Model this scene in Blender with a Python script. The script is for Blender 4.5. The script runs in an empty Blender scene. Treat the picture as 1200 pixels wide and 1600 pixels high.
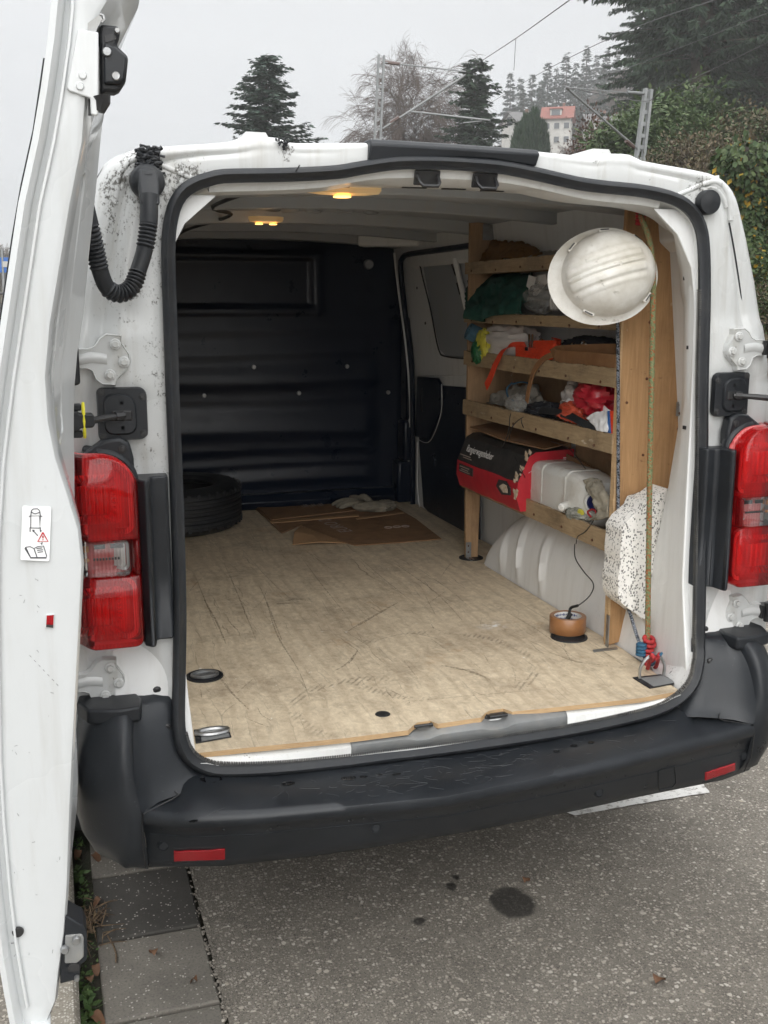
import bpy, bmesh, math, random
from mathutils import Vector, Matrix, noise
from math import sin, cos, pi, radians, sqrt, atan2

SC = bpy.context.scene
COL = SC.collection

# ------------------------------------------------------------------ camera
CAM = Vector((-0.898, -2.207, 1.58)); FPX = 1618.0
YAW, PITCH = radians(17.8), radians(11.56)
FWD = Vector((sin(YAW)*cos(PITCH), cos(YAW)*cos(PITCH), -sin(PITCH)))
RGT = Vector((cos(YAW), -sin(YAW), 0)); UPV = RGT.cross(FWD)
cd = bpy.data.cameras.new('camera'); cam = bpy.data.objects.new('camera', cd); COL.objects.link(cam)
cd.sensor_fit = 'VERTICAL'; cd.sensor_height = 36.0; cd.lens = FPX/1600.0*36.0
cd.clip_start = 0.02; cd.clip_end = 4000
M = Matrix((RGT, UPV, -FWD)).transposed().to_4x4(); M.translation = CAM
cam.matrix_world = M
SC.camera = cam

# ------------------------------------------------------------------ world: even overcast sky
W = bpy.data.worlds.new('World'); SC.world = W; W.use_nodes = True
nt = W.node_tree; nt.nodes.clear()
wo = nt.nodes.new('ShaderNodeOutputWorld'); bg = nt.nodes.new('ShaderNodeBackground')
tc = nt.nodes.new('ShaderNodeTexCoord'); sx = nt.nodes.new('ShaderNodeSeparateXYZ')
nt.links.new(tc.outputs['Generated'], sx.inputs[0])
ramp = nt.nodes.new('ShaderNodeValToRGB'); cr = ramp.color_ramp
cr.elements[0].position = 0.0; cr.elements[0].color = (.345, .362, .385, 1)
e = cr.elements.new(.05); e.color = (.37, .385, .405, 1)
e = cr.elements.new(.22); e.color = (.395, .407, .42, 1)
cr.elements[-1].position = 1.0; cr.elements[-1].color = (.60, .60, .60, 1)
nt.links.new(sx.outputs['Z'], ramp.inputs['Fac'])
# CIE overcast: the zenith is brighter than the horizon
mr = nt.nodes.new('ShaderNodeMapRange'); mr.interpolation_type = 'SMOOTHSTEP'
mr.inputs['From Min'].default_value = .18; mr.inputs['From Max'].default_value = 1.0
mr.inputs['To Min'].default_value = 1.0; mr.inputs['To Max'].default_value = 3.5
nt.links.new(sx.outputs['Z'], mr.inputs['Value'])
nz = nt.nodes.new('ShaderNodeTexNoise'); nz.inputs['Scale'].default_value = 2.2; nz.inputs['Detail'].default_value = 5
mp = nt.nodes.new('ShaderNodeMapping'); mp.inputs['Scale'].default_value = (1, 1, 2.6)
nt.links.new(tc.outputs['Generated'], mp.inputs[0]); nt.links.new(mp.outputs[0], nz.inputs['Vector'])
mn = nt.nodes.new('ShaderNodeMapRange'); mn.inputs['To Min'].default_value = .93; mn.inputs['To Max'].default_value = 1.05
mn.inputs['From Min'].default_value = .3; mn.inputs['From Max'].default_value = .7
nt.links.new(nz.outputs['Fac'], mn.inputs['Value'])
mu = nt.nodes.new('ShaderNodeMath'); mu.operation = 'MULTIPLY'
nt.links.new(mr.outputs[0], mu.inputs[0]); nt.links.new(mn.outputs[0], mu.inputs[1])
sky = nt.nodes.new('ShaderNodeTexSky'); sky.sky_type = 'NISHITA'; sky.sun_disc = False
SUN_EL, SUN_AZ = radians(27), radians(198)      # azimuth measured from +Y towards +X
sky.sun_elevation = SUN_EL; sky.sun_rotation = SUN_AZ
sh_ = nt.nodes.new('ShaderNodeHueSaturation'); sh_.inputs['Saturation'].default_value = .25; sh_.inputs['Value'].default_value = .09
nt.links.new(sky.outputs[0], sh_.inputs['Color'])
mx = nt.nodes.new('ShaderNodeMix'); mx.data_type = 'RGBA'; mx.inputs['Factor'].default_value = .12
nt.links.new(ramp.outputs[0], mx.inputs[6]); nt.links.new(sh_.outputs[0], mx.inputs[7])
nt.links.new(mx.outputs[2], bg.inputs['Color']); nt.links.new(mu.outputs[0], bg.inputs['Strength'])
nt.links.new(bg.outputs[0], wo.inputs['Surface'])

sd = bpy.data.lights.new('sun', 'SUN'); sun = bpy.data.objects.new('sun', sd); COL.objects.link(sun)
sd.energy = 1.5; sd.angle = radians(60); sd.color = (1, .985, .96)
sdir = Vector((sin(SUN_AZ)*cos(SUN_EL), cos(SUN_AZ)*cos(SUN_EL), sin(SUN_EL)))
sun.rotation_euler = sdir.to_track_quat('Z', 'Y').to_euler(); sun.location = (0, -5, 12)

vs = SC.view_settings; vs.view_transform = 'Standard'; vs.look = 'None'; vs.exposure = 0.7; vs.gamma = 1
vs.use_curve_mapping = False
SC.render.engine = 'CYCLES'
cy = SC.cycles; cy.use_denoising = True; cy.max_bounces = 10; cy.diffuse_bounces = 7; cy.glossy_bounces = 3
cy.transmission_bounces = 6; cy.transparent_max_bounces = 10; cy.volume_bounces = 2
cy.use_adaptive_sampling = True; cy.adaptive_threshold = .03; cy.caustics_reflective = False; cy.caustics_refractive = False
cy.sample_clamp_indirect = 6

# ------------------------------------------------------------------ helpers
def at(x, y, X=None, Y=None, Z=None):
    d = FWD + RGT*((x-600)/FPX) + UPV*((800-y)/FPX)
    t = (X-CAM.x)/d.x if X is not None else (Y-CAM.y)/d.y if Y is not None else (Z-CAM.z)/d.z
    return CAM + d*t

def V(*a): return Vector(a)
def lerp(a, b, t): return a + (b-a)*t
def interp(tab, x):
    if x <= tab[0][0]: return tab[0][1]
    for (a, b), (c, d) in zip(tab, tab[1:]):
        if x <= c: return b + (d-b)*(x-a)/(c-a)
    return tab[-1][1]
def resample(pts, n, closed=False):
    pts = [Vector(p) for p in pts]
    if closed: pts = pts+[pts[0]]
    L = [0]
    for a, b in zip(pts, pts[1:]): L.append(L[-1]+(b-a).length)
    out = []; k = 0; m = n if closed else n-1
    for i in range(n):
        s = L[-1]*i/m
        while k < len(L)-2 and L[k+1] < s: k += 1
        t = (s-L[k])/max(L[k+1]-L[k], 1e-9); out.append(pts[k].lerp(pts[k+1], min(max(t, 0), 1)))
    return out
def spline(pts, n, closed=False):
    """Catmull-Rom through the points, then even spacing"""
    pts = [Vector(p) for p in pts]; N = len(pts); out = []
    rng = range(N) if closed else range(N-1)
    for i in rng:
        if closed: p0, p1, p2, p3 = pts[i-1], pts[i], pts[(i+1) % N], pts[(i+2) % N]
        else: p0, p1, p2, p3 = pts[max(i-1, 0)], pts[i], pts[i+1], pts[min(i+2, N-1)]
        for k in range(10):
            t = k/10
            out.append(.5*((2*p1)+(p2-p0)*t+(2*p0-5*p1+4*p2-p3)*t*t+(3*p1-p0-3*p2+p3)*t**3))
    if not closed: out.append(pts[-1])
    return resample(out, n, closed)

class MB:
    def __init__(s): s.v = []; s.f = []; s.m = []
    def add(s, vs, fs, mi=0):
        o = len(s.v); s.v += [tuple(v) for v in vs]
        for f in fs: s.f.append(tuple(i+o for i in f)); s.m.append(mi)
        return s
    def box(s, c, d, R=None, mi=0):
        c = Vector(c); x, y, z = [k/2 for k in d]
        vs = [Vector((a*x, b*y, e*z)) for a in (-1, 1) for b in (-1, 1) for e in (-1, 1)]
        if R is not None: vs = [R @ v for v in vs]
        return s.add([c+v for v in vs], [(0, 1, 3, 2), (4, 6, 7, 5), (0, 4, 5, 1), (2, 3, 7, 6), (0, 2, 6, 4), (1, 5, 7, 3)], mi)
    def loft(s, rings, closed=True, caps=(True, True), mi=0, loop=False):
        n = len(rings[0]); vs = [p for r in rings for p in r]; fs = []
        R = len(rings)
        for i in range(R if loop else R-1):
            a, b = i*n, ((i+1) % R)*n
            for k in range(n if closed else n-1):
                k2 = (k+1) % n; fs.append((a+k, a+k2, b+k2, b+k))
        if closed and not loop:
            if caps[0]: fs.append(tuple(range(n-1, -1, -1)))
            if caps[1]: fs.append(tuple((R-1)*n+k for k in range(n)))
        return s.add(vs, fs, mi)
    def tube(s, pts, r, n=8, caps=True, closed=False, mi=0, flat=None, up=None):
        pts = [Vector(p) for p in pts]; N = len(pts)
        rr = r if isinstance(r, (list, tuple)) else [r]*N
        rings = []; prev = None
        for i, p in enumerate(pts):
            if closed: t = pts[(i+1) % N]-pts[i-1]
            else: t = pts[min(i+1, N-1)]-pts[max(i-1, 0)]
            if t.length < 1e-9: t = Vector((0, 0, 1))
            t.normalize()
            if prev is None:
                a = Vector(up) if up else (Vector((0, 0, 1)) if abs(t.z) < .9 else Vector((1, 0, 0)))
                u = (a-t*a.dot(t)).normalized()
            else:
                a = Vector(up) if up else prev
                u = (a-t*a.dot(t)).normalized()
            prev = u; w = t.cross(u)
            fx = flat or 1.0
            rings.append([p+(u*cos(2*pi*k/n)*fx+w*sin(2*pi*k/n))*rr[i] for k in range(n)])
        return s.loft(rings, True, (caps and not closed, caps and not closed), mi, closed)
    def prism(s, poly, vec, mi=0):
        vec = Vector(vec); a = [Vector(p) for p in poly]; b = [p+vec for p in a]
        return s.loft([a, b], True, (True, True), mi)
    def lathe(s, prof, o=(0, 0, 0), ax=(0, 0, 1), n=16, mi=0, loop=False):
        ax = Vector(ax).normalized(); o = Vector(o)
        a = Vector((0, 0, 1)) if abs(ax.z) < .9 else Vector((1, 0, 0))
        u = (a-ax*a.dot(ax)).normalized(); w = ax.cross(u)
        rings = [[o+ax*h+(u*cos(2*pi*k/n)+w*sin(2*pi*k/n))*r for k in range(n)] for r, h in prof]
        return s.loft(rings, True, (not loop, not loop), mi, loop)
    def grid(s, fn, nu, nv, mi=0):
        vs = [fn(i/(nu-1), j/(nv-1)) for i in range(nu) for j in range(nv)]
        fs = [(i*nv+j, (i+1)*nv+j, (i+1)*nv+j+1, i*nv+j+1) for i in range(nu-1) for j in range(nv-1)]
        return s.add(vs, fs, mi)
    def mesh(s, name, mats, smooth=35):
        me = bpy.data.meshes.new(name); me.from_pydata(s.v, [], s.f)
        for m in (mats if isinstance(mats, (list, tuple)) else [mats]): me.materials.append(MAT[m] if isinstance(m, str) else m)
        if any(s.m): me.polygons.foreach_set('material_index', s.m)
        bm = bmesh.new(); bm.from_mesh(me); bmesh.ops.recalc_face_normals(bm, faces=bm.faces); bm.to_mesh(me); bm.free()
        if smooth:
            me.polygons.foreach_set('use_smooth', [True]*len(me.polygons)); me.set_sharp_from_angle(angle=radians(smooth))
        me.update(); return me
    def build(s, name, mats, parent=None, smooth=35, bevel=0, seg=2, sub=0, solid=0):
        o = bpy.data.objects.new(name, s.mesh(name, mats, smooth)); link(o, parent)
        if solid:
            m = o.modifiers.new('s', 'SOLIDIFY'); m.thickness = solid; m.offset = 0
        if sub:
            m = o.modifiers.new('u', 'SUBSURF'); m.levels = sub; m.render_levels = sub
        if bevel:
            m = o.modifiers.new('b', 'BEVEL'); m.width = bevel; m.segments = seg; m.limit_method = 'ANGLE'; m.angle_limit = radians(40)
            m.harden_normals = False
        return o
def link(o, parent=None):
    COL.objects.link(o)
    if parent is not None:
        o.parent = parent
        if parent.type == 'EMPTY' and parent.parent is None: o.matrix_parent_inverse = Matrix.Translation(-parent.location)
    return o
def thing(name, loc, label, cat, group=None, kind=None):
    o = bpy.data.objects.new(name, None); COL.objects.link(o); o.location = loc; o.empty_display_size = .05
    return tag(o, label, cat, group, kind)
def tag(o, label=None, cat=None, group=None, kind=None):
    if label: o['label'] = label
    if cat: o['category'] = cat
    if group: o['group'] = group
    if kind: o['kind'] = kind
    return o
def copy_mesh(name, me, parent, mw):
    """another object sharing mesh data, placed by a world matrix"""
    o = bpy.data.objects.new(name, me); link(o, parent); o.matrix_basis = mw; return o

# ------------------------------------------------------------------ materials
MAT = {}
class G:
    """tiny node-graph writer"""
    def __init__(s, name):
        s.m = bpy.data.materials.new(name); s.m.use_nodes = True; s.t = s.m.node_tree
        s.b = s.t.nodes['Principled BSDF']; MAT[name] = s.m
        s.co = s.n('ShaderNodeTexCoord').outputs['Object']
    def n(s, t, **k):
        x = s.t.nodes.new(t)
        for a, b in k.items(): setattr(x, a, b)
        return x
    def l(s, a, b): s.t.links.new(a, b)
    def setv(s, sock, v):
        if hasattr(v, 'is_linked') or isinstance(v, bpy.types.NodeSocket): s.l(v, sock)
        else:
            if isinstance(v, tuple) and len(v) == 3 and sock.type == 'RGBA': v = v+(1,)
            sock.default_value = v
    def noise(s, scale=5, detail=4, rough=.55, co=None, dist=0, out='Fac'):
        x = s.n('ShaderNodeTexNoise'); x.inputs['Scale'].default_value = scale; x.inputs['Detail'].default_value = detail
        x.inputs['Roughness'].default_value = rough; x.inputs['Distortion'].default_value = dist
        s.l(co or s.co, x.inputs['Vector']); return x.outputs[out]
    def voro(s, scale=5, feature='F1', out='Distance', co=None, rnd=1):
        x = s.n('ShaderNodeTexVoronoi'); x.feature = feature; x.inputs['Scale'].default_value = scale; x.inputs['Randomness'].default_value = rnd
        s.l(co or s.co, x.inputs['Vector']); return x.outputs[out]
    def wave(s, scale, co=None, dist=0, dscale=1, bands='X', prof='SIN'):
        x = s.n('ShaderNodeTexWave'); x.inputs['Scale'].default_value = scale; x.bands_direction = bands; x.wave_profile = prof
        x.inputs['Distortion'].default_value = dist; x.inputs['Detail Scale'].default_value = dscale
        s.l(co or s.co, x.inputs['Vector']); return x.outputs['Fac']
    def mapco(s, scale=(1, 1, 1), rot=(0, 0, 0), loc=(0, 0, 0), co=None):
        x = s.n('ShaderNodeMapping'); x.inputs['Scale'].default_value = scale; x.inputs['Rotation'].default_value = rot; x.inputs['Location'].default_value = loc
        s.l(co or s.co, x.inputs[0]); return x.outputs[0]
    def rng(s, v, a, b, c=0., d=1., smooth=False):
        x = s.n('ShaderNodeMapRange')
        if smooth: x.interpolation_type = 'SMOOTHSTEP'
        s.setv(x.inputs['Value'], v)
        for k, q in zip(('From Min', 'From Max', 'To Min', 'To Max'), (a, b, c, d)): x.inputs[k].default_value = q
        return x.outputs[0]
    def math(s, op, a, b=0.0):
        x = s.n('ShaderNodeMath', operation=op); s.setv(x.inputs[0], a); s.setv(x.inputs[1], b); return x.outputs[0]
    def mix(s, f, a, b, mode='MIX'):
        x = s.n('ShaderNodeMix'); x.data_type = 'RGBA'; x.blend_type = mode
        s.setv(x.inputs[0], f); s.setv(x.inputs[6], a); s.setv(x.inputs[7], b); return x.outputs[2]
    def near(s, p, r0, r1):
        """1 inside r0 of point p, 0 outside r1"""
        x = s.n('ShaderNodeVectorMath', operation='DISTANCE'); s.l(s.co, x.inputs[0]); x.inputs[1].default_value = p
        return s.rng(x.outputs['Value'], r0, r1, 1., 0., True)
    def sep(s, ax, co=None):
        x = s.n('ShaderNodeSeparateXYZ'); s.l(co or s.co, x.inputs[0]); return x.outputs[ax]
    def bump(s, h, strength=.3, dist=.01):
        x = s.n('ShaderNodeBump'); x.inputs['Strength'].default_value = strength; x.inputs['Distance'].default_value = dist
        s.l(h, x.inputs['Height']); s.l(x.outputs[0], s.b.inputs['Normal']); return s
    def rand(s):
        return s.n('ShaderNodeObjectInfo').outputs['Random']
    def out(s, col=None, rough=None, metal=None, spec=None, coat=None, trans=None, emit=None, es=0, alpha=None, sub=None):
        I = s.b.inputs
        if col is not None: s.setv(I['Base Color'], col)
        if rough is not None: s.setv(I['Roughness'], rough)
        if metal is not None: s.setv(I['Metallic'], metal)
        if spec is not None: s.setv(I['Specular IOR Level'], spec)
        if coat is not None: I['Coat Weight'].default_value = coat; I['Coat Roughness'].default_value = .08
        if trans is not None: I['Transmission Weight'].default_value = trans
        if emit is not None: s.setv(I['Emission Color'], emit); I['Emission Strength'].default_value = es
        if alpha is not None: s.setv(I['Alpha'], alpha)
        if sub is not None: I['Subsurface Weight'].default_value = sub; I['Subsurface Radius'].default_value = (.02, .02, .02)
        return s.m

def simple(name, c, c2=None, scale=8, rough=.6, metal=0, bump=0, bscale=60, coat=None, spec=None, dist=.004, lo=.35, hi=.65):
    g = G(name); col = c
    if c2: col = g.mix(g.rng(g.noise(scale, 5, .6), lo, hi), c, c2)
    if bump: g.bump(g.noise(bscale, 4, .6), bump, dist)
    return g.out(col, rough, metal, spec, coat)

# white paint with specks, streaks and growths of grime with a shape of their own
def paint(name, base, speck=.0, spots=(), rough=.28, coat=.5, haze=.25):
    g = G(name)
    big = g.noise(2.3, 4, .6); col = g.mix(g.rng(big, .35, .75, 0, haze), base, tuple(k*.80 for k in base))
    st = g.noise(7, 5, .62, g.mapco((4.5, 4.5, .35)))                 # vertical run marks
    col = g.mix(g.rng(st, .50, .78, 0, .16+haze*.7), col, (.36, .34, .29))
    fine = g.noise(150, 4, .75, g.mapco((1, 1, .7))); mask = None
    for p, r0, r1, k in spots:
        m = g.math('MULTIPLY', g.near(p, r0, r1), k); mask = m if mask is None else g.math('MAXIMUM', mask, m)
    if mask is not None:
        th = g.math('ADD', fine, g.math('MULTIPLY', mask, .17))
        lowf = g.noise(24, 4, .7); th = g.math('ADD', th, g.rng(lowf, .3, .7, -.12, .12))
        f = g.math('MULTIPLY', g.rng(th, .67, .79, 0, .92), g.rng(mask, 0.02, .2))
        col = g.mix(f, col, g.mix(g.noise(40, 3, .6), (.020, .019, .016), (.085, .075, .055)))
    if speck:
        f2 = g.rng(g.noise(55, 3, .6), .74, .78, 0, speck); col = g.mix(f2, col, (.06, .055, .045))
    g.bump(g.noise(260, 2, .5), .03, .001)
    return g.out(col, g.rng(big, .3, .7, rough-.05, rough+.12), coat=coat)
WHITE = (.63, .64, .632)
paint('body_paint', WHITE, .8, [(( -.70, .08, 1.83), .03, .13, 1.15), ((-.655, .07, 1.72), .01, .10, .85), ((-.70, .05, 1.66), .05, .22, .55), ((-.66, .07, 1.60), .02, .09, .8), ((-.685, .07, 1.42), .02, .16, .5),
      ((-.675, .06, 1.25), .02, .10, .5), ((-.665, .06, 1.50), .01, .12, .6), ((-.745, .07, 1.74), .005, .06, 1.0), ((-.70, .04, 1.53), .005, .05, .9), ((-.60, .07, 1.83), .02, .07, 1.15), ((-.755, .07, 1.80), .01, .09, 1.15),
      ((.66, .07, 1.845), .01, .07, 1.1), ((.70, .07, 1.86), .005, .035, .9), ((-.385, .08, 1.90), .0, .028, 1.4), ((-.387, .08, 1.875), .0, .02, 1.0), ((.365, .08, 1.90), .0, .02, 1.2)], haze=.5)
paint('door_paint', (.62, .64, .645), .35, [], rough=.24, haze=.2, coat=.6)
paint('inner_paint', (.77, .775, .765), .3, [((.66, .3, .66), .05, .4, .15)], rough=.45, coat=.1, haze=.12)
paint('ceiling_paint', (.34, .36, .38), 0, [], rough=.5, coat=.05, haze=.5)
paint('jamb_paint', (.74, .745, .73), .25, [((.62, .0, .62), .05, .3, .25), ((-.6, .0, .6), .05, .3, .2)], rough=.4, coat=.2)
def plastic(name, c, rough=.5, scr=.25, dust=0):
    g = G(name); n1 = g.noise(6, 5, .65)
    sc1 = g.noise(90, 3, .7, g.mapco((.35, 2.2, 1.0), (0, 0, .6)))
    col = g.mix(g.rng(n1, .3, .75), c, tuple(k*1.7+.004 for k in c))
    col = g.mix(g.rng(sc1, .66, .78, 0, scr), col, (.16, .165, .17))
    if dust: col = g.mix(g.rng(g.noise(14, 6, .7), .45, .75, 0, dust), col, (.30, .28, .24))
    g.bump(g.noise(420, 2, .5), .12, .0012)
    return g.out(col, g.rng(n1, .3, .7, rough-.1, rough+.12), spec=.4)
plastic('black_plastic', (.012, .013, .015), .46, .22)
plastic('bumper_plastic', (.0115, .0137, .0168), .36, .40)
plastic('trim_plastic', (.0105, .0122, .0148), .44, .10)
plastic('rubber', (.0125, .0142, .0168), .48, .12, .05)
plastic('dusty_rubber', (.045, .046, .046), .65, .2, .45)
plastic('sill_plastic', (.15, .155, .155), .6, .3, .45)
def bulk():
    g = G('bulkhead_paint'); n1 = g.noise(3, 4, .6); n2 = g.noise(40, 5, .7)
    col = g.mix(n1, (.004, .008, .018), (.007, .012, .025))
    return g.out(col, g.rng(g.noise(9, 5, .7), .3, .7, .26, .36), spec=.32)
bulk()
simple('steel', (.55, .56, .57), (.35, .35, .34), 20, .35, 1, .1, 200)
simple('zinc', (.42, .43, .44), (.30, .30, .29), 30, .45, .9, .15, 150)
simple('bright_chrome', (.75, .76, .78), None, 1, .15, 1)
simple('black_metal', (.02, .02, .022), (.05, .05, .05), 20, .4, .3)
simple('rust', (.16, .06, .03), (.09, .04, .02), 30, .8, .2, .3, 90)
def lens(name, c, k, dc=None):
    """thin moulded cover: tinted see-through with a glossy face"""
    g = G(name); t = g.t; t.nodes.remove(g.b); tr = g.n('ShaderNodeBsdfTransparent'); tr.inputs[0].default_value = c+(1,)
    gl = g.n('ShaderNodeBsdfGlossy'); gl.inputs['Roughness'].default_value = .07; df = g.n('ShaderNodeBsdfDiffuse'); df.inputs[0].default_value = (dc or c)+(1,)
    fr = g.n('ShaderNodeFresnel'); fr.inputs[0].default_value = 1.5; m1 = g.n('ShaderNodeMixShader'); m1.inputs[0].default_value = k; g.l(tr.outputs[0], m1.inputs[1]); g.l(df.outputs[0], m1.inputs[2])
    m2 = g.n('ShaderNodeMixShader'); g.l(fr.outputs[0], m2.inputs[0]); g.l(m1.outputs[0], m2.inputs[1]); g.l(gl.outputs[0], m2.inputs[2])
    o = [x for x in t.nodes if x.type == 'OUTPUT_MATERIAL'][0]; g.l(m2.outputs[0], o.inputs[0])
lens('red_lens', (.98, .24, .25), .13, (.80, .012, .018)); lens('clear_lens', (.97, .97, .965), .02)
def refl(name, c1, c2, sc=60, metal=.3, bump=.5):
    g = G(name); w = g.wave(sc, g.co, 0, 1, 'X'); n1 = g.noise(30, 3, .6)
    if bump: g.bump(w, bump, .004)
    return g.out(g.mix(g.rng(g.math('MULTIPLY', w, n1), .05, .5), c1, c2), .2, metal, coat=.4)
refl('red_reflector', (.80, .22, .20), (1.0, .50, .46), 60, .0, .5)
refl('dark_red_reflector', (.62, .10, .10), (.75, .16, .16), 40, .0, .4)
refl('silver_reflector', (.72, .70, .68), (.86, .84, .82), 50, .05, .1)
refl('amber_reflector', (.55, .26, .10), (.85, .50, .25), 70)
refl('bumper_reflector', (.36, .006, .014), (.60, .015, .025), 160)
def ply(name, c1, c2, dark, sc=(1.2, 14, 14), rough=.75, dirt=.5, edge=False):
    g = G(name); grain = g.noise(6, 6, .65, g.mapco(sc), 1.2)
    col = g.mix(g.rng(grain, .3, .7), c1, c2)
    col = g.mix(g.rng(g.noise(5, 6, .7), .5, .78, 0, dirt), col, dark)
    col = g.mix(g.rng(g.noise(70, 4, .7, g.mapco((.4, 1, 1))), .66, .74, 0, .6), col, dark)
    col = g.mix(g.rng(g.noise(38, 3, .6, g.mapco((1, .3, 1))), .70, .76, 0, .5), col, (.78, .70, .55))
    g.bump(grain, .2, .003)
    return g.out(col, rough, spec=.25)
ply('shelf_ply', (.42, .27, .15), (.30, .185, .10), (.09, .06, .038), (14, 1.2, 1.2), dirt=.55)
ply('panel_ply', (.50, .30, .145), (.36, .205, .095), (.13, .07, .035), (14, 14, .9), dirt=.4)
ply('lip_ply', (.42, .31, .185), (.27, .19, .11), (.06, .045, .032), (12, 1.6, 14), dirt=.85)
ply('edge_ply', (.60, .42, .24), (.45, .29, .15), (.16, .10, .06), (2, 2, 60), dirt=.4)
def floorply():
    g = G('floor_ply')
    fine = g.noise(34, 8, .78, g.mapco((1.5, 1, 1), (0, 0, .25)), .5)
    col = g.mix(g.rng(fine, .3, .68), (.80, .685, .505), (.53, .43, .30))
    col = g.mix(g.rng(g.noise(2.2, 6, .68), .47, .74, 0, .55), col, (.42, .33, .23))
    # scuffs running mostly front to back, and dark smears
    wv = g.n('ShaderNodeVectorMath', operation='ADD'); w2 = g.n('ShaderNodeVectorMath', operation='SCALE'); w2.inputs['Scale'].default_value = .10; g.l(g.noise(2.2, 4, .6, out='Color'), w2.inputs[0]); g.l(g.co, wv.inputs[0]); g.l(w2.outputs[0], wv.inputs[1]); wv = wv.outputs[0]
    for rot, sc, lo, hi, k in ((.42, (55, 1.6, 1), .60, .70, .62), (.30, (150, 1.3, 1), .60, .67, .60), (.75, (120, 2.2, 1), .61, .69, .55), (-.4, (80, 3.0, 1), .62, .71, .5), (1.25, (70, 3.2, 1), .63, .72, .5), (.1, (26, 3.0, 1), .58, .74, .40)):
        s1 = g.noise(1.0, 6, .68, g.mapco(sc, (0, 0, rot), co=wv)); reg = g.rng(g.noise(3.3, 4, .65, g.mapco(loc=(rot*9, 2, 0))), .42, .60)
        col = g.mix(g.math('MULTIPLY', g.rng(s1, lo, hi), g.math('MULTIPLY', reg, k)), col, (.10, .08, .058))
    # flowing veneer figure
    fig = g.wave(5.5, g.mapco((1, .16, 1), (0, 0, .12), co=wv), 6.0, 1.4, 'X'); col = g.mix(g.rng(fig, .55, .95, 0, .22), col, (.36, .27, .175))
    bl = g.rng(g.noise(5, 9, .82), .49, .72, 0, .60); col = g.mix(bl, col, (.15, .11, .075))
    col = g.mix(g.rng(g.noise(120, 3, .7), .70, .76, 0, .6), col, (.09, .06, .04))
    col = g.mix(g.rng(g.noise(3.7, 5, .7, g.mapco(loc=(5, 3, 1))), .60, .74, 0, .55), col, (.42, .22, .08))
    col = g.mix(g.rng(g.noise(60, 2, .5, g.mapco(loc=(2, 7, 1))), .76, .79, 0, .8), col, (.85, .84, .80))
    # tyre print arcs, dotted
    for (cx, cy_), r in (((-.18, .10), .20), ((.08, .35), .27)):
        d = g.n('ShaderNodeVectorMath', operation='DISTANCE'); g.l(g.co, d.inputs[0]); d.inputs[1].default_value = (cx, cy_, .592)
        ring = g.math('MULTIPLY', g.rng(d.outputs['Value'], r-.02, r-.012), g.rng(d.outputs['Value'], r+.012, r+.02, 1, 0))
        pat = g.math('MULTIPLY', g.rng(g.wave(21, g.mapco(rot=(0, 0, .7)), 1.5, 6, 'X'), .50, .75), g.rng(g.noise(45, 3, .6), .38, .55))
        sec = g.rng(g.noise(4.2, 2, .5, g.mapco(loc=(cx*7, 1, 0))), .48, .58)
        col = g.mix(g.math('MULTIPLY', g.math('MULTIPLY', ring, pat), g.math('MULTIPLY', sec, .42)), col, (.10, .085, .065))
    wh = g.rng(g.noise(30, 4, .7), .45, .6); col = g.mix(g.math('MULTIPLY', g.near((.36, .62, .592), .01, .06), wh), col, (.80, .79, .76))
    g.bump(fine, .25, .003)
    return g.out(col, g.rng(bl, 0, .7, .62, .5), spec=.3)
floorply()
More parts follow.
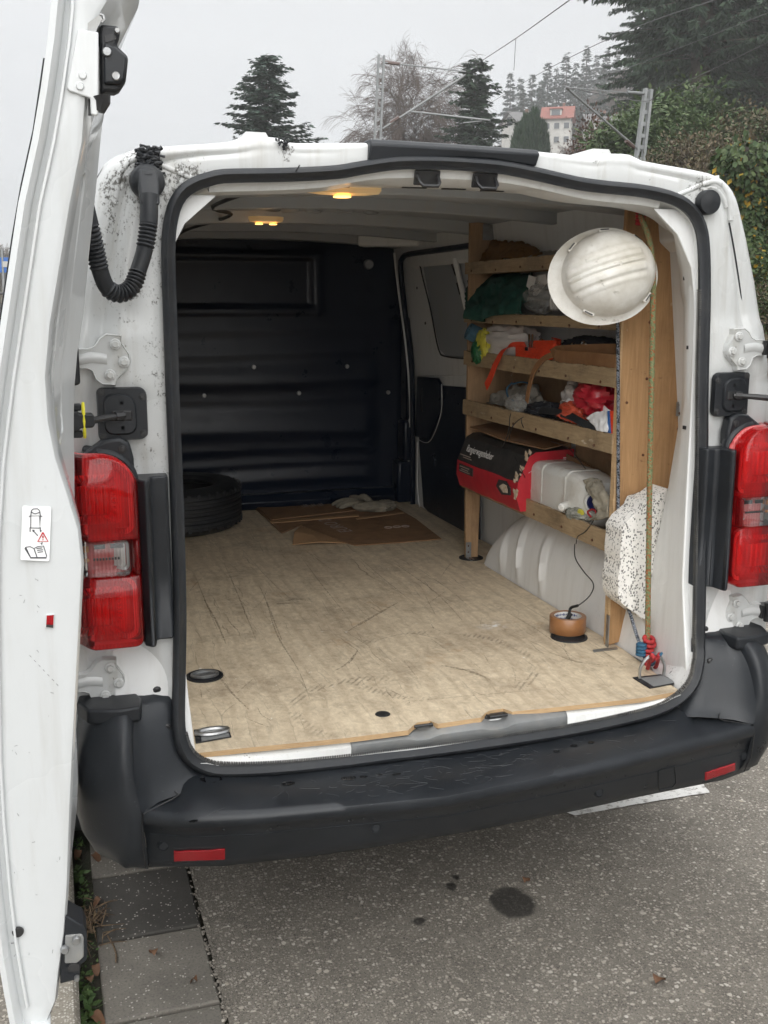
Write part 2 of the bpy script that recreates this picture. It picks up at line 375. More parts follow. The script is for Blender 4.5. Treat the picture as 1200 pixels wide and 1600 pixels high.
def asphalt():
    g = G('asphalt')
    wob = g.n('ShaderNodeVectorMath', operation='ADD'); sc0 = g.n('ShaderNodeVectorMath', operation='SCALE'); sc0.inputs['Scale'].default_value = .012; g.l(g.noise(60, 2, .5, out='Color'), sc0.inputs[0]); g.l(g.co, wob.inputs[0]); g.l(sc0.outputs[0], wob.inputs[1]); wc = wob.outputs[0]
    big = g.noise(.9, 6, .62); mid = g.noise(9, 6, .7)
    col = g.mix(g.rng(mid, .3, .7), (.125, .112, .094), (.205, .186, .158)); hgt = mid
    d = None
    for sc, thr, c1, c2, k in ((300, .45, (.34, .31, .265), (.20, .18, .155), .75), (200, .60, (.060, .054, .047), (.10, .09, .077), .85), (140, .55, (.40, .365, .31), (.24, .215, .18), .75), (105, .74, (.50, .46, .40), (.32, .29, .24), .8), (78, .90, (.60, .56, .50), (.40, .36, .30), .85), (55, .97, (.56, .52, .45), (.42, .37, .30), .8)):
        cc = g.voro(sc, 'F1', 'Color', wc); d = g.voro(sc, 'F1', 'Distance', wc); isst = g.math('MULTIPLY', g.rng(g.sep('X', cc), thr, thr+.02), g.rng(d, .46, .34, 0, k))
        col = g.mix(isst, col, g.mix(g.sep('Y', cc), c1, c2)); hgt = g.math('ADD', hgt, g.math('MULTIPLY', isst, .7))
    col = g.mix(g.rng(big, .42, .70, 0, .30), col, (.085, .076, .064))
    col = g.mix(g.rng(g.noise(2.7, 6, .7, g.mapco(loc=(4, 1, 0))), .55, .75, 0, .35), col, (.24, .215, .18))
    isst = hgt
    wet = None
    for p, a, b in (((.197, .075, 0), .050, .068), ((.07, .20, 0), .01, .02), ((-.071, .07, 0), .010, .020), ((.10, .24, 0), .005, .016)):
        x = g.n('ShaderNodeVectorMath', operation='DISTANCE')
        wob = g.n('ShaderNodeVectorMath', operation='ADD'); g.l(g.mapco((1, .8, 1)), wob.inputs[0])
        nn = g.n('ShaderNodeVectorMath', operation='SCALE'); g.l(g.noise(22, 3, .6, out='Color'), nn.inputs[0]); nn.inputs['Scale'].default_value = .03
        g.l(nn.outputs[0], wob.inputs[1]); g.l(wob.outputs[0], x.inputs[0]); x.inputs[1].default_value = (p[0]+.015, p[1]*.8+.015, .015)
        m = g.rng(x.outputs['Value'], a, b, 1, 0, True); wet = m if wet is None else g.math('MAXIMUM', wet, m)
    col = g.mix(g.math('MULTIPLY', wet, .82), col, (.022, .021, .020))
    g.bump(hgt, .5, .004)
    return g.out(col, g.rng(wet, 0, 1, .82, .5), spec=.3)
asphalt()
def slabmat(name, a, b, sp):
    g = G(name); r = g.rand(); big = g.noise(5, 6, .65); fine = g.noise(160, 3, .6)
    col = g.mix(g.rng(big, .3, .7), a, b)
    col = g.mix(g.rng(r, 0, 1, 0, .45), col, (.06, .057, .052))
    c = g.voro(170, 'F1', 'Color'); d = g.voro(170, 'F1', 'Distance')
    col = g.mix(g.math('MULTIPLY', g.rng(g.sep('X', c), sp, sp+.05), g.rng(d, .5, .35)), col, (.38, .36, .32))
    col = g.mix(g.rng(fine, .50, .75, 0, .5), col, (.04, .038, .035))
    g.bump(fine, .4, .002)
    return g.out(col, .85, spec=.25)
slabmat('slab_concrete', (.25, .228, .195), (.145, .132, .113), .90)
slabmat('slab_dark', (.075, .070, .063), (.05, .047, .042), .90)  # darker tone of the slab concrete, for one gutter slab
slabmat('kerb_concrete', (.42, .38, .31), (.24, .215, .175), .45)
def pmark():
    g = G('road_paint'); n1 = g.noise(40, 5, .7)
    g.bump(n1, .4, .003); return g.out(g.mix(g.rng(n1, .52, .68), (.68, .67, .64), (.22, .20, .18)), .8)
pmark()
simple('moss_soil', (.045, .038, .028), (.025, .030, .016), 30, .95, 0, .5, 120, dist=.01)
# ================================================================== VAN
van = thing('van', (0, 2.0, 0), 'white delivery van with its rear doors open, showing an empty plywood floor and shelves', 'van')
def ys(z): return interp([(.55, -.045), (.62, -.03), (.80, .03), (1.2, .05), (1.9, .08)], z)
def yr(z): return .050 + .030*(z-.6)/1.3
def on(px, py, fn, it=6):
    z = 1.2
    for _ in range(it):
        p = at(px, py, Y=fn(z)); z = p.z
    return p
SEAL_PX = [(263,390),(266,500),(271,650),(277,800),(281,950),(280,1050),(279,1125),(284,1160),(297,1183),(320,1197),(352,1202),(430,1199),(530,1189),(600,1180),(700,1168),(800,1154),(900,1138),(1000,1116),(1040,1102),(1066,1085),(1083,1062),(1090,1030),(1091,987),(1095,762),(1096,600),(1099,475),(1098,390),(1091,350),(1073,324),(1045,309),(1000,299),(943,293),(900,287),(833,272),(780,262),(720,257),(670,255),(615,256),(560,264),(523,270),(450,274),(354,276),(330,280),(305,288),(283,304),(269,335)]
SEAL = spline([on(x, y, ys) for x, y in SEAL_PX], 300, True)
HALF = [(0,1.925),(.19,1.924),(.37,1.916),(.385,1.919),(.40,1.926),(.46,1.928),(.478,1.922),(.495,1.914),(.56,1.906),(.64,1.898),(.70,1.890),(.735,1.876),(.757,1.858),(.775,1.832),(.81,1.74),(.845,1.63),(.885,1.48),(.918,1.33),(.94,1.15),(.95,.95),(.95,.6),(.94,.44),(.5,.44)]
SIL = [(x, z) for x, z in HALF] + [(-x, z) for x, z in reversed(HALF[1:])]
def ray_sil(x, z, cx=0, cz=1.2):
    dx, dz = x-cx, z-cz; best = None
    for (ax, az), (bx, bz) in zip(SIL, SIL[1:]+SIL[:1]):
        ex, ez = bx-ax, bz-az; den = dx*ez-dz*ex
        if abs(den) < 1e-12: continue
        t = ((ax-cx)*ez-(az-cz)*ex)/den; s = ((ax-cx)*dz-(az-cz)*dx)/den
        if t > .2 and -1e-6 <= s <= 1+1e-6 and (best is None or t < best): best = t
    return cx+dx*best, cz+dz*best
def sst(a, b, x):
    t = min(max((x-a)/(b-a), 0), 1); return t*t*(3-2*t)
def emboss(x, z):
    d = 0
    ax = abs(x)
    d -= .008*sst(1.535, 1.515, z)*sst(1.385, 1.40, z)*sst(.68, .70, ax)       # plateau under the hinge
    d += .006*sst(1.265, 1.255, z)*sst(.66, .68, ax)*sst(1.18, 1.2, z)
    d -= .006*sst(.83, .82, z)*sst(.735, .745, .735+.0*ax)*sst(.77, .75, ax)*sst(.665, .675, ax)
    return d
rows = [(0, .010), (.05, 0), (.18, 0), (.32, 0), (.46, 0), (.57, .0), (.62, .010), (.66, .010), (.70, 0.002), (.82, .0), (.92, .010), (.97, .024), (1.0, .05)]
mb = MB(); rings = [[] for _ in range(len(rows)+1)]
for p in SEAL:
    ox, oz = ray_sil(p.x, p.z)
    for k, (s, dy) in enumerate(rows):
        x = lerp(p.x, ox, s); z = lerp(p.z, oz, s); yb = lerp(p.y+.004, yr(z), min(1, s*3))
        head = sst(1.86, 1.9, z) if k in (6, 7, 8) else 0
        rings[k].append(V(x, yb+dy*(1-head)+emboss(x, z), z))
    rings[-1].append(V(ox*1.006, yr(oz)+.10, oz+(.004 if oz > 1.85 else 0)))
mb.loft(rings, True, (False, False))
mb.build('rear_frame', 'body_paint', van, 60)

# outer shell: sides, roof with its pressed ribs, cab
def shell_ring(Y, top, narrow=1.0):
    out = []
    for x, z in SIL:
        zz = z if top >= 1.93 else .44+(z-.44)*(top-.44)/(1.928-.44)
        out.append(V(x*1.006*narrow, Y, zz))
    return out
mb = MB()
st = [(.16, 1.93, 1), (.5, 1.935, 1.005), (1.2, 1.94, 1.012), (2.2, 1.94, 1.012), (3.0, 1.93, 1.01), (3.35, 1.88, 1.0), (4.0, 1.40, .985), (4.15, 1.28, .98), (4.65, 1.10, .95), (4.80, .95, .90), (4.84, .7, .88)]
rg = [shell_ring(*s) for s in st]
mb.loft(rg, True, (False, True))
body = mb.build('body_shell', 'body_paint', van, 45)
mb = MB()
for X in (-.43, .43):
    mb.loft([[V(X-.035, Y, 1.925), V(X-.022, Y, 1.945), V(X+.022, Y, 1.945), V(X+.035, Y, 1.925)] for Y in (.18, 1.2, 2.4)])
mb.build('roof_rib', 'body_paint', body, 30)
g = G('dark_glass'); g.out((.012, .014, .016), .05, coat=.5)
for sgn in (1, -1):
    mb = MB(); mb.prism([V(sgn*.885, 3.1, 1.30), V(sgn*.885, 3.75, 1.28), V(sgn*.80, 3.45, 1.70), V(sgn*.78, 3.1, 1.78)], (sgn*.03, 0, 0)); mb.build('side_window', 'dark_glass', van, 30, .006)
mb = MB(); mb.prism([V(-.78, 4.02, 1.43), V(.78, 4.02, 1.43), V(.66, 3.42, 1.84), V(-.66, 3.42, 1.84)], (0, .03, .03)); mb.build('windscreen', 'dark_glass', van, 30, .006)
mb = MB(); mb.box((0, 2.3, .40), (1.7, 4.4, .10)); mb.build('underbody', 'black_metal', van)
# wheels
mbt = MB(); mbt.lathe([(.20, -.10), (.29, -.105), (.325, -.09), (.33, 0), (.325, .09), (.29, .105), (.20, .10)], ax=(1, 0, 0), n=40); tyre_me = mbt.mesh('wheel_tyre', 'rubber')
mbr = MB(); mbr.lathe([(.05, .06), (.12, .05), (.18, .085), (.205, .10), (.205, -.09), (.05, -.08)], ax=(1, 0, 0), n=32); rim_me = mbr.mesh('wheel_rim', 'zinc')
for sx_ in (-1, 1):
    for Y in (.90, 4.05):
        w = copy_mesh('wheel', tyre_me, van, Matrix.Translation((sx_*.82, Y, .33)) @ Matrix.Diagonal((sx_, 1, 1, 1)))
        r_ = bpy.data.objects.new('rim', rim_me); COL.objects.link(r_); r_.parent = w

# rubber door seal round the opening
mb = MB()
prof = []
cen = V(0, 0, 1.2); rr = []
N = len(SEAL)
for i, p in enumerate(SEAL):
    t = (SEAL[(i+1) % N]-SEAL[i-1]).normalized(); nrm = V(0, -1, 0); nrm = (nrm-t*nrm.dot(t)).normalized(); side = t.cross(nrm)
    if side.dot(p-cen) < 0: side = -side         # side points outwards
    pr = [(-.013, -.004), (-.014, .006), (-.006, .010), (-.004, .013), (.003, .019), (.010, .017), (.015, .010), (.015, .0), (.012, -.006)]
    rr.append([p+side*a+nrm*b for a, b in pr])
mb.loft(rr, True, (False, False), 0, True)
seal = mb.build('door_seal', 'rubber', van, 50)
# ribbed grip of the seal along sill and right pillar
mb = MB()
for i, p in enumerate(SEAL):
    if (p.z < .64) or (p.x > .55 and p.z < 1.6):
        t = (SEAL[(i+1) % N]-SEAL[i-1]).normalized(); nrm = V(0, -1, 0); side = t.cross(nrm)
        if side.dot(p-cen) < 0: side = -side
        for q in range(3):
            c = p+(SEAL[(i+1) % N]-p)*(q/3)-side*.0155+V(0, -.004, 0)
            R = Matrix((t, nrm, side)).transposed()
            mb.box(c, (.0035, .012, .006), R)
mb.build('seal_grip', 'dusty_rubber', seal, 0)

# jamb: painted return from the seal into the load space
mb = MB(); ri = [[], [], [], []]
for p in SEAL:
    d = V(p.x, 0, p.z-1.2); d.normalize()
    low = sst(.75, .60, p.z); top = sst(1.72, 1.80, p.z)
    ri[0].append(p+V(0, .004, 0)-V(d.x, 0, d.z)*.006)
    if p.z < .64 and abs(p.x) < .62:
        ri[1].append(V(p.x, p.y+.02, .576)); ri[2].append(V(p.x, .03, .578)); ri[3].append(V(p.x, .08, .578))
    else:
        sx_ = 1 if p.x > 0 else -1
        dx = .004*(1-top); zdn = -.030*top
        ri[1].append(V(p.x-sx_*.012*(1-top), p.y+.04, max(p.z+zdn*.5, .578)))
        ri[2].append(V(p.x+sx_*.004, p.y+.09+.03*low, max(p.z+zdn, .578)))
        ri[3].append(V(p.x+sx_*.04*(1-top), p.y+.13+.14*low, max(p.z+zdn*.9, .578)))
mb.loft(ri, True, (False, False)); mb.build('jamb', 'jamb_paint', van, 50)

# inner rear pillars (slotted white trims reaching forward at their feet)
def wallX(z): return interp([(.59, .805), (1.2, .805), (1.85, .725), (1.9, .715)], z)
def pillar(sgn):
    mb = MB()
    tab = [(1.80, .54, .13), (1.74, .61, .15), (1.66, .655, .19), (1.60, .665, .19), (1.54, .668, .165), (1.45, .668, .155), (1.30, .668, .16), (1.1, .663, .19), (.85, .658, .245), (.70, .652, .28), (.58, .645, .30)]
    rings = []
    for z, x, yi in tab:
        y0 = ys(z)+.02
        rings.append([V(sgn*(x-.008), y0, z), V(sgn*(x+.002), lerp(y0, yi, .5), z), V(sgn*(x+.020), yi, z), V(sgn*(x+.06), yi+.03, z), V(sgn*wallX(z), yi+.05, z), V(sgn*wallX(z), y0+.01, z)])
    mb.loft(rings); o = mb.build('inner_pillar', 'inner_paint', van, 40, .004)
    m2 = MB()
    for px_, py_ in ((1073, 435), (1075, 405), (1078, 543), (1072, 668), (1058, 877), (1050, 953)):
        p = at(px_, py_, X=.668)
        m2 = MB(); m2.box((sgn*p.x, p.y, p.z), (.012, .014, .009)); m2.build('slot', 'black_metal', o, 0)
pillar(1); pillar(-1)

# ---------------- load space
def ceil_z(x): return 1.885-.03*(abs(x)/.7)**2
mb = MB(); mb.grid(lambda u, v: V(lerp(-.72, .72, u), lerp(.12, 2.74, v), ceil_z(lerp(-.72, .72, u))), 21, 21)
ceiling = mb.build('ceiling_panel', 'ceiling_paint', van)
for Y, w, h in ((.46, .11, .040), (.95, .06, .034), (1.50, .09, .040), (2.05, .06, .034), (2.55, .12, .036)):
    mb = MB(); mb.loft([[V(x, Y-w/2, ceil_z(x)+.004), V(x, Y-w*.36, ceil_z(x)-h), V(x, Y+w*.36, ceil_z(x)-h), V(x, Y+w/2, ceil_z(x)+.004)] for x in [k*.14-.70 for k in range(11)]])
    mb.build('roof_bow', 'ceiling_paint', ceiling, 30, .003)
# header: boxed panel behind the top seal with slots
hx = [k*.05-.55 for k in range(23)]
top_at = lambda x: max((p.z for p in SEAL if abs(p.x-x) < .03 and p.z > 1.6), default=1.82)
mb = MB(); mb.loft([[V(x, .085, top_at(x)-.002), V(x, .10, top_at(x)-.030), V(x, .13, 1.838-.02*(abs(x)/.55)**2), V(x, .27, 1.846-.02*(abs(x)/.55)**2), V(x, .34, ceil_z(x)+.005)] for x in hx], False)
header = mb.build('header_panel', 'jamb_paint', van, 30)
for x in (-.48, -.36, -.24, -.05, .05, .15, .27, .39): mb = MB(); mb.box((x, .20, 1.8415-.02*(abs(x)/.55)**2), (.06, .010, .004), Matrix.Rotation(-.06, 3, 'X')); mb.build('slot', 'black_metal', header, 0)
for x in (-.34, -.1, .1, .3, .45): mb = MB(); mb.box((x, .425, ceil_z(x)-.031), (.06, .008, .004)); mb.build('slot', 'black_metal', ceiling, 0)
# foam damping pads stuck to the roof skin
rnd = random.Random(5)
me_pad = MB().lathe([(.001, .010), (.02, .009), (.026, 0), (.026, -.001)], ax=(0, 0, -1), n=14).mesh('damping_pad', 'ceiling_paint')
for k in range(13):
    x = -.15+(k % 5)*.085+rnd.uniform(-.02, .02); y = 1.22+(k//5)*.17+rnd.uniform(-.03, .03)
    copy_mesh('damping_pad', me_pad, ceiling, Matrix.Translation((x, y, ceil_z(x))) @ Matrix.Rotation(rnd.uniform(0, 3), 4, 'Z') @ Matrix.Diagonal((1.5, .8, 1, 1)))
# cable along the left of the ceiling
mb = MB(); mb.tube(spline([V(-.34, .34, 1.86), V(-.42, .9, 1.845), V(-.30, 1.3, 1.853), V(-.36, 1.9, 1.845), V(-.34, 2.6, 1.85)], 30), .006, 6); mb.build('wiring_loom', 'black_plastic', ceiling)

# lit interior lamps
def glow(name, c, st):
    g = G(name); g.out((.9, .7, .4), .4, emit=c, es=st)
glow('lamp_glow', (1, .50, .13), 2.2); glow('lamp_lens', (1, .50, .16), .05)
def lamp(c, rx, ry, two):
    mb = MB(); n = 28
    mb.loft([[c+V(cos(2*pi*k/n)*rx*s, sin(2*pi*k/n)*ry*s, h) for k in range(n)] for s, h in ((1.0, .004), (1.0, -.004), (.93, -.012), (.6, -.016), (.2, -.017))])
    o = mb.build('interior_lamp', 'lamp_lens', van, 40)
    for dx in ((-.4*rx, .4*rx) if two else (0,)):
        mb = MB(); mb.lathe([(.001, -.018), (rx*.22, -.019), (rx*.22, -.0215), (.001, -.022)], c+V(dx, 0, 0), (0, 0, 1), 14); mb.build('bulb', 'lamp_glow', o)
    ld = bpy.data.lights.new('interior_lamp_light', 'POINT'); ld.energy = .05; ld.color = (1, .6, .28); ld.shadow_soft_size = .03
    lo = bpy.data.objects.new('interior_lamp_light', ld); COL.objects.link(lo); lo.location = c+V(0, 0, -.05); lo.parent = o
lamp(V(-.195, .315, 1.846), .10, .020, False); lamp(V(-.175, 1.34, 1.850), .060, .028, True)

# strikers in the header and sill
def striker(p, R):
    mb = MB(); mb.box(p, (.062, .006, .034), R); o = mb.build('striker', 'black_metal', van, 0, .008)
    mb = MB(); pts = [V(-.024, .0, .008), V(-.024, -.022, -.004), V(-.018, -.030, -.010), V(.018, -.030, -.010), V(.024, -.022, -.004), V(.024, 0, .008)]
    mb.tube([p+R @ q for q in pts], .0042, 8); mb.build('loop', 'black_metal', o)
for px_, py_ in ((667, 278), (757, 282)):
    p = at(px_, py_, Y=.092); striker(p, Matrix.Rotation(.35, 3, 'X'))

# side walls, inner skin
mb = MB(); mb.grid(lambda u, v: V(-wallX(lerp(.57, 1.885, v)), lerp(.1, 2.74, u), lerp(.57, 1.885, v)), 12, 14)
mb.build('inner_wall', 'inner_paint', van)
mb = MB(); mb.grid(lambda u, v: V(wallX(lerp(.57, 1.885, v)), lerp(.1, 2.74, u), lerp(.57, 1.885, v)), 12, 14)
iw = mb.build('inner_wall', 'inner_paint', van)
def onwall(x, y, off=0):
    z = 1.2
    for _ in range(12):
        p = at(x, y, X=wallX(z)-off); z = p.z
        z = min(max(z, .5), 1.95)
    return p
def wall_panel(name, poly, mat, off, thick, parent, bevel=.004, sm=30):
    mb = MB(); a = [onwall(x, y, off) for x, y in poly]; mb.prism(a, (thick, 0, 0)); return mb.build(name, mat, parent, sm, bevel)
# cant rail with holes and the ribbed strip under it
mb = MB()
mb.loft([[V(wallX(1.84)-.004, Y, 1.885), V(wallX(1.84)-.035, Y, 1.86), V(wallX(1.70)-.035, Y, 1.735), V(wallX(1.70)+.01, Y, 1.70)] for Y in (.22, .8, 1.5, 2.0, 2.40)], True)
cr_ = mb.build('cant_rail', 'inner_paint', van, 30, .006)
for px_, py_, w, h in ((820, 347, .010, .014), (848, 344, .010, .016), (859, 343, .008, .012), (857, 322, .009, .010), (884, 325, .022, .034), (891, 321, .008, .016), (894, 333, .018, .026), (900, 333, .018, .026), (914, 330, .008, .010), (914, 337, .008, .010), (898, 318, .008, .008), (741, 339, .010, .016), (760, 339, .007, .022), (765, 339, .007, .022)):
    p = at(px_, py_, X=.715); mb = MB(); mb.box(p, (.024, w*1.5, h*.8)); mb.build('slot', 'black_metal', cr_, 0)
mb = MB(); mb.loft([[V(.775, Y, 1.70), V(.76, Y, 1.69), V(.78, Y, 1.63), V(.80, Y, 1.62)] for Y in (.45, 1.5)]); mb.build('wall_rail', 'trim_plastic', iw, 30, .004)
# track arm end of the sliding door
p = at(575, 378, Y=2.45); q = at(625, 372, Y=2.2)
mb = MB(); mb.box((p+q)/2+V(.03, 0, 0), ((q-p).length+.02, .09, .055), Matrix.Rotation(-.55, 3, 'Z')); mb.build('door_track', 'inner_paint', van, 30, .012, 3)
# sliding door seen from inside
sdoor = wall_panel('sliding_door', [(636, 405), (740, 383), (746, 586), (650, 588), (640, 470)], 'inner_paint', .012, .02, van)
wall_panel('lower_skin', [(650, 588), (746, 586), (748, 862), (712, 842), (676, 822), (656, 796), (652, 690)], 'inner_paint', .011, .02, sdoor)
wall_panel('window_panel', [(660, 413), (737, 398), (740, 560), (697, 557), (686, 546), (672, 480)], 'ceiling_paint', .020, .012, sdoor, .01)
mb = MB(); mb.tube(spline([onwall(*q, .024) for q in [(737, 400), (662, 412), (658, 422), (672, 480), (685, 545), (697, 557), (740, 561)]], 50), .0035, 6); mb.build('window_gasket', 'trim_plastic', sdoor)
mb = MB()
for q0, q1, r in (((711, 405), (735, 508), .012),): mb.tube([onwall(*q0, .035), onwall(*q1, .035)], r, 8)
gr_ = mb.build('window_rib', 'inner_paint', sdoor)
mb = MB()
for q0, q1 in (((706, 413), (712, 430)), ((714, 442), (719, 460))): mb.tube([onwall(*q0, .047), onwall(*q1, .047)], .004, 6)
mb.build('slot', 'black_metal', gr_)
mb = MB()
for q in ((651, 450), (664, 505)): mb.lathe([(.006, 0), (.006, .003)], onwall(*q, .016), (1, 0, 0), 10)
mb.build('hole', 'black_metal', sdoor)
wall_panel('door_trim', [(655, 602), (691, 602), (748, 607), (748, 858), (716, 838), (684, 818), (661, 792), (654, 690)], 'bulkhead_paint', .024, .012, sdoor, .006)
hp = wall_panel('handle_panel', [(651, 588), (683, 591), (688, 600), (688, 645), (670, 688), (648, 682)], 'bulkhead_paint', .036, .014, sdoor, .006)
mb = MB(); mb.tube(spline([onwall(*q, .037) for q in [(690, 600), (689, 645), (671, 690), (649, 684)]], 30), .0016, 6); mb.build('edge_line', 'inner_paint', hp)
mb = MB(); mb.tube([onwall(*q, .04) for q in [(660, 608), (658, 625), (660, 643)]], .006, 6); mb.build('handle', 'black_plastic', hp)
mb = MB(); mb.tube(resample([onwall(*q, .026) for q in [(652, 690), (652, 760), (655, 792), (662, 806), (690, 823), (720, 842), (745, 858)]], 30), .0024, 6); mb.build('edge_line', 'inner_paint', sdoor)
mb = MB(); mb.tube(spline([onwall(*q, .03) for q in [(740, 383), (690, 390), (640, 397), (629, 403), (626, 418), (632, 480), (643, 570), (645, 700), (645, 800)]], 60), .013, 8); mb.build('door_gasket', 'bulkhead_paint', sdoor)
mb = MB(); mb.tube(spline([onwall(*q, .034) for q in [(616, 395), (622, 450), (634, 540), (640, 620), (639, 700), (637, 760)]], 40), .005, 6); mb.build('edge_line', 'inner_paint', iw)

# bulkhead: pressed dark sheet with horizontal beads
BY = 2.70
def bulk_y(x, z):
    y = BY
    e = 1-sst(.56, .66, x)
    for zc, a, w in ((1.44, .006, .03), (1.335, .008, .03), (1.205, .020, .040), (1.12, .006, .03), (.965, .022, .045), (.875, .012, .03), (.80, .006, .02), (.715, .012, .024)):
        q = (z-zc-.006*sin(x*4+zc*9))/w; y -= a*e*(math.exp(-q*q) if q < 0 else math.exp(-(q/2.2)**2))
    inw = sst(-.46, -.43, x)*(1-sst(.30, .33, x))*sst(1.54, 1.565, z)*(1-sst(1.755, 1.78, z))
    fr = sst(-.50, -.47, x)*(1-sst(.35, .38, x))*sst(1.50, 1.525, z)*(1-sst(1.79, 1.815, z))
    y -= .011*fr; y += .016*inw
    y += .005*noise.noise(V(x*1.8, z*2.4, 3.3)); return y
mb = MB(); mb.grid(lambda u, v: V(lerp(-.84, .84, u), bulk_y(lerp(-.84, .84, u), lerp(.57, 1.90, v)), lerp(.57, 1.90, v)), 120, 190)
bk = mb.build('bulkhead', 'bulkhead_paint', van, 70)
me_r = MB().lathe([(.001, -.004), (.008, -.004), (.011, -.001), (.011, .01)], ax=(0, 1, 0), n=12).mesh('rivet', 'zinc')
for px_, py_ in ((398, 574), (544, 573), (320, 619), (469, 615), (610, 614)):
    p = at(px_, py_, Y=BY-.035); copy_mesh('rivet', me_r, bk, Matrix.Translation((p.x, bulk_y(p.x, p.z)-.003, p.z)))
for px_, py_ in ((634, 552), (634, 592), (632, 666), (630, 738)):
    p = at(px_, py_, Y=BY-.06); copy_mesh('rivet', me_r, bk, Matrix.Translation((p.x, p.y-.01, p.z)))
p = at(576, 413, Y=BY-.03); mb = MB(); mb.lathe([(.001, -.012), (.018, -.012), (.023, -.008), (.024, .01)], p, (0, 1, 0), 20); mb.build('round_lamp', 'zinc', bk)
mb = MB(); mb.loft([[V(x, BY-.06, .592), V(x, BY-.075, .625), V(x, BY-.05, .66), V(x, BY, .66)] for x in (-.82, .80)], True); mb.build('kick_strip', 'bulkhead_paint', bk, 30, .006)
mb = MB()
for z0, z1, w in ((.592, .80, .09), (.80, 1.0, .06), (1.0, 1.5, .045)): mb.box((.80-w/2, BY-.07, (z0+z1)/2), (w, .10, z1-z0))
mb.build('corner_gusset', 'bulkhead_paint', bk, 30, .015, 3)

# wheel arch inside, right (seen) and left
def arch(sgn):
    def h(Y): return .275*min(1, max(0, (1.34-Y)/.30))**.42 if Y > .5 else .275-(.5-Y)*.25
    def fn(u, v):
        Y = lerp(1.34, .20, u); hh = h(Y); rib = 0
        for yc in (1.16, 1.02, .84): rib += .016*math.exp(-((Y-yc-.03*v)/.014)**4)
        if v < .62:
            t = v/.62; x = .638+.004*sin(t*pi)-rib*sin(pi*min(t*1.1, 1))+.06*t**4+.05*sst(.50, .22, Y)*t; z = .586+hh*t*.96
        else:
            t = (v-.62)/.38; x = lerp(.698+.05*sst(.50, .22, Y), .83, t); z = .586+hh*(.96+.04*sin(t*pi/2))
        return V(sgn*x, Y, z)
    mb = MB(); mb.grid(fn, 70, 36); mb.build('wheel_arch', 'inner_paint', van, 60)
arch(1); arch(-1)

# plywood load floor with its notched rear edge
FZ = .592
def fl(x, y): return at(x, y, Z=FZ)
front = [fl(*p) for p in [(306,1177),(380,1169),(543,1153),(638,1141),(645,1134),(652,1129),(672,1126),(684,1131),(752,1121),(758,1114),(766,1110),(786,1107),(800,1112),(880,1104),(1000,1091),(1062,1080)]]
outl = front+[V(.612, .10, FZ), V(.632, .30, FZ), V(.634, 1.32, FZ), V(.79, 1.36, FZ), V(.79, 2.63, FZ), V(-.79, 2.63, FZ), V(-.79, 1.36, FZ), V(-.634, 1.32, FZ), V(-.634, .3, FZ), V(-.640, .05, FZ)]
mb = MB(); mb.prism(outl, (0, 0, -.012)); mb.m = [0]*len(mb.m)
for i, f in enumerate(mb.f):
    if len(f) == 4: mb.m[i] = 1
floor_b = mb.build('floor_board', ['floor_ply', 'edge_ply'], van, 30)
mb = MB(); mb.box((0, 1.35, .566), (1.7, 2.74, .012)); mb.build('floor_pan', 'inner_paint', van)
# knocked hole, splintered
mb = MB(); c = fl(598, 1116); mb.lathe([(.001, .0012), (.013, .0012), (.017, .002), (.019, .0004)], c, (0, 0, 1), 14); mb.build('hole', 'black_metal', floor_b)
# lashing cups and trays
def cup(c, r, name='lashing_cup'):
    mb = MB(); mb.lathe([(r*1.06, .0006), (r*1.05, .004), (r*.94, .005), (r*.88, .0012), (.001, .001)], c, (0, 0, 1), 28); o = mb.build(name, 'black_plastic', floor_b)
    return o
c = fl(320, 1057); o = cup(c, .047); mb = MB(); mb.tube([c+V(cos(a)*.034, sin(a)*.022, .006) for a in [k*pi/10 for k in range(20)]], .005, 6, closed=True); mb.box(c+V(.0, 0, .004), (.05, .03, .004)); mb.build('ring', 'zinc', o)
c = fl(889, 996); cup(c, .052)
c = fl(736, 872); cup(c, .045)
def tray(q, ring_up):
    a = [fl(*p) for p in q]; mb = MB(); mb.prism([p+V(0, 0, .0008) for p in a], (0, 0, .0030)); o = mb.build('lashing_tray', 'black_plastic', floor_b, 0, .0015)
    ctr = sum(a, V(0, 0, 0))/len(a); mb = MB()
    inner = [ctr+(p-ctr)*.78+V(.004, -.006, .0042) for p in a]; mb.prism(inner, (0, 0, .001)); mb.build('tray_floor', 'sill_plastic', o, 0)
    mb = MB()
    if ring_up:
        w = .036; pts = [ctr+V(-w, .02, .006), ctr+V(-w*1.02, .018, .035), ctr+V(-w*.6, .016, .060), ctr+V(0, .015, .068), ctr+V(w*.6, .016, .060), ctr+V(w*1.02, .018, .035), ctr+V(w, .02, .006)]
        mb.tube(spline(pts, 30), .0042, 8)
    else:
        mb.tube([ctr+V(cos(a_)*.036, sin(a_)*.016, .009) for a_ in [k*pi/12 for k in range(24)]], .006, 8, closed=True); mb.box(ctr+V(0, 0, .006), (.06, .02, .003))
    mb.build('lashing_ring', 'steel', o); return ctr
tray([(303, 1142), (356, 1136), (362, 1153), (306, 1163)], False)
RING = tray([(988, 1060), (1032, 1055), (1062, 1068), (1015, 1077)], True)

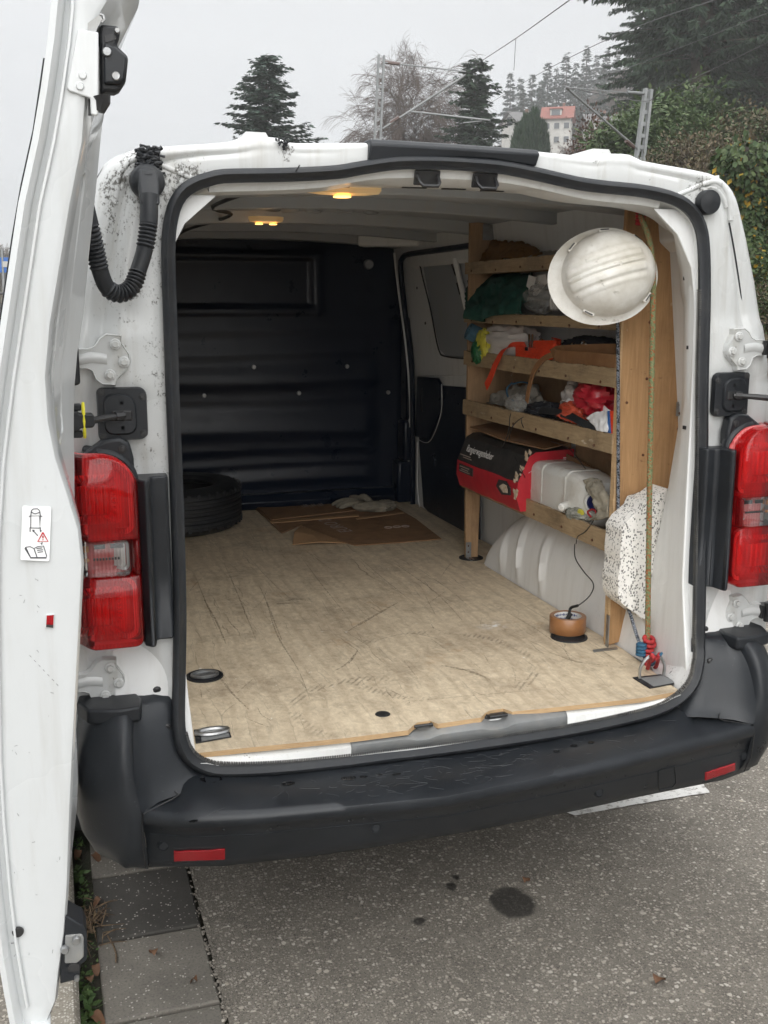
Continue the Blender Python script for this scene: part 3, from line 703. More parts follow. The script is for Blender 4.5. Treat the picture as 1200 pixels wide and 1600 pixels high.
# sill: painted lip, plastic cover in the middle, lower strikers
bot = [(320,1197),(352,1202),(430,1199),(530,1189),(600,1180),(700,1168),(800,1154),(900,1138),(1000,1116),(1040,1102),(1060,1090)]
def strip(x0, x1, n, dz=0, dyt=0):
    A = []; B = []; C_ = []
    fb = [(306,1181),(380,1173),(543,1158),(640,1146),(752,1130),(880,1110),(1000,1095),(1062,1084)]
    for k in range(n):
        x = lerp(x0, x1, k/(n-1)); yb = interp(bot, x)-4; yt = interp(fb, x)+2
        a = at(x, yt, Z=.580); b = at(x, yb, Y=-.052); A.append(a+V(0, .02, dz)); B.append(lerp(a, b, .45)+V(0, 0, dz+.003)); C_.append(b+V(0, 0, dz))
    return A, B, C_
mb = MB(); mb.loft(list(strip(310, 549, 20)), False); mb.loft(list(strip(886, 1064, 16)), False); mb.loft([[p+V(0, 0, -.016) for p in r] for r in strip(548, 887, 20)], False); sill = mb.build('sill', 'jamb_paint', van, 40)
A, B, C_ = strip(549, 886, 34, .004)
for i in range(34):
    x = lerp(549, 886, i/33)
    for xc in (661, 778):
        t = math.exp(-((x-xc)/20)**4)
        A[i] += V(0, .030*t, -.002*t); B[i] += V(0, -.002*t, -.007*t)
mb = MB(); mb.loft([A, B, C_], False); sc_ = mb.build('sill_cover', 'sill_plastic', sill, 40, solid=.004)
for px_, py_ in ((660, 1134), (777, 1119)):
    c = at(px_, py_, Z=.583); mb = MB(); mb.box(c+V(0, .012, -.004), (.062, .020, .010)); mb.tube([c+V(-.024, .012, 0), c+V(-.022, -.008, .004), c+V(.022, -.008, .004), c+V(.024, .012, 0)], .004, 8)
    mb.build('striker', 'black_metal', sill, 30, .003)

# black strip on the roof edge
pts_t = [(577, 217), (620, 219), (700, 224), (770, 229), (841, 234)]; pts_b = [(576, 254), (620, 247), (700, 246), (770, 249), (838, 260)]
A = [at(x, y, Y=.072) for x, y in pts_t]; A2 = [p+V(0, .05, .002) for p in A]; A1 = [p+V(0, -.012, -.012) for p in A]; B = [at(x, y, Y=.068) for x, y in pts_b]; B2 = [p+V(0, .03, 0) for p in B]
mb = MB(); mb.loft([[a, b, c, d, e_] for a, b, c, d, e_ in zip(A2, A, A1, B, B2)]); mb.build('header_strip', 'trim_plastic', van, 25, .004)

# scuff marks rubbed into the plywood
g = G('scuff'); nn = g.noise(120, 5, .75); tr_ = g.rng(nn, .40, .68, 0, .62); g.out((.12, .092, .066), .8, alpha=tr_, spec=.1)
rnd = random.Random(44)
def scuff(mb, pts, w, n=24):
    path = spline([fl(*p) for p in pts], n); L = []; R_2 = []
    for i, p in enumerate(path):
        t = (path[min(i+1, n-1)]-path[max(i-1, 0)]).normalized(); s_ = V(-t.y, t.x, 0); ww = w*(.35+.65*sin(pi*i/(n-1)))*(1+.5*noise.noise(p*30))
        L.append(p+s_*ww+V(0, 0, .0007)); R_2.append(p-s_*ww+V(0, 0, .0007))
    mb.loft([L, R_2], False)
mb = MB()
for pts, w in (([(417, 942), (433, 992), (466, 1047), (484, 1093)], .0022), ([(405, 915), (417, 942), (440, 1000)], .003), ([(319, 937), (337, 969), (353, 1006)], .003), ([(305, 900), (325, 950), (340, 985)], .002), ([(612, 877), (677, 923), (722, 969)], .003), ([(640, 880), (700, 920), (735, 950)], .002), ([(640, 1096), (740, 1087), (855, 1077)], .0016), ([(543, 987), (580, 965), (621, 942)], .006), ([(447, 939), (462, 936), (478, 938)], .008), ([(432, 944), (455, 942)], .010), ([(690, 1040), (730, 1048), (765, 1062)], .007), ([(520, 1050), (545, 1035), (560, 1015)], .004), ([(800, 935), (850, 965), (905, 1000)], .002), ([(780, 950), (840, 985), (900, 1030)], .0018), ([(560, 870), (600, 905), (650, 945)], .002), ([(470, 870), (500, 910), (540, 960)], .002), ([(350, 880), (372, 930), (400, 1000)], .0022), ([(380, 860), (420, 905), (470, 950)], .0018), ([(860, 1020), (905, 1035), (950, 1040)], .004), ([(930, 1010), (975, 1040)], .003), ([(590, 1000), (640, 990), (690, 1000)], .003), ([(330, 1040), (360, 1080), (390, 1110)], .003)): scuff(mb, pts, w)
for k in range(60):
    x, y = rnd.uniform(310, 950), rnd.uniform(860, 1130); p = fl(x, y)
    if p.x > .58 or p.x < -.62 or p.y < 0: continue
    a = rnd.choice([.9, 1.0, 1.1, .4, 2.3, .2])+rnd.gauss(0, .2); L = rnd.uniform(8, 46); scuff(mb, [(x, y), (x+cos(a)*L*.5+rnd.gauss(0, 3), y+sin(a)*L*.5), (x+cos(a)*L, y+sin(a)*L*.9)], rnd.uniform(.0008, .0024), 9)
mb.build('scuff_marks', 'scuff', floor_b, 0)['kind'] = 'stuff'
# ---------------- exterior fittings, built for the left side and mirrored
def mir(mb):
    m = MB(); m.v = [(-x, y, z) for x, y, z in mb.v]; m.f = [tuple(reversed(f)) for f in mb.f]; m.m = list(mb.m); return m
def both(mb, name, mats, parents, **k):
    out = []
    for s, par in zip((-1, 1), parents):
        out.append((mb if s < 0 else mir(mb)).build(name, mats, par, **k))
    return out
VV = (van, van)
def rrect(x0, x1, z0, z1, r, n=5):
    """rounded rectangle in the XZ plane, r = four corner radii or one (order: x0z0, x1z0, x1z1, x0z1)"""
    rs = r if isinstance(r, (list, tuple)) else [r]*4; out = []
    for (cx, cz, a0), q in zip(((x0, z0, pi), (x1, z0, 1.5*pi), (x1, z1, 0), (x0, z1, .5*pi)), rs):
        ix = cx+q if cx == x0 else cx-q; iz = cz+q if cz == z0 else cz-q
        for k in range(n+1):
            a = a0+k/n*pi/2; out.append((ix+cos(a)*q, iz+sin(a)*q))
    return out
# tail lamps -----------------------------------------------------------
def lampY(x, y0):            # lens wraps round the corner of the van
    w = max(0, -x-.845); return y0+1.9*w+7*w*w
def plate(poly, y0, depth, wrap=True, steps=((1.0, .0), (1.0, .6), (.985, .85), (.955, 1.0))):
    mb = MB(); cx = sum(p[0] for p in poly)/len(poly); cz = sum(p[1] for p in poly)/len(poly); rings = []
    for s, t in steps:
        ring = []
        for x, z in poly:
            xx = cx+(x-cx)*s; zz = cz+(z-cz)*s; yb = lampY(xx, y0) if wrap else y0
            ring.append(V(xx, yb-depth*t, zz))
        rings.append(ring)
    return mb.loft(rings)
def zrange(poly, x):
    zz = []
    for (ax, az), (bx, bz) in zip(poly, poly[1:]+poly[:1]):
        if (ax-x)*(bx-x) <= 0 and abs(bx-ax) > 1e-9: zz.append(az+(bz-az)*(x-ax)/(bx-ax))
    return (min(zz), max(zz)) if zz else None
def cover(poly, y0, depth):
    """curved front built in columns, edges rolled by a fixed width so neighbouring lenses stay flush"""
    x0 = min(p[0] for p in poly)+.0005; x1 = max(p[0] for p in poly)-.0005; rings = []; n = 30
    for k in range(n+1):
        t = k/n; t = .5-.5*cos(pi*t); x = lerp(x0, x1, t); lo, hi = zrange(poly, x); e = min(.006, (hi-lo)*.3); yb = lampY(x, y0); d = depth*(1-.55*max(0, 1-min(x-x0, x1-x)/.008)**2)
        rings.append([V(x, yb, lo), V(x, yb-d*.75, lo), V(x, yb-d*.94, lo+e*.3), V(x, yb-d, lo+e), V(x, yb-d, (lo+hi)/2), V(x, yb-d, hi-e), V(x, yb-d*.94, hi-e*.3), V(x, yb-d*.75, hi), V(x, yb, hi)])
    return MB().loft(rings)
cover2 = cover
lamps = both(cover2(rrect(-.944, -.739, .858, 1.266, [.03, .022, .074, .03], 8), .03, .022), 'tail_lamp', 'dark_red_reflector', VV, smooth=50)
both(plate(rrect(-.950, -.729, .849, 1.277, [.03, .022, .082, .03], 8), .040, .022), 'lamp_housing', 'trim_plastic', lamps, smooth=50)
# one flush outer cover: red above and below, clear between
flush = ((1, 0), (1, .80), (.992, .93), (.975, 1.0))
UP = rrect(-.945, -.737, 1.090, 1.268, [.004, .004, .075, .03], 8); LO = rrect(-.945, -.737, .856, 1.014, [.03, .022, .004, .004], 8); MI = rrect(-.945, -.756, 1.0145, 1.0895, [.004, .014, .014, .004], 5); ED = rrect(-.7555, -.737, 1.0145, 1.0895, .002)
for poly in (UP, LO): both(cover(poly, -.006, .042), 'red_lens', 'red_lens', lamps, smooth=50)
both(cover(MI, -.008, .042), 'clear_lens', 'clear_lens', lamps, smooth=50); both(cover(ED, -.006, .042), 'red_lens', 'red_lens', lamps, smooth=50)
def bezel(x0, x1, z0, z1, r, y, w=.010):
    mb = MB(); o = rrect(x0, x1, z0, z1, r, 6); i1 = rrect(x0+w, x1-w, z0+w, z1-w, max(r-w, .004) if not isinstance(r, list) else [max(k-w, .004) for k in r], 6)
    return mb.loft([[V(x, lampY(x, y+.012), z) for x, z in o], [V(x, lampY(x, y), z) for x, z in o], [V(x, lampY(x, y+.003), z) for x, z in i1], [V(x, lampY(x, y+.022), z) for x, z in i1]], True, (False, False))
for z0, z1, rr_ in ((1.098, 1.258, [.02, .02, .06, .03]), (.868, 1.006, [.025, .025, .03, .02])):
    both(bezel(-.938, -.747, z0, z1, rr_, -.018), 'bezel', 'red_reflector', lamps, smooth=40)
    both(bezel(-.905, -.770, z0+.022, z1-.026, [.012]*4, -.006, .012), 'bezel', 'red_reflector', lamps, smooth=40)
def fan(cx, cz, w, h):
    mb = MB(); n = 9
    for k in range(n):
        a = lerp(cx-w, cx+w, k/n); b = lerp(cx-w, cx+w, (k+1)/n); mb.loft([[V(a, -.002, z), V((a+b)/2, -.012, z), V(b, -.002, z)] for z in (cz-h, cz+h)], True)
    for k in range(30):
        a0 = 2*pi*k/30; a1 = 2*pi*(k+.82)/30; P = []
        for r in (1.18, 1.75):
            for a in (a0, a1): 
                q = max(abs(cos(a)), abs(sin(a))); P.append(V(cx+cos(a)/q*w*r, .004-.010*(r-1.1), cz+sin(a)/q*h*r))
        mid_ = sum(P, V(0, 0, 0))/4+V(0, -.006, 0); mb.add(P+[mid_], [(0, 1, 4), (1, 3, 4), (3, 2, 4), (2, 0, 4)])
    return mb
for cz in (1.172, .930): both(fan(-.835, cz, .036, .030), 'reflector', 'red_reflector', lamps, smooth=0)
both(bezel(-.94, -.760, 1.019, 1.085, .012, -.012, .006), 'clear_bezel', 'silver_reflector', lamps, smooth=40)
both(plate(rrect(-.93, -.768, 1.024, 1.080, .008), .004, .010, steps=((1, 0), (1, 1), (.9, 1))), 'reflector', 'silver_reflector', lamps)
mb = MB()
for k in range(9): mb.box((-.905+k*.0075, -.012, 1.070), (.0055, .006, .013)); mb.box((-.905+k*.0075, -.012, 1.046), (.0055, .006, .007))
both(mb, 'amber_insert', 'amber_reflector', lamps, smooth=0)
mb = MB()
for k in range(9): mb.box((-.832+k*.0062, -.012, 1.046), (.0040, .004, .005))
mb.box((-.82, -.012, 1.073), (.022, .004, .009)); mb.box((-.785, -.012, 1.073), (.026, .004, .009))
both(mb, 'bulb_window', 'black_metal', lamps, smooth=0)
# black pillar trims next to the lamps -----------------------------------
mb = MB(); mb.loft([[V(x, y, z) for x, y in ((-.742, .06), (-.736, -.02), (-.722, -.036), (-.714, -.030), (-.708, .010), (-.700, .016), (-.676, .014), (-.670, .022), (-.668, .06))] for z in (.848, .852, 1.0, 1.20, 1.212)])
trims = both(mb, 'pillar_trim', 'trim_plastic', VV, smooth=35, bevel=.006, seg=3)
mb = MB(); mb.loft([[V(x, y, z) for x, z in ((-.845, 1.262), (-.80, 1.293), (-.765, 1.297), (-.745, 1.285), (-.738, 1.250), (-.738, 1.215), (-.80, 1.225))] for y in (.06, .035, .025)])
caps = both(mb, 'lamp_cap', 'trim_plastic', trims, smooth=35, bevel=.008, seg=3)
def bolt_mesh(r, name, mat, head=.006):
    mb = MB(); mb.lathe([(r*1.55, 0), (r*1.55, -.0015), (r*1.3, -.003), (r*1.15, -.003)], ax=(0, 1, 0), n=20); mb.lathe([(r, -.001), (r, -head), (r*.8, -head-.001), (.0005, -head-.001)], ax=(0, 1, 0), n=6); return mb.mesh(name, mat, 20)
b_white = bolt_mesh(.0078, 'bolt', 'body_paint', .009); b_black = bolt_mesh(.0055, 'bolt', 'black_metal', .004)
for k, s in ((0, 1), (1, -1)): copy_mesh('bolt', b_black, caps[k], Matrix.Translation((-s*.762, .026, 1.272)))
# hinges -------------------------------------------------------------------
HP = [(118,545),(138,545),(148,540),(156,528),(166,521),(190,523),(190,534),(203,553),(205,565),(200,577),(183,594),(181,603),(160,602),(150,594),(144,580),(135,576),(118,576)]
hp3 = [at(x, y, Y=.044) for x, y in HP]; hb = [at(x, y, Y=.036) for x, y in ((180, 538), (194, 566), (172, 586))]
def hinge_mb():
    mb = MB(); hp_ = [V(p.x, .044, p.z) for p in hp3]
    c = sum(hp_, V(0, 0, 0))/len(hp_)
    mb.loft([[p+V(0, .030, 0) for p in hp_], [p+V(0, .002, 0) for p in hp_], [c+(p-c)*.955+V(0, -.003, 0) for p in hp_], [c+(p-c)*.92+V(0, -.001, 0) for p in hp_]])
    return mb
hme = hinge_mb().mesh('hinge', 'body_paint', 30)
mbk = MB(); mbk.loft([[V(x, .0415-.005*cos((t-.5)*pi)*s, 1.460+dz+.004*sin(x*60)) for x in (-.845, -.815, -.795, -.782)] for t, dz, s in ((0, -.011, 0), (.25, -.007, .7), (.5, 0, 1), (.75, .007, .7), (1, .011, 0))], False); knme = mbk.mesh('hinge_bead', 'body_paint', 60)
mbl = MB(); mbl.tube([V(-.857, .030, 1.435), V(-.857, .030, 1.487)], .011, 12); mbl.box((-.853, .045, 1.461), (.03, .03, .036)); klme = mbl.mesh('hinge_knuckle', 'black_metal')
for s in (1, -1):
    for off in (V(0, 0, 0), V(-.046, -.006, -.702)):
        mw = Matrix.Diagonal((s, 1, 1, 1)) @ Matrix.Translation(off)
        h = copy_mesh('hinge', hme, van, mw)
        for b in hb:
            o = bpy.data.objects.new('bolt', b_white); COL.objects.link(o); o.parent = h; o.location = (b.x, .041, b.z)
        for nm, me in (('bead', knme), ('knuckle', klme)):
            o = bpy.data.objects.new(nm, me); COL.objects.link(o); o.parent = h
# door check plates ------------------------------------------------------------
CP = rrect(-.807, -.704, 1.288, 1.400, [.012, .018, .018, .012])
cps = both(plate(CP, .058, .016, False, ((1, 0), (1, .5), (.97, 1.0))), 'check_plate', 'trim_plastic', VV, smooth=35)
both(plate(rrect(-.795, -.727, 1.300, 1.388, [.02, .02, .03, .02]), .045, .010, False, ((1, 0), (.97, .7), (.9, 1.0))), 'check_cover', 'trim_plastic', cps, smooth=40)
for k, s in ((0, 1), (1, -1)):
    for x, z in ((-.798, 1.391), (-.713, 1.380), (-.798, 1.298), (-.714, 1.302), (-.757, 1.368), (-.757, 1.316)):
        copy_mesh('bolt', b_black, cps[k], Matrix.Translation((s*x, .040 if abs(x) < .76 and abs(x) > .75 else .044, z)))
mb = MB(); mb.box((-.758, .037, 1.342), (.042, .010, .022)); both(mb, 'check_slot', 'black_metal', cps, smooth=0, bevel=.003)
mb = MB(); mb.tube([V(-.752, .030, 1.343), V(-.79, .012, 1.341), V(-.83, -.02, 1.338)], [.006, .007, .008], 8); mb.tube([V(-.756, .028, 1.343), V(-.772, .022, 1.342)], .010, 8); both(mb, 'check_arm', 'black_metal', cps)
a0 = at(108, 656, Y=-.06); a1 = at(147, 655, Y=-.03)
mb = MB(); mb.loft([[V(lerp(a0.x, a1.x, t), -.045+dy, a1.z+dz) for dy, dz in ((-.018, -.017*w), (-.018, .017*w), (.018, .017*w), (.018, -.017*w))] for t, w in ((-.3, 1.1), (.35, 1.2), (.4, .85), (.9, .8), (1.0, .55))]); mb.box((lerp(a0.x, a1.x, .3), -.045, a1.z+.027), (.02, .02, .014)); mb.box((lerp(a0.x, a1.x, .3), -.045, a1.z-.027), (.02, .02, .014))
both(mb, 'check_housing', 'black_plastic', cps, smooth=30, bevel=.003)
simple('yellow_plastic', (.80, .72, .04), None, 1, .45)
mb = MB(); c = V(lerp(a0.x, a1.x, .58), -.045, a1.z); mb.tube([c+V(.0, sin(a)*.016, cos(a)*.034) for a in [k*pi/10 for k in range(20)]], .0035, 6, closed=True, flat=1.0); mb.build('check_ring', 'yellow_plastic', cps[0])
# cable conduit from pillar to left door -------------------------------------
hp_ = [(at(132, 318, Y=-.07)), at(140, 352, Y=-.07), at(150, 395, Y=-.055), at(157, 425, Y=-.045), at(168, 450, Y=-.035), at(187, 459, Y=-.025), at(206, 448, Y=-.015), at(217, 420, Y=-.005), at(226, 390, Y=.0), at(231, 360, Y=.005), at(233, 335, Y=.01), at(233, 305, Y=.02)]
path = spline(hp_, 260); rad = []
for i in range(260):
    t = i/259; r = .0165
    if .10 < t < .30 or .40 < t < .62 or .74 < t < .86: r += .0022*(1 if (i % 5) in (0, 1) else -.7 if (i % 5) == 3 else .2)
    elif t < .10: r = .0175
    elif t > .86: r = .0180
    rad.append(r)
mb = MB(); mb.tube(path, rad, 14); hose = mb.build('cable_conduit', 'rubber', van, 60)
c = at(230, 284, Y=.066); mb = MB(); mb.lathe([(.001, -.030), (.016, -.030), (.022, -.020), (.034, -.014), (.036, -.004), (.036, .01)], c, (0, 1, 0), 24); mb.loft([[path[-1]+V(-.019, .01, -.02), path[-1]+V(.019, .01, -.02), path[-1]+V(.019, -.018, -.02), path[-1]+V(-.019, -.018, -.02)], [c+V(-.022, -.01, -.01), c+V(.022, -.01, -.01), c+V(.020, -.036, -.005), c+V(-.020, -.036, -.005)], [c+V(-.020, .0, .02), c+V(.020, .0, .02), c+V(.016, -.024, .024), c+V(-.016, -.024, .024)]]); mb.build('boot', 'rubber', hose, 40, .004)
c0 = at(128, 330, Y=-.075); mb = MB(); mb.lathe([(.030, -.012), (.030, .004), (.020, .012), (.018, .02)], c0+V(-.006, 0, .0), (1, 0, -.1), 20); mb.build('collar', 'rubber', hose)
# rubber plug on the right pillar
c = at(1107, 316, Y=.062); mb = MB(); mb.lathe([(.001, -.014), (.012, -.0135), (.020, -.011), (.028, -.010), (.030, -.004), (.030, .012)], c, (0, 1, 0), 28); mb.build('rubber_plug', 'rubber', van, 40)
# pressed gutter beads at both upper corners
bead = spline([V(x, yr(z)+.004, z) for x, z in ((-.590, 1.832), (-.625, 1.845), (-.67, 1.862), (-.70, 1.866), (-.722, 1.852), (-.738, 1.825), (-.745, 1.79), (-.746, 1.775))], 40)
mb = MB(); mb.tube(bead, [.007+.0012*noise.noise(p*60) for p in bead], 10)
b2 = [p+V(.006, .002, -.014) for p in bead[:32]]; mb.tube(b2, [.0055+.0012*noise.noise(p*60) for p in b2], 10)
both(mb, 'gutter_bead', 'body_paint', VV, smooth=60)
# joint line of the outer side panel
mb = MB(); ln = spline([V(-x, yr(z)+.0075, z) for x, z in ((.745, 1.77), (.765, 1.70), (.79, 1.60), (.815, 1.50), (.825, 1.42))], 30); mb.tube(ln, .0022, 6); both(mb, 'panel_joint', 'rubber', VV)
# tarry sealant and moss at the upper left joint
mb = MB(); rnd = random.Random(9)
c = at(236, 248, Y=.062)
for k in range(16):
    t = k/15; p = V(c.x+rnd.uniform(-.012, .012), .064, lerp(c.z+.022, c.z-.030, t)); n = 9
    pts = [p+V(-.018-rnd.uniform(0, .006)+j*.0055, rnd.uniform(-.004, .002), rnd.uniform(-.004, .004)) for j in range(n)]
    mb.tube(pts, [rnd.uniform(.002, .0055) for _ in range(n)], 6)
mb.build('sealant_smear', 'rubber', van, 60)
mb = MB(); c = at(442, 224, Y=.070)
for k in range(30):
    p = c+V(rnd.gauss(0, .006), rnd.uniform(0, .006), rnd.gauss(0, .006)); mb.tube([p, p+V(rnd.uniform(-.004, .004), -.004, rnd.uniform(-.005, .004))], rnd.uniform(.0015, .003), 5)
mb.tube([at(462, 268, Y=.055), at(466, 262, Y=.05), at(468, 258, Y=.047)], .0016, 5)
mb.build('moss_tuft', 'rubber', van, 60)

# ---------------- rear bumper
XS = [222, 240, 277, 340, 420, 520, 600, 700, 800, 900, 1000, 1060, 1110, 1150, 1178]
backl = [(222,1268),(277,1226),(300,1214),(330,1213),(430,1211),(600,1193),(800,1168),(1000,1131),(1062,1112),(1077,1114),(1178,1134)]
ridge = [(222,1268),(300,1274),(400,1269),(550,1255),(700,1240),(800,1220),(900,1200),(1050,1165),(1178,1133)]
bott = [(233,1358),(350,1357),(500,1340),(600,1325),(750,1300),(900,1270),(1000,1248),(1130,1222),(1172,1206)]
def bz(x, tab, Z): return at(x, interp(tab, x), Z=Z)
rb = []
for x in [lerp(223, 1177, k/60) for k in range(61)]:
    P = bz(x, ridge, .512)
    yb = interp(backl, x); B0 = at(x, yb, Y=-.055) if 277 <= x <= 1077 else bz(x, backl, .514)
    D = at(min(max(x, 233), 1172), interp(bott, x), Z=.352)
    if D.y < P.y+.012: D.y = P.y+.012
    fw = V(0, -1, 0)
    rb.append([B0+V(0, .05, -.004), B0, lerp(B0, P, .55)+V(0, 0, .004), lerp(B0, P, .92)+V(0, 0, .002), P+V(0, -.004, -.004), P+V(0, -.008, -.016), P+V(0, -.002, -.030), P+V(0, .006, -.036),
               lerp(P, D, .45)+V(0, -.004, 0), lerp(P, D, .80)+V(0, -.003, 0), D+V(0, .003, .004), D+V(0, .03, -.008), D+V(0, .10, -.002)])
mb = MB(); mb.loft(rb, False); bumper = mb.build('rear_bumper', 'bumper_plastic', van, 50)
# raised lower face panel outline, parking sensors, reflectors, tow cover
def face_pt(x, y):
    best = None; lo_, hi_ = 0, 60
    k = min(max((x-223)/(1177-223)*60, 0), 59.999); i = int(k); t = k-i
    sec = [rb[i][j].lerp(rb[i+1][j], t) for j in range(13)]
    for j in range(7, 10):
        for s in range(21):
            p = sec[j].lerp(sec[j+1], s/20); d = p-CAM; yy = 800-FPX*d.dot(UPV)/d.dot(FWD)
            if best is None or abs(yy-y) < best[0]: best = (abs(yy-y), p)
    return best[1]
for x, y in ((255, 1321), (586, 1293), (934, 1238), (1160, 1180)):
    p = face_pt(x, y); mb = MB(); mb.lathe([(.001, -.0040), (.0085, -.0040), (.0100, -.0005), (.0112, -.0030), (.0125, -.0030), (.0130, .004)], p, (0, 1, 0), 24); mb.build('parking_sensor', 'trim_plastic', bumper, 30)
def bump_rect(x0, x1, y0, y1, name, mat, thick, tl=0):
    top = [face_pt(lerp(x0, x1, k/8), lerp(y0[0], y0[1], k/8)) for k in range(9)]; bo = [face_pt(lerp(x0, x1, k/8), lerp(y1[0], y1[1], k/8)) for k in range(8, -1, -1)]
    mb = MB(); a = [p+V(0, .003, 0) for p in top+bo]; c = sum(a, V(0, 0, 0))/len(a); mb.loft([a, [p+V(0, -thick, 0) for p in a], [c+(p-c)*.94+V(0, -thick-.002, 0) for p in a]]); return mb.build(name, mat, bumper, 30, .003)
bump_rect(267, 354, (1325, 1323), (1350, 1345), 'reflector_recess', 'black_plastic', .002)
bump_rect(271, 351, (1329, 1326), (1345, 1342), 'reflector', 'bumper_reflector', .006)
bump_rect(1096, 1150, (1206, 1189), (1224, 1206), 'reflector_recess', 'black_plastic', .002)
bump_rect(1100, 1147, (1207, 1191), (1219, 1203), 'reflector', 'bumper_reflector', .006)
def outline(pts, name, par, r=.0014, mat='trim_plastic'):
    mb = MB(); mb.tube([face_pt(*p)+V(0, -.001, 0) for p in pts], r, 5, closed=True); return mb.build(name, mat, par)
outline([(1027, 1203), (1053, 1197), (1055, 1222), (1050, 1230), (1030, 1235), (1028, 1228)], 'tow_cover', bumper)
mb = MB(); mb.tube([face_pt(x, interp(ridge, x)+34) for x in range(234, 1172, 12)], .0016, 5); mb.build('crease', 'bumper_plastic', bumper)
# drips of dirt water beaded below the step edge
rnd = random.Random(31); mb = MB()
for k in range(34):
    x = rnd.uniform(240, 1165); p = face_pt(x, interp(ridge, x)+rnd.uniform(24, 32)); r = rnd.uniform(.0018, .0034)
    mb.lathe([(.0002, -.0012), (r*.7, -.001), (r, .001)], p+V(0, -.001, 0), (0, 1, 0), 7)
o = mb.build('water_drops', 'black_metal', bumper, 60); o['kind'] = 'stuff'
g = G('wet_film'); g.out((.006, .006, .007), .06, spec=.6)
mb = MB()
for x, y, r in ((330, 1226, .024), (450, 1221, .016), (545, 1211, .018), (568, 1208, .010), (592, 1204, .009), (620, 1203, .011), (897, 1160, .010), (924, 1156, .009), (302, 1270, .010), (870, 1168, .009)):
    c = at(x, y, Z=.528); 
    k = min(max((x-223)/(1177-223)*60, 0), 59.99); i = int(k); n = 16
    B0, P = rb[i][1], rb[i][4]
    def sz(yy): 
        t = min(max((yy-B0.y)/min(P.y-B0.y, -.001), 0), 1); return B0.z+(P.z-B0.z)*t+.0058*sin(pi*t)**.7
    mb.add([V(c.x+cos(2*pi*q/n)*r*(1+.4*noise.noise(V(q*.9, x, 0))), c.y+sin(2*pi*q/n)*r*.55*(1+.5*noise.noise(V(q*1.3, y, 2))), 0) for q in range(n)], [tuple(range(n))])
mb.v = [(x, y, 0) for x, y, z in mb.v]
vv = []
for x, y, z in mb.v:
    # height of the step surface under this point
    best = min(range(61), key=lambda i: abs(rb[i][2].x-x)); s = rb[best]; t = min(max((y-s[1].y)/min(s[4].y-s[1].y, -.001), 0), 1)
    zz = interp([(0, s[1].z), (.55, s[2].z), (.92, s[3].z), (1.0, s[4].z)], t); vv.append((x, y, zz+.0012))
mb.v = vv; o = mb.build('wet_patches', 'wet_film', bumper, 0); o['kind'] = 'stuff'
# scratches on the loading step
simple('scratch_grey', (.055, .058, .062), None, 1, .7)
rnd = random.Random(63); mb = MB()
def step_pt(x, y):
    b_ = min(range(61), key=lambda i: abs(rb[i][2].x-x)); s_ = rb[b_]; t = min(max((y-s_[1].y)/min(s_[4].y-s_[1].y, -.001), 0), 1); return V(x, y, interp([(0, s_[1].z), (.55, s_[2].z), (.92, s_[3].z), (1.0, s_[4].z)], t)+.0006)
for k in range(120):
    x = rnd.gauss(.0, .30); y = rnd.uniform(-.20, -.07); a = rnd.uniform(0, 6.28); L = rnd.uniform(.01, .06); bend = rnd.gauss(0, .6)
    if abs(x) > .6: continue
    mb.tube([step_pt(x+cos(a+bend*t)*L*t, y+sin(a+bend*t)*L*t*.6) for t in (0, .33, .66, 1)], rnd.uniform(.0002, .0004), 3)
mb.build('scratches', 'scratch_grey', bumper, 0)['kind'] = 'stuff'
# corner mouldings: plan curve at every height, from the inner edge round to the flank
eL = spline([V(-.762, .045, .722), V(-.765, -.01, .712), V(-.775, -.065, .665), V(-.778, -.100, .60), V(-.775, -.118, .545), V(-.768, -.122, .512)], 20)
eLz = sorted((p.z, p) for p in eL)
def edge_at(z):
    if z <= .512: return V(-.768+.010*sst(.512, .35, z), interp([(.340, -.03), (.352, -.075), (.40, -.108), (.512, -.124)], z), z)
    for (z0, a), (z1, b) in zip(eLz, eLz[1:]):
        if z <= z1: return a.lerp(b, (z-z0)/(z1-z0))
    return eLz[-1][1]
def corner_ring(z):
    f = interp([(.34, -.02), (.355, -.062), (.385, -.098), (.44, -.120), (.52, -.126), (.60, -.118), (.665, -.098), (.700, -.070), (.715, -.045), (.724, -.005)], z)
    o = interp([(.34, -.80), (.355, -.845), (.385, -.875), (.44, -.897), (.50, -.903), (.60, -.897), (.70, -.878), (.715, -.868), (.724, -.845)], z)
    pts = [edge_at(z), V(-.785, f-.001, z), V(-.812, f+.003, z), V(o+.045, f+.028, z), V(o+.012, f+.075, z), V(o, .04, z), V(o-.012, .16, z), V(o-.016, .50, z)]
    return spline(pts, 40)
mb = MB(); mb.loft([corner_ring(z) for z in (.341, .350, .362, .385, .41, .44, .47, .50, .53, .56, .59, .62, .65, .675, .695, .708, .716, .7235)], False)
corners = both(mb, 'bumper_corner', 'bumper_plastic', VV, smooth=60)
eM = spline([V(-.725, .045, .722), V(-.715, -.005, .71), V(-.712, -.030, .665), V(-.712, -.052, .60), V(-.705, -.068, .55), V(-.690, -.085, .525)], 20)
eR = spline([V(-.665, .035, .722), V(-.665, .01, .70), V(-.660, -.01, .65), V(-.652, -.03, .595), V(-.632, -.045, .552), V(-.604, -.055, .528)], 20)
mb = MB(); mb.loft([eL, [a.lerp(b, .15)+V(0, .006, 0) for a, b in zip(eL, eM)], [a.lerp(b, .5)+V(0, .012, 0) for a, b in zip(eL, eM)], eM, [a.lerp(b, .5)+V(0, .004, 0) for a, b in zip(eM, eR)], eR, [p+V(.006, .03, 0) for p in eR]], False)
both(mb, 'corner_face', 'bumper_plastic', corners, smooth=60)
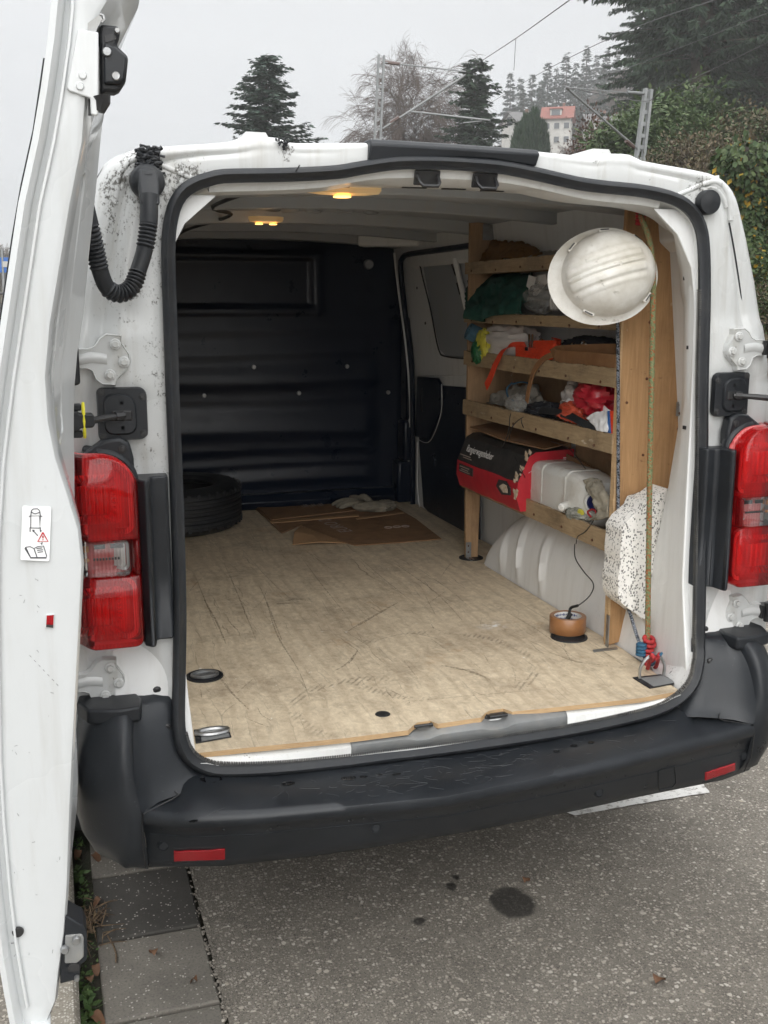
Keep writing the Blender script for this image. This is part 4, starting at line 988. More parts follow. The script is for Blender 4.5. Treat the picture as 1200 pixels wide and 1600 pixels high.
mb = MB(); mb.loft([[V(x, y, z) for x, y in ((-.885, .02), (-.865, -.035), (-.80, -.055), (-.755, -.050), (-.748, .0), (-.76, .05), (-.88, .06))] for z in (.690, .716, .724)]); both(mb, 'corner_cap', 'trim_plastic', corners, smooth=40, bevel=.006, seg=3)
mb = MB(); mb.lathe([(.001, -.004), (.008, -.004), (.011, 0), (.011, .004)], V(-.700, -.020, .655), (0, 1, .2), 12); both(mb, 'clip', 'black_metal', corners)
mb = MB(); mb.lathe([(.001, -.004), (.008, -.004), (.011, 0), (.011, .02)], V(-.712, .03, .725), (0, 1, .2), 12); mb.box((-.715, .045, .722), (.085, .02, .03)); both(mb, 'mount_strip', 'black_metal', corners, bevel=.003)
# seams
mb = MB(); mb.tube([p+V(.004, -.0035, .0015) for p in eM[18:]]+[V(-.70, -.090, .520), V(-.735, -.108, .516), V(-.765, -.124, .512), V(-.770, -.1255, .49), V(-.769, -.119, .42), V(-.765, -.102, .375)], .0015, 5); both(mb, 'seam', 'black_metal', corners)

# ---------------- rear doors: shut-face section swept up the height
EY = -.75
def ex(x, y): p = at(x, y, Y=EY); return (p.z, p.x)
face_o = sorted([ex(*p) for p in [(86,-5),(78,80),(60,200),(35,310),(10,480),(-8,600),(-22,720),(-30,850),(-30,1000),(-26,1200),(-16,1350),(0,1480),(14,1560),(24,1610)]])
face_i = sorted([ex(*p) for p in [(165,12),(140,60),(137,200),(115,310),(95,430),(80,520),(74,600),(82,690),(105,760),(130,840),(132,880),(128,960),(113,1250),(108,1400),(106,1440),(92,1540)]])
face_i = [(z, x) for z, x in face_i if z < 1.945]+[(1.95, -.790), (1.99, -.775)]
hin_i = [(.5, -.890), (.9, -.885), (1.335, -.857), (1.458, -.844), (1.541, -.826), (1.666, -.807), (1.79, -.788), (1.90, -.775), (1.95, -.768)]
zs = [.505, .52, .55, .60, .66, .74, .85, .95, 1.05, 1.15, 1.22, 1.27, 1.32, 1.37, 1.42, 1.48, 1.55, 1.62, 1.70, 1.78, 1.84, 1.90, 1.94, 1.97, 1.985]
def door_section(z):
    xo, xi, hi = interp(face_o, z), interp(face_i, z), interp(hin_i, z); ho = interp(face_o, z)+.02
    if z < .56: k = (z-.505)/.055; xi = lerp(interp(face_o, .505)+.03, xi, sqrt(max(k, 0.0)))
    if z < .56: hi = lerp(ho+.04, hi, sqrt(max((z-.505)/.055, 0)))
    if z > 1.95: k = (z-1.95)/.035; xo += .010*k*k; xi -= .004*k
    y0 = EY; dz_in = .022*sst(.56, .62, z)*(1-sst(1.84, 1.88, z))
    mid = lerp(xi, hi, .12)+.030*sst(1.78, 1.93, z); far = lerp(xi, hi, .90)+.004*sst(1.78, 1.93, z)
    return [V(xo-.004, y0-.012, z), V(xo+.004, y0-.016, z), V(xo+.010, y0-.010, z), V(xo+.013, y0+.004, z), V(xo+.020, y0+.006, z), V(xi-.012, y0, z), V(xi-.004, y0+.003, z), V(xi, y0+.012, z),
            V(mid, y0+.085, z), V(mid-dz_in, y0+.115, z), V(far-dz_in, -.145, z), V(far, -.115, z), V(hi-.002, -.02, z), V(hi-.010, -.004, z), V(ho+.01, .0, z), V(ho-.004, -.012, z)]
mb = MB(); mb.loft([door_section(z) for z in zs]); doors = both(mb, 'rear_door', 'door_paint', VV, smooth=40)
doors[0]['label'] = 'near rear door swung open beside the camera, edge on'; doors[1]['label'] = 'far rear door swung open'
# right door stands a little wider
def ef(x, y, off=0): return at(x, y, Y=EY-off)
D0 = doors[0]
# weather strip channel line and little lower tip
mb = MB(); mb.tube([V(interp(face_o, z)+.022, EY+.001, z) for z in zs[2:-1]], .0028, 6); both(mb, 'shut_line', 'door_paint', doors)
mb = MB(); mb.loft([[V(-.985, EY-.012, .52), V(-.955, EY-.012, .52), V(-.955, EY+.05, .52), V(-.985, EY+.05, .52)], [V(-.992, EY-.010, .44), V(-.970, EY-.010, .44), V(-.970, EY+.03, .44), V(-.992, EY+.03, .44)]]); both(mb, 'lower_flange', 'door_paint', doors, bevel=.003)
# outer rear window glass standing proud of the skin
def skin(z, y): return interp(face_o, z)-.004+(y-EY)/.75*.02
mb = MB(); mb.loft([[V(skin(z, y)-d, y, z) for y, d in ((EY+.05, -.004), (EY+.055, .006), (-.35, .006), (-.10, .006), (-.095, -.004))] for z in (1.36, 1.38, 1.45, 1.52, 1.59, 1.66, 1.73, 1.80, 1.86, 1.89)]); both(mb, 'rear_window', 'dark_glass', doors, smooth=30)
# pressed beads on the inner panel
for z0, z1 in ((.66, 1.16), (1.34, 1.80)):
    loop_ = [(z0, EY+.16), (z0, -.20), (z1, -.20), (z1, EY+.16)]; pts = resample([V(0, y, z) for z, y in loop_], 60, True)
    mb = MB(); mb.tube([V(lerp(interp(face_i, p.z), interp(hin_i, p.z), (p.y-EY)/.75)-.021, p.y, p.z) for p in pts], .006, 6, closed=True); both(mb, 'panel_bead', 'door_paint', doors, smooth=60)
# upper lock: white cover plate, black lock body, bolts
q = [(122, 45), (154, 50), (154, 178), (150, 181), (142, 178), (141, 153), (108, 142), (104, 136)]
mb = MB(); a = [ef(*p, .004) for p in q]; mb.prism(a, (0, .006, 0)); cv = mb.build('lock_cover', 'door_paint', D0, 20, .0015)
for p in ((129, 118), (125, 135)):
    mb = MB(); mb.lathe([(.001, -.003), (.004, -.003), (.0055, 0), (.0055, .002)], ef(*p, .004), (0, 1, 0), 16); mb.build('rivet', 'door_paint', cv)
mb = MB(); mb.prism([ef(*p, .0) for p in [(137, 36), (156, 22), (160, 30), (152, 44), (150, 50), (137, 48)]], (0, .004, 0)); mb.build('bracket', 'zinc', D0, 20)
lq = [(156, 37), (186, 40), (188, 52), (186, 62), (182, 70), (201, 88), (197, 126), (188, 140), (180, 144), (166, 143), (157, 148)]
mb = MB(); a = [ef(*p, -.008) for p in lq]; mb.prism(a, (0, .03, 0)); lk = mb.build('lock_body', 'black_plastic', D0, 25, .004)
mb = MB(); mb.prism([ef(*p, .001) for p in [(163, 66), (180, 72), (199, 89), (195, 124), (187, 131), (162, 130)]], (0, .012, 0)); mb.build('lock_case', 'trim_plastic', lk, 25, .003)
mb = MB(); mb.prism([ef(*p, -.0065) for p in [(164, 55), (178, 52), (182, 60), (174, 64), (165, 66)]], (0, .004, 0)); mb.build('claw_slot', 'black_metal', lk, 0)
for p, r in (((167, 81), .006), ((181, 119), .0058), ((183, 48), .0035)):
    mb = MB(); mb.lathe([(.001, -.0035), (r*.8, -.0035), (r, -.001), (r, .004)], ef(*p, .002), (0, 1, 0), 16); mb.build('bolt', 'zinc', lk)
mb = MB(); mb.tube([ef(158, 150, 0), ef(160, 160, 0), ef(156, 175, 0)], [.012, .010, .006], 8); mb.lathe([(.007, -.01), (.007, .006)], ef(163, 157, .0), (1, 0, 0), 6); mb.build('release_lever', 'black_metal', lk)
mb = MB(); mb.tube([ef(156, 22, 0), ef(161, 24, 0), ef(163, 31, 0), ef(159, 35, 0)], .0022, 6); mb.build('spring_clip', 'zinc', lk)
mb = MB(); mb.prism([ef(*p, -.010) for p in [(138, 154), (146, 153), (144, 180), (138, 180)]], (0, .004, 0)); mb.build('lock_gap', 'black_metal', D0, 0)
# lower lock
lq = [(97, 1427), (120, 1441), (130, 1446), (136, 1460), (137, 1490), (135, 1502), (126, 1508), (124, 1530), (94, 1538), (95, 1430)]
mb = MB(); a = [ef(*p, -.006) for p in lq]; mb.prism(a, (0, .05, 0)); lk = mb.build('lower_lock', 'trim_plastic', D0, 25, .006, 3)
mb = MB(); mb.prism([ef(*p, -.003) for p in [(102, 1462), (128, 1460), (131, 1466), (131, 1496), (120, 1506), (101, 1506)]], (0, .004, 0)); mb.build('lock_face', 'sill_plastic', lk, 0, .002)
mb = MB(); mb.prism([ef(*p, -.001) for p in [(106, 1512), (112, 1506), (124, 1507), (124, 1517), (107, 1519)]], (0, .004, 0)); mb.build('claw_slot', 'black_metal', lk, 0)
for p, r in (((119, 1469), .006), ((120, 1529), .004), ((101, 1484), .006)):
    mb = MB(); mb.lathe([(.001, -.004), (r*.8, -.004), (r, -.001), (r, .004)], ef(*p, .0), (0, 1, 0), 14); mb.build('bolt', 'zinc', lk)
# warning sticker with pictograms
simple('sticker_white', (.86, .87, .87), None, 1, .4); simple('ink_dark', (.07, .07, .08), None, 1, .6); simple('ink_red', (.50, .02, .03), None, 1, .6)
mb = MB(); mb.prism([ef(*p, .0022) for p in [(37, 790), (79, 792), (80, 794), (77, 875), (75, 877), (33, 875), (32, 873), (35, 792)]], (0, .0012, 0)); stk = mb.build('warning_sticker', 'sticker_white', D0, 0)

def ink(name, lines, mat, r=.0006):
    mb = MB()
    for L in lines: mb.tube([ef(*p, .0028) for p in L], r, 4)
    return mb.build(name, mat, stk, 0)
ink('van_pictogram', [[(48, 806), (49, 798), (52, 795), (59, 795), (62, 798), (63, 806), (62, 825), (62, 806), (48, 806), (48, 825)], [(48, 800), (55, 803), (63, 800)], [(45, 807), (48, 806)], [(63, 806), (66, 807)], [(48, 825), (62, 825)], [(47, 824), (47, 831)], [(63, 824), (63, 831), (65, 829)], [(51, 828), (59, 837)], [(51, 828), (54, 829)], [(51, 828), (52, 831)]], 'ink_dark')
ink('warning_triangle', [[(67, 832), (59, 846), (75, 846), (67, 832)], [(67, 837), (67, 841)], [(67, 843), (67, 844)]], 'ink_red', .0009)
ink('book_pictogram', [[(40, 855), (47, 854), (53, 857), (59, 854), (68, 853), (73, 869), (72, 872), (48, 872), (39, 857), (40, 855), (48, 871), (72, 871)], [(53, 857), (58, 871)], [(57, 857), (66, 856)], [(58, 860), (67, 859)], [(59, 863), (67, 862)], [(66, 847), (65, 851), (64, 849)]], 'ink_dark')
# red reflector slot, drain hole
mb = MB(); mb.prism([ef(*p, .0005) for p in [(71, 961), (85, 960), (84, 982), (70, 981)]], (0, .003, 0)); o = mb.build('reflector_slot', 'door_paint', D0, 0)
mb = MB(); mb.prism([ef(*p, .0014) for p in [(73, 962), (84, 961), (83, 981), (72, 980)]], (0, .002, 0)); mb.build('slot_red', 'bumper_reflector', o, 0)
mb = MB(); mb.prism([ef(*p, .0020) for p in [(72.5, 976), (83.2, 976.5), (83, 981), (72, 980)]], (0, .002, 0)); mb.build('slot_shadow', 'black_metal', o, 0)
mb = MB(); c = ef(28, 1457); mb.lathe([(.001, -.001), (.0075, -.001), (.0085, .002)], c, (0, 1, 0), 16); mb.build('drain_hole', 'black_metal', D0)
mb = MB(); mb.prism([at(*p, X=-.835) for p in [(83, 516), (87, 516), (87, 528), (82, 528)]], (.004, 0, 0)); mb.build('vent_hole', 'black_metal', D0, 0)
mb = MB(); c = at(120, 564, Y=-.03); mb.loft([[c+V(-.02, y, z) for y, z in ((-.03, -.05), (-.03, .05), (.02, .055), (.02, -.055))], [c+V(.004, y, z) for y, z in ((-.025, -.045), (-.025, .045), (.015, .045), (.015, -.045))]]); both(mb, 'hinge_boot', 'rubber', doors, bevel=.005, smooth=40)
# scratches in the door paint
rnd = random.Random(77); mb = MB()
for k in range(26):
    x, y = rnd.uniform(15, 95), rnd.uniform(880, 1500); a = rnd.uniform(-.5, 2.4); L = rnd.uniform(1, 6)
    mb.tube([ef(x, y, .0004), ef(x+cos(a)*L, y+sin(a)*L, .0004)], .0003, 3)
for t in range(7): mb.tube([ef(46+t*7, 1024+t*7.4, .0004), ef(46+t*7+3, 1024+t*7.4+3, .0004)], .0003, 3)
mb.build('scratches', 'ink_dark', D0, 0)['kind'] = 'stuff'
# ================================================================== CARGO
def surf(ctrl, nu, nv, amp=0, freq=14, seed=0, fold=None):
    """smooth sheet through a grid of control points, with fold noise along its normal"""
    R = [spline(r, nv) for r in ctrl]; cols = [spline([r[j] for r in R], nu) for j in range(nv)]
    P = [[cols[j][i] for j in range(nv)] for i in range(nu)]; out = MB(); Q = []
    for i in range(nu):
        for j in range(nv):
            a = P[min(i+1, nu-1)][j]-P[max(i-1, 0)][j]; b = P[i][min(j+1, nv-1)]-P[i][max(j-1, 0)]; n = a.cross(b)
            n = n.normalized() if n.length > 1e-9 else V(0, 0, 1); p = P[i][j]
            d = 1.5*amp*(1-2.2*abs(noise.noise(p*freq+V(seed, seed*2, 0))))+amp*.9*(1-2*abs(noise.noise(p*freq*2.3+V(0, seed, 5)))) if amp else 0
            Q.append(p+n*d)
    out.add(Q, [(i*nv+j, (i+1)*nv+j, (i+1)*nv+j+1, i*nv+j+1) for i in range(nu-1) for j in range(nv-1)]); return out
def blob(c, r, seed=0, amp=.15, freq=2.2, flat=None, n=(44, 26), R=None, sq=1.0):
    mb = MB(); nu, nv = n; rings = []
    for j in range(nv):
        ph = lerp(-pi/2+.04, pi/2-.04, j/(nv-1)); ring = []
        for i in range(nu):
            th = 2*pi*i/nu; d = V(cos(ph)*cos(th), cos(ph)*sin(th), sin(ph))
            if sq != 1: d = V(*[math.copysign(abs(k)**sq, k) for k in d])
            f = 1+1.25*amp*(1-2.4*abs(noise.noise(d*freq+V(seed*3.1, seed, 0))))+amp*.8*(1-2*abs(noise.noise(d*freq*2.4+V(0, seed*2.7, 1))))+amp*.3*noise.noise(d*freq*5+V(seed, 0, 0))
            p = V(d.x*r[0]*f, d.y*r[1]*f, d.z*r[2]*f)
            if R is not None: p = R @ p
            p = Vector(c)+p
            if flat is not None and p.z < flat: p.z = flat-(flat-p.z)*.05
            ring.append(p)
        rings.append(ring)
    return mb.loft(rings)
def cloth(name, c, c2, sc=30, rough=.95, bsc=500, b=.25, dirt=None):
    g = G(name); col = g.mix(g.rng(g.noise(sc, 5, .65), .3, .7), c, c2)
    if dirt: col = g.mix(g.rng(g.noise(9, 5, .7), .48, .72, 0, .7), col, dirt)
    g.bump(g.noise(bsc, 2, .5), b, .001); m = g.out(col, rough, spec=.15); return m
def film(name, c, rough=.25, a=.75, tr=.0):
    g = G(name); g.bump(g.noise(60, 4, .6), .5, .004); return g.out(c, rough, alpha=a, spec=.6, coat=.3)
cloth('brown_cloth', (.20, .105, .035), (.14, .07, .025)); cloth('green_cloth', (.022, .085, .065), (.014, .055, .045), dirt=(.03, .05, .04))
cloth('grey_cloth', (.30, .28, .24), (.18, .17, .15), dirt=(.10, .09, .08)); cloth('dark_cloth', (.02, .022, .028), (.04, .042, .05)); cloth('leather_glove', (.30, .27, .21), (.20, .18, .14), dirt=(.10, .09, .075))
cloth('blue_foam', (.075, .15, .20), (.05, .11, .155), 60, .9, 200, .4); cloth('orange_web', (.80, .075, .025), (.62, .05, .018), 40, .6, 300, .4); cloth('tan_leather', (.30, .16, .075), (.22, .11, .05), 18, .6, 260, .2)
cloth('cardboard', (.30, .175, .095), (.235, .135, .072), 22, .85, 150, .15, dirt=(.15, .09, .055)); cloth('cardboard_inside', (.45, .28, .15), (.38, .23, .12), 22, .85, 150, .15)
cloth('denim_blue', (.10, .16, .24), (.06, .10, .16), 50)
film('white_bag', (.62, .58, .55), .35, .88); film('clear_film', (.55, .55, .53), .15, .40); film('red_bag', (.42, .015, .03), .3, .95); film('yellow_bag', (.55, .50, .05), .35, .95); film('green_bag', (.02, .13, .05), .35, .95); film('orange_net', (.62, .10, .05), .4, .95); film('white_print', (.80, .80, .80), .35, 1.0); film('blue_print', (.03, .14, .42), .35, 1.0)
simple('paper_white', (.74, .73, .71), (.62, .60, .57), 20, .8, 0, .2, 90); simple('cable_black', (.02, .02, .02), None, 1, .5); simple('cable_white', (.62, .61, .58), None, 1, .45)

# ---------------- wooden shelving
SX, SY0, SY1 = .606, .351, 1.454
LIPS = [(1.716, .042), (1.533, .034), (1.395, .053), (1.211, .055), (.929, .058)]     # top of lip, lip height
rack = thing('shelving_unit', (.70, .9, .592), 'rough plywood shelving unit with five lipped shelves along the van wall', 'shelf unit')
def shelf_z(k): return LIPS[k][0]-LIPS[k][1]+.014
rnd = random.Random(3)
me_s = MB().lathe([(.001, -.002), (.0035, -.0022), (.0042, 0), (.0042, .002)], ax=(1, 0, 0), n=8).mesh('screw', 'rust')
for k, (zt, h) in enumerate(LIPS):
    xb = wallX(shelf_z(k))-.03
    mb = MB(); mb.box(((SX+xb)/2+.0005, (SY0+SY1)/2, shelf_z(k)-.007), (xb-SX+.001, SY1-SY0-.026, .013)); sh = mb.build('shelf_board', 'shelf_ply', rack, 0)
    # lip with a chewed upper edge
    mb = MB(); n = 90; rings = []
    for i in range(n):
        y = lerp(SY0-.004, SY1+.004, i/(n-1)); ch = .0030*noise.noise(V(y*40, k*7, 0)) - max(0, .012*noise.noise(V(y*17, k*3.3, 4))-.003); cb = .0015*noise.noise(V(y*33, k*5, 9))
        rings.append([V(SX-.012, y, zt-h+cb), V(SX-.012+.001*noise.noise(V(y*20, k, 2)), y, zt+ch), V(SX, y, zt+ch*.6), V(SX, y, zt-h+cb)])
    mb.loft(rings); lip = mb.build('shelf_lip', 'lip_ply', rack, 25)
    for i in range(6): copy_mesh('screw', me_s, lip, Matrix.Translation((SX-.0125, lerp(SY0+.08, SY1-.08, i/5)+rnd.uniform(-.02, .02), zt-h*.75+rnd.uniform(-.003, .003))))
# far end panel with its narrower leg
mb = MB(); P = [(SX, .80), (SX, 1.858), (.655, 1.862), (.70, 1.80), (.76, 1.60), (.80, 1.3), (.80, .90), (.665, .86), (.660, .592), (SX+.004, .592)]
mb.prism([V(x, SY1-.013, z) for x, z in P], (0, .016, 0)); fp = mb.build('end_panel', 'shelf_ply', rack, 0, .001)
fp['label'] = 'far end panel running down into a leg'
# near end panel
mb = MB(); P = [(SX-.004, .5925), (SX-.004, 1.70), (.605, 1.825), (.70, 1.83), (.77, 1.70), (.81, 1.5), (.825, 1.2), (.81, .80), (.70, .70), (.645, .60)]
mb.prism([V(x, SY0-.013, z) for x, z in P], (0, .016, 0)); npn = mb.build('end_panel', 'panel_ply', rack, 0, .001)
mb = MB(); mb.loft([[V(SX-.006+.0015*noise.noise(V(z*30, 0, 1)), SY0-.016, z), V(SX-.006, SY0+.004, z), V(SX+.0, SY0+.004, z), V(SX+.001, SY0-.016, z)] for z in [.60+i*.03 for i in range(38)]]); mb.build('panel_edge', 'edge_ply', npn, 0)
for x, z in ((.69, 1.52), (.795, 1.50), (.80, 1.43), (.69, 1.365), (.69, 1.15), (.80, 1.22), (.69, .85), (.79, 1.08), (.63, 1.30), (.63, .98)): copy_mesh('screw', me_s, npn, Matrix.Translation((x, SY0-.0135, z)) @ Matrix.Rotation(pi/2, 4, 'Z'))
# hardboard backs
for z0, z1, y0, y1 in ((1.0-.08, 1.16, SY0+.02, .90), (1.18, 1.34, SY0+.02, 1.42), (1.36, 1.50, SY0+.02, 1.42), (.90, 1.16, .93, 1.42)):
    mb = MB(); mb.box((.782 if y0 < .9 else .775, (y0+y1)/2, (z0+z1)/2), (.006, y1-y0, z1-z0)); mb.build('back_panel', 'shelf_ply', rack, 0)
# steel angles
def angle(c, parent, d1, d2, w):
    mb = MB(); mb.box(Vector(c)+Vector(d1)/2, [max(abs(a), b) for a, b in zip(d1, w)]); mb.box(Vector(c)+Vector(d2)/2, [max(abs(a), b) for a, b in zip(d2, w)]); o = mb.build('steel_bracket', 'zinc', parent, 0)
    for d in (d1, d2):
        for t in (.35, .75):
            p = Vector(c)+Vector(d)*t
            copy_mesh('screw', me_s, o, Matrix.Translation(p+V(-.0015, 0, .001)))
angle((SX+.012, SY1-.018, .5935), rack, (.0, 0, .062), (.0, -.05, .0), (.022, .0025, .0025))
p = fl(930, 1017); q = fl(966, 1013)
mb = MB(); mb.prism([fl(926, 1017)+V(0, 0, .001), fl(963, 1012)+V(0, 0, .001), fl(965, 1015)+V(0, 0, .001), fl(928, 1020)+V(0, 0, .001)], (0, 0, .0025)); mb.box((SX-.008, SY0-.02, .64), (.003, .014, .095)); mb.build('steel_bracket', 'zinc', rack, 0)
mb = MB(); c = at(1062, 639, Y=SY0-.02); mb.box(c, (.022, .003, .040)); o = mb.build('steel_bracket', 'zinc', rack, 0)
for dz in (-.012, .012): copy_mesh('screw', me_s, o, Matrix.Translation(c+V(0, -.002, dz)) @ Matrix.Rotation(pi/2, 4, 'Z'))
mb = MB(); mb.box((.70, SY1-.016, 1.825), (.09, .003, .055)); mb.build('steel_plate', 'zinc', rack, 0)

# ---------------- helmet hung on the shelf end
hc = at(948, 430, Y=.225)
zl = (-FWD*.965+RGT*.10+UPV*.05).normalized(); xl = (-RGT*.955-UPV*.29); xl = (xl-zl*xl.dot(zl)).normalized(); yl = zl.cross(xl)
HM = Matrix((xl, yl, zl)).transposed()
hel = thing('helmet', hc, 'scuffed white safety helmet hanging on the end of the shelves', 'helmet')
g = G('helmet_shell'); n1 = g.noise(14, 6, .7); c_ = g.mix(g.rng(n1, .40, .70), (.80, .785, .74), (.60, .575, .51)); c_ = g.mix(g.rng(g.noise(40, 4, .7, g.mapco((.4, 1.6, 1))), .63, .72, 0, .7), c_, (.20, .18, .14)); c_ = g.mix(g.rng(g.noise(5, 4, .6), .52, .7, 0, .6), c_, (.40, .36, .28)); g.bump(g.noise(90, 4, .6), .1, .001); g.out(c_, .38, spec=.45)
A_, B_, H_ = .124, .110, .108
def hpt(x, y, off=0):
    q = 1-(x/A_)**2-(y/B_)**2; z = H_*max(q, 0)**.5; n = V(x/A_**2, y/B_**2, z/H_**2+1e-6).normalized(); return V(x, y, z)+n*off
mb = MB(); rings = []; n = 160
for j in range(44):
    ph = j/44*pi/2
    ring = []
    for i in range(n):
        th = 2*pi*i/n; x, y, z = cos(ph)*cos(th), cos(ph)*sin(th), sin(ph)
        sq = 1+.035*cos(2*th)**2*0; p = V(A_*x*sq, B_*y*sq, H_*z**.92)
        # raised ribs running front to back over the crown
        if z > .25 and x > -.62:
            for yc, w, hgt in ((0, .004, .0040), (-.019, .009, .0045), (.019, .009, .0045), (.042, .006, .0018), (-.042, .006, .0018)):
                p += V(x, y, z)*hgt*math.exp(-((p.y-yc)/w)**6)*sst(-.62, -.5, x)*sst(.25, .4, z)
        ring.append(hc+HM @ p)
    rings.append(ring)
rings.append([hc+HM @ V(0, 0, H_*1.002)]*n)
mb.loft(rings, True, (False, False)); mb.build('shell', 'helmet_shell', hel, 60)
mb = MB(); rings = []
for s, dz in ((.97, .004), (1.02, .001), (1.06, -.004), (1.0, 0)):
    pass
n = 56; rings = [[], [], [], [], []]
for i in range(n):
    th = 2*pi*i/n; fr = max(0, cos(th))**1.5; ex_ = .015+.016*fr; c2, s2 = cos(th), sin(th)
    dirv = V(c2*A_, s2*B_, 0); u = dirv.normalized()
    for k, (a, dz) in enumerate(((-.002, .012), (.004, .004), (ex_*.6, -.001-.004*fr), (ex_, -.004-.008*fr), (ex_-.004, -.009-.008*fr))): rings[k].append(hc+HM @ (dirv+u*a+V(0, 0, dz)))
mb.loft(rings, True, (False, False)); mb.build('brim', 'helmet_shell', hel, 60)
for th in (.85, 2.25, -.95, -2.5, -1.75):
    p = V(cos(th)*A_*.99, sin(th)*B_*.99, .014); t = V(-sin(th), cos(th), 0); u = V(cos(th), sin(th), 0); R2 = HM @ Matrix((t, u, V(0, 0, 1))).transposed()
    mb = MB(); mb.box(hc+HM @ p, (.030, .012, .014), R2); c3 = mb.build('clip_slot', 'helmet_shell', hel, 0, .002)
    mb = MB(); mb.box(hc+HM @ (p+u*.004+V(0, 0, .0065)), (.022, .003, .003), R2); mb.build('slit', 'black_metal', c3, 0)
mb = MB(); mb.tube(spline([hc+HM @ V(-.118, -.02, -.02), hc+HM @ V(-.145, 0, -.03), hc+HM @ V(-.118, .025, -.02)], 14), .006, 8); mb.build('headband', 'cable_white', hel)

# ---------------- floor cargo
tc_ = V(-.42, 2.395, FZ)
ty = thing('spare_tyre', tc_, 'loose black car tyre lying flat on the van floor', 'tyre')
mb = MB(); prof = [(.195, .028), (.21, .012), (.25, .0), (.285, .006), (.308, .025)]
for k in range(9): prof += [(.314, .032+k*.0165), (.314, .041+k*.0165), (.306 if k in (1, 3, 5, 7) else .312, .043+k*.0165), (.306 if k in (1, 3, 5, 7) else .312, .0465+k*.0165)]
prof += [(.308, .182), (.285, .197), (.25, .203), (.21, .196), (.195, .18), (.20, .165), (.255, .15), (.285, .10), (.255, .05), (.20, .04)]
mb.lathe(prof, tc_, (0, 0, 1), 72, loop=True); tyo = mb.build('carcass', 'rubber', ty, 30)
blk = MB().box((.3135, 0, .017), (.006, .012, .022)).mesh('tread_block', 'rubber', 0)
for zz in (.03, .172):
    for k in range(44): copy_mesh('tread_block', blk, tyo, Matrix.Translation(tc_+V(0, 0, zz)) @ Matrix.Rotation(2*pi*k/44, 4, 'Z') @ Matrix.Translation((0, 0, -.012)))
# cardboard sheet, one corner turned up
cb = thing('cardboard_sheet', fl(540, 820), 'flattened brown cardboard box lying near the bulkhead with one corner folded over', 'cardboard')
z0 = FZ+.002
Pb = [(397, 793), (470, 789), (517, 787), (612, 790), (650, 812), (690, 843), (620, 849), (555, 853), (541, 849)]; fold = [(470, 822), (541, 849), (457, 850)]
outl = [at(x, y, Z=z0) for x, y in Pb]+[at(470, 822, Z=z0), at(440, 834, Z=z0)]
mb = MB(); mb.prism(outl, (0, 0, .004)); mb.build('sheet', 'cardboard', cb, 0)
a, b, c = [at(x, y, Z=z0+.0045) for x, y in fold]; c2 = at(457, 851, Z=z0+.004)
mb = MB(); mb.add([a+V(0, 0, .0005), b+V(0, 0, .0005), c2+V(0, 0, .0), a.lerp(c2, .5)+V(-.01, 0, .014), b.lerp(c2, .5)+V(0, -.006, .010), (a+b+c2)/3+V(0, 0, .010)], [(0, 3, 5), (3, 2, 5), (2, 4, 5), (4, 1, 5), (1, 0, 5)]); mb.build('turned_corner', 'cardboard_inside', cb, 0, solid=.003)
mb = MB(); mb.prism([at(x, y, Z=z0+.005) for x, y in [(421, 815), (560, 804), (561, 807), (423, 818)]], (0, 0, .003)); mb.build('flap_edge', 'cardboard_inside', cb, 0)
mb = MB(); mb.prism([at(x, y, Z=z0+.005) for x, y in [(556, 810), (630, 800), (631, 802), (558, 812)]], (0, 0, .002)); mb.build('flap_edge', 'cardboard_inside', cb, 0)
mb = MB(); mb.prism([at(x, y, Z=z0+.005) for x, y in [(425, 813), (612, 792), (605, 790), (402, 794)]], (0, 0, .004)); mb.build('upper_flap', 'cardboard', cb, 0)
def text(s, size, loc, xdir, ndir, mat, parent, name, align='CENTER', ext=.0002, sx=1):
    cu = bpy.data.curves.new(name, 'FONT'); cu.body = s; cu.size = size; cu.align_x = align; cu.align_y = 'CENTER'; cu.extrude = ext; cu.resolution_u = 3
    cu.materials.append(MAT[mat]); o = bpy.data.objects.new(name, cu); link(o, parent)
    x = Vector(xdir).normalized(); n = Vector(ndir); n = (n-x*n.dot(x)).normalized(); y = n.cross(x)
    M_ = Matrix((x*sx, y, n)).transposed().to_4x4(); M_.translation = loc; bpy.context.view_layer.update(); me = bpy.data.meshes.new_from_object(o); bpy.data.objects.remove(o); o = bpy.data.objects.new(name, me); link(o, parent); o.matrix_basis = M_; return o
simple('ink_grey', (.40, .32, .27), None, 1, .8); simple('ink_white', (.80, .79, .77), None, 1, .6)
p0 = at(536, 827, Z=z0+.005); p1 = at(507, 812, Z=z0+.005)
text('EURO 25', .085, (p0+p1)/2, p1-p0, (0, 0, 1), 'ink_grey', cb, 'printed_word')
mb = MB(); c = at(488, 790, Z=z0+.0096)
for k in range(9): mb.box(c+V(-.05+k*.013, .01*((k*7) % 3), 0), (.007 if k % 3 else .003, .06, .0006))
mb.build('barcode', 'ink_grey', cb, 0)
mb = MB(); c = at(620, 823, Z=z0+.0052)
for k in range(3): mb.tube([c+V(.04*k-.04+cos(a)*.017, sin(a)*.017, 0) for a in [q*pi/6 for q in range(12)]], .0016, 4, closed=True)
mb.build('printed_symbols', 'ink_grey', cb, 0)
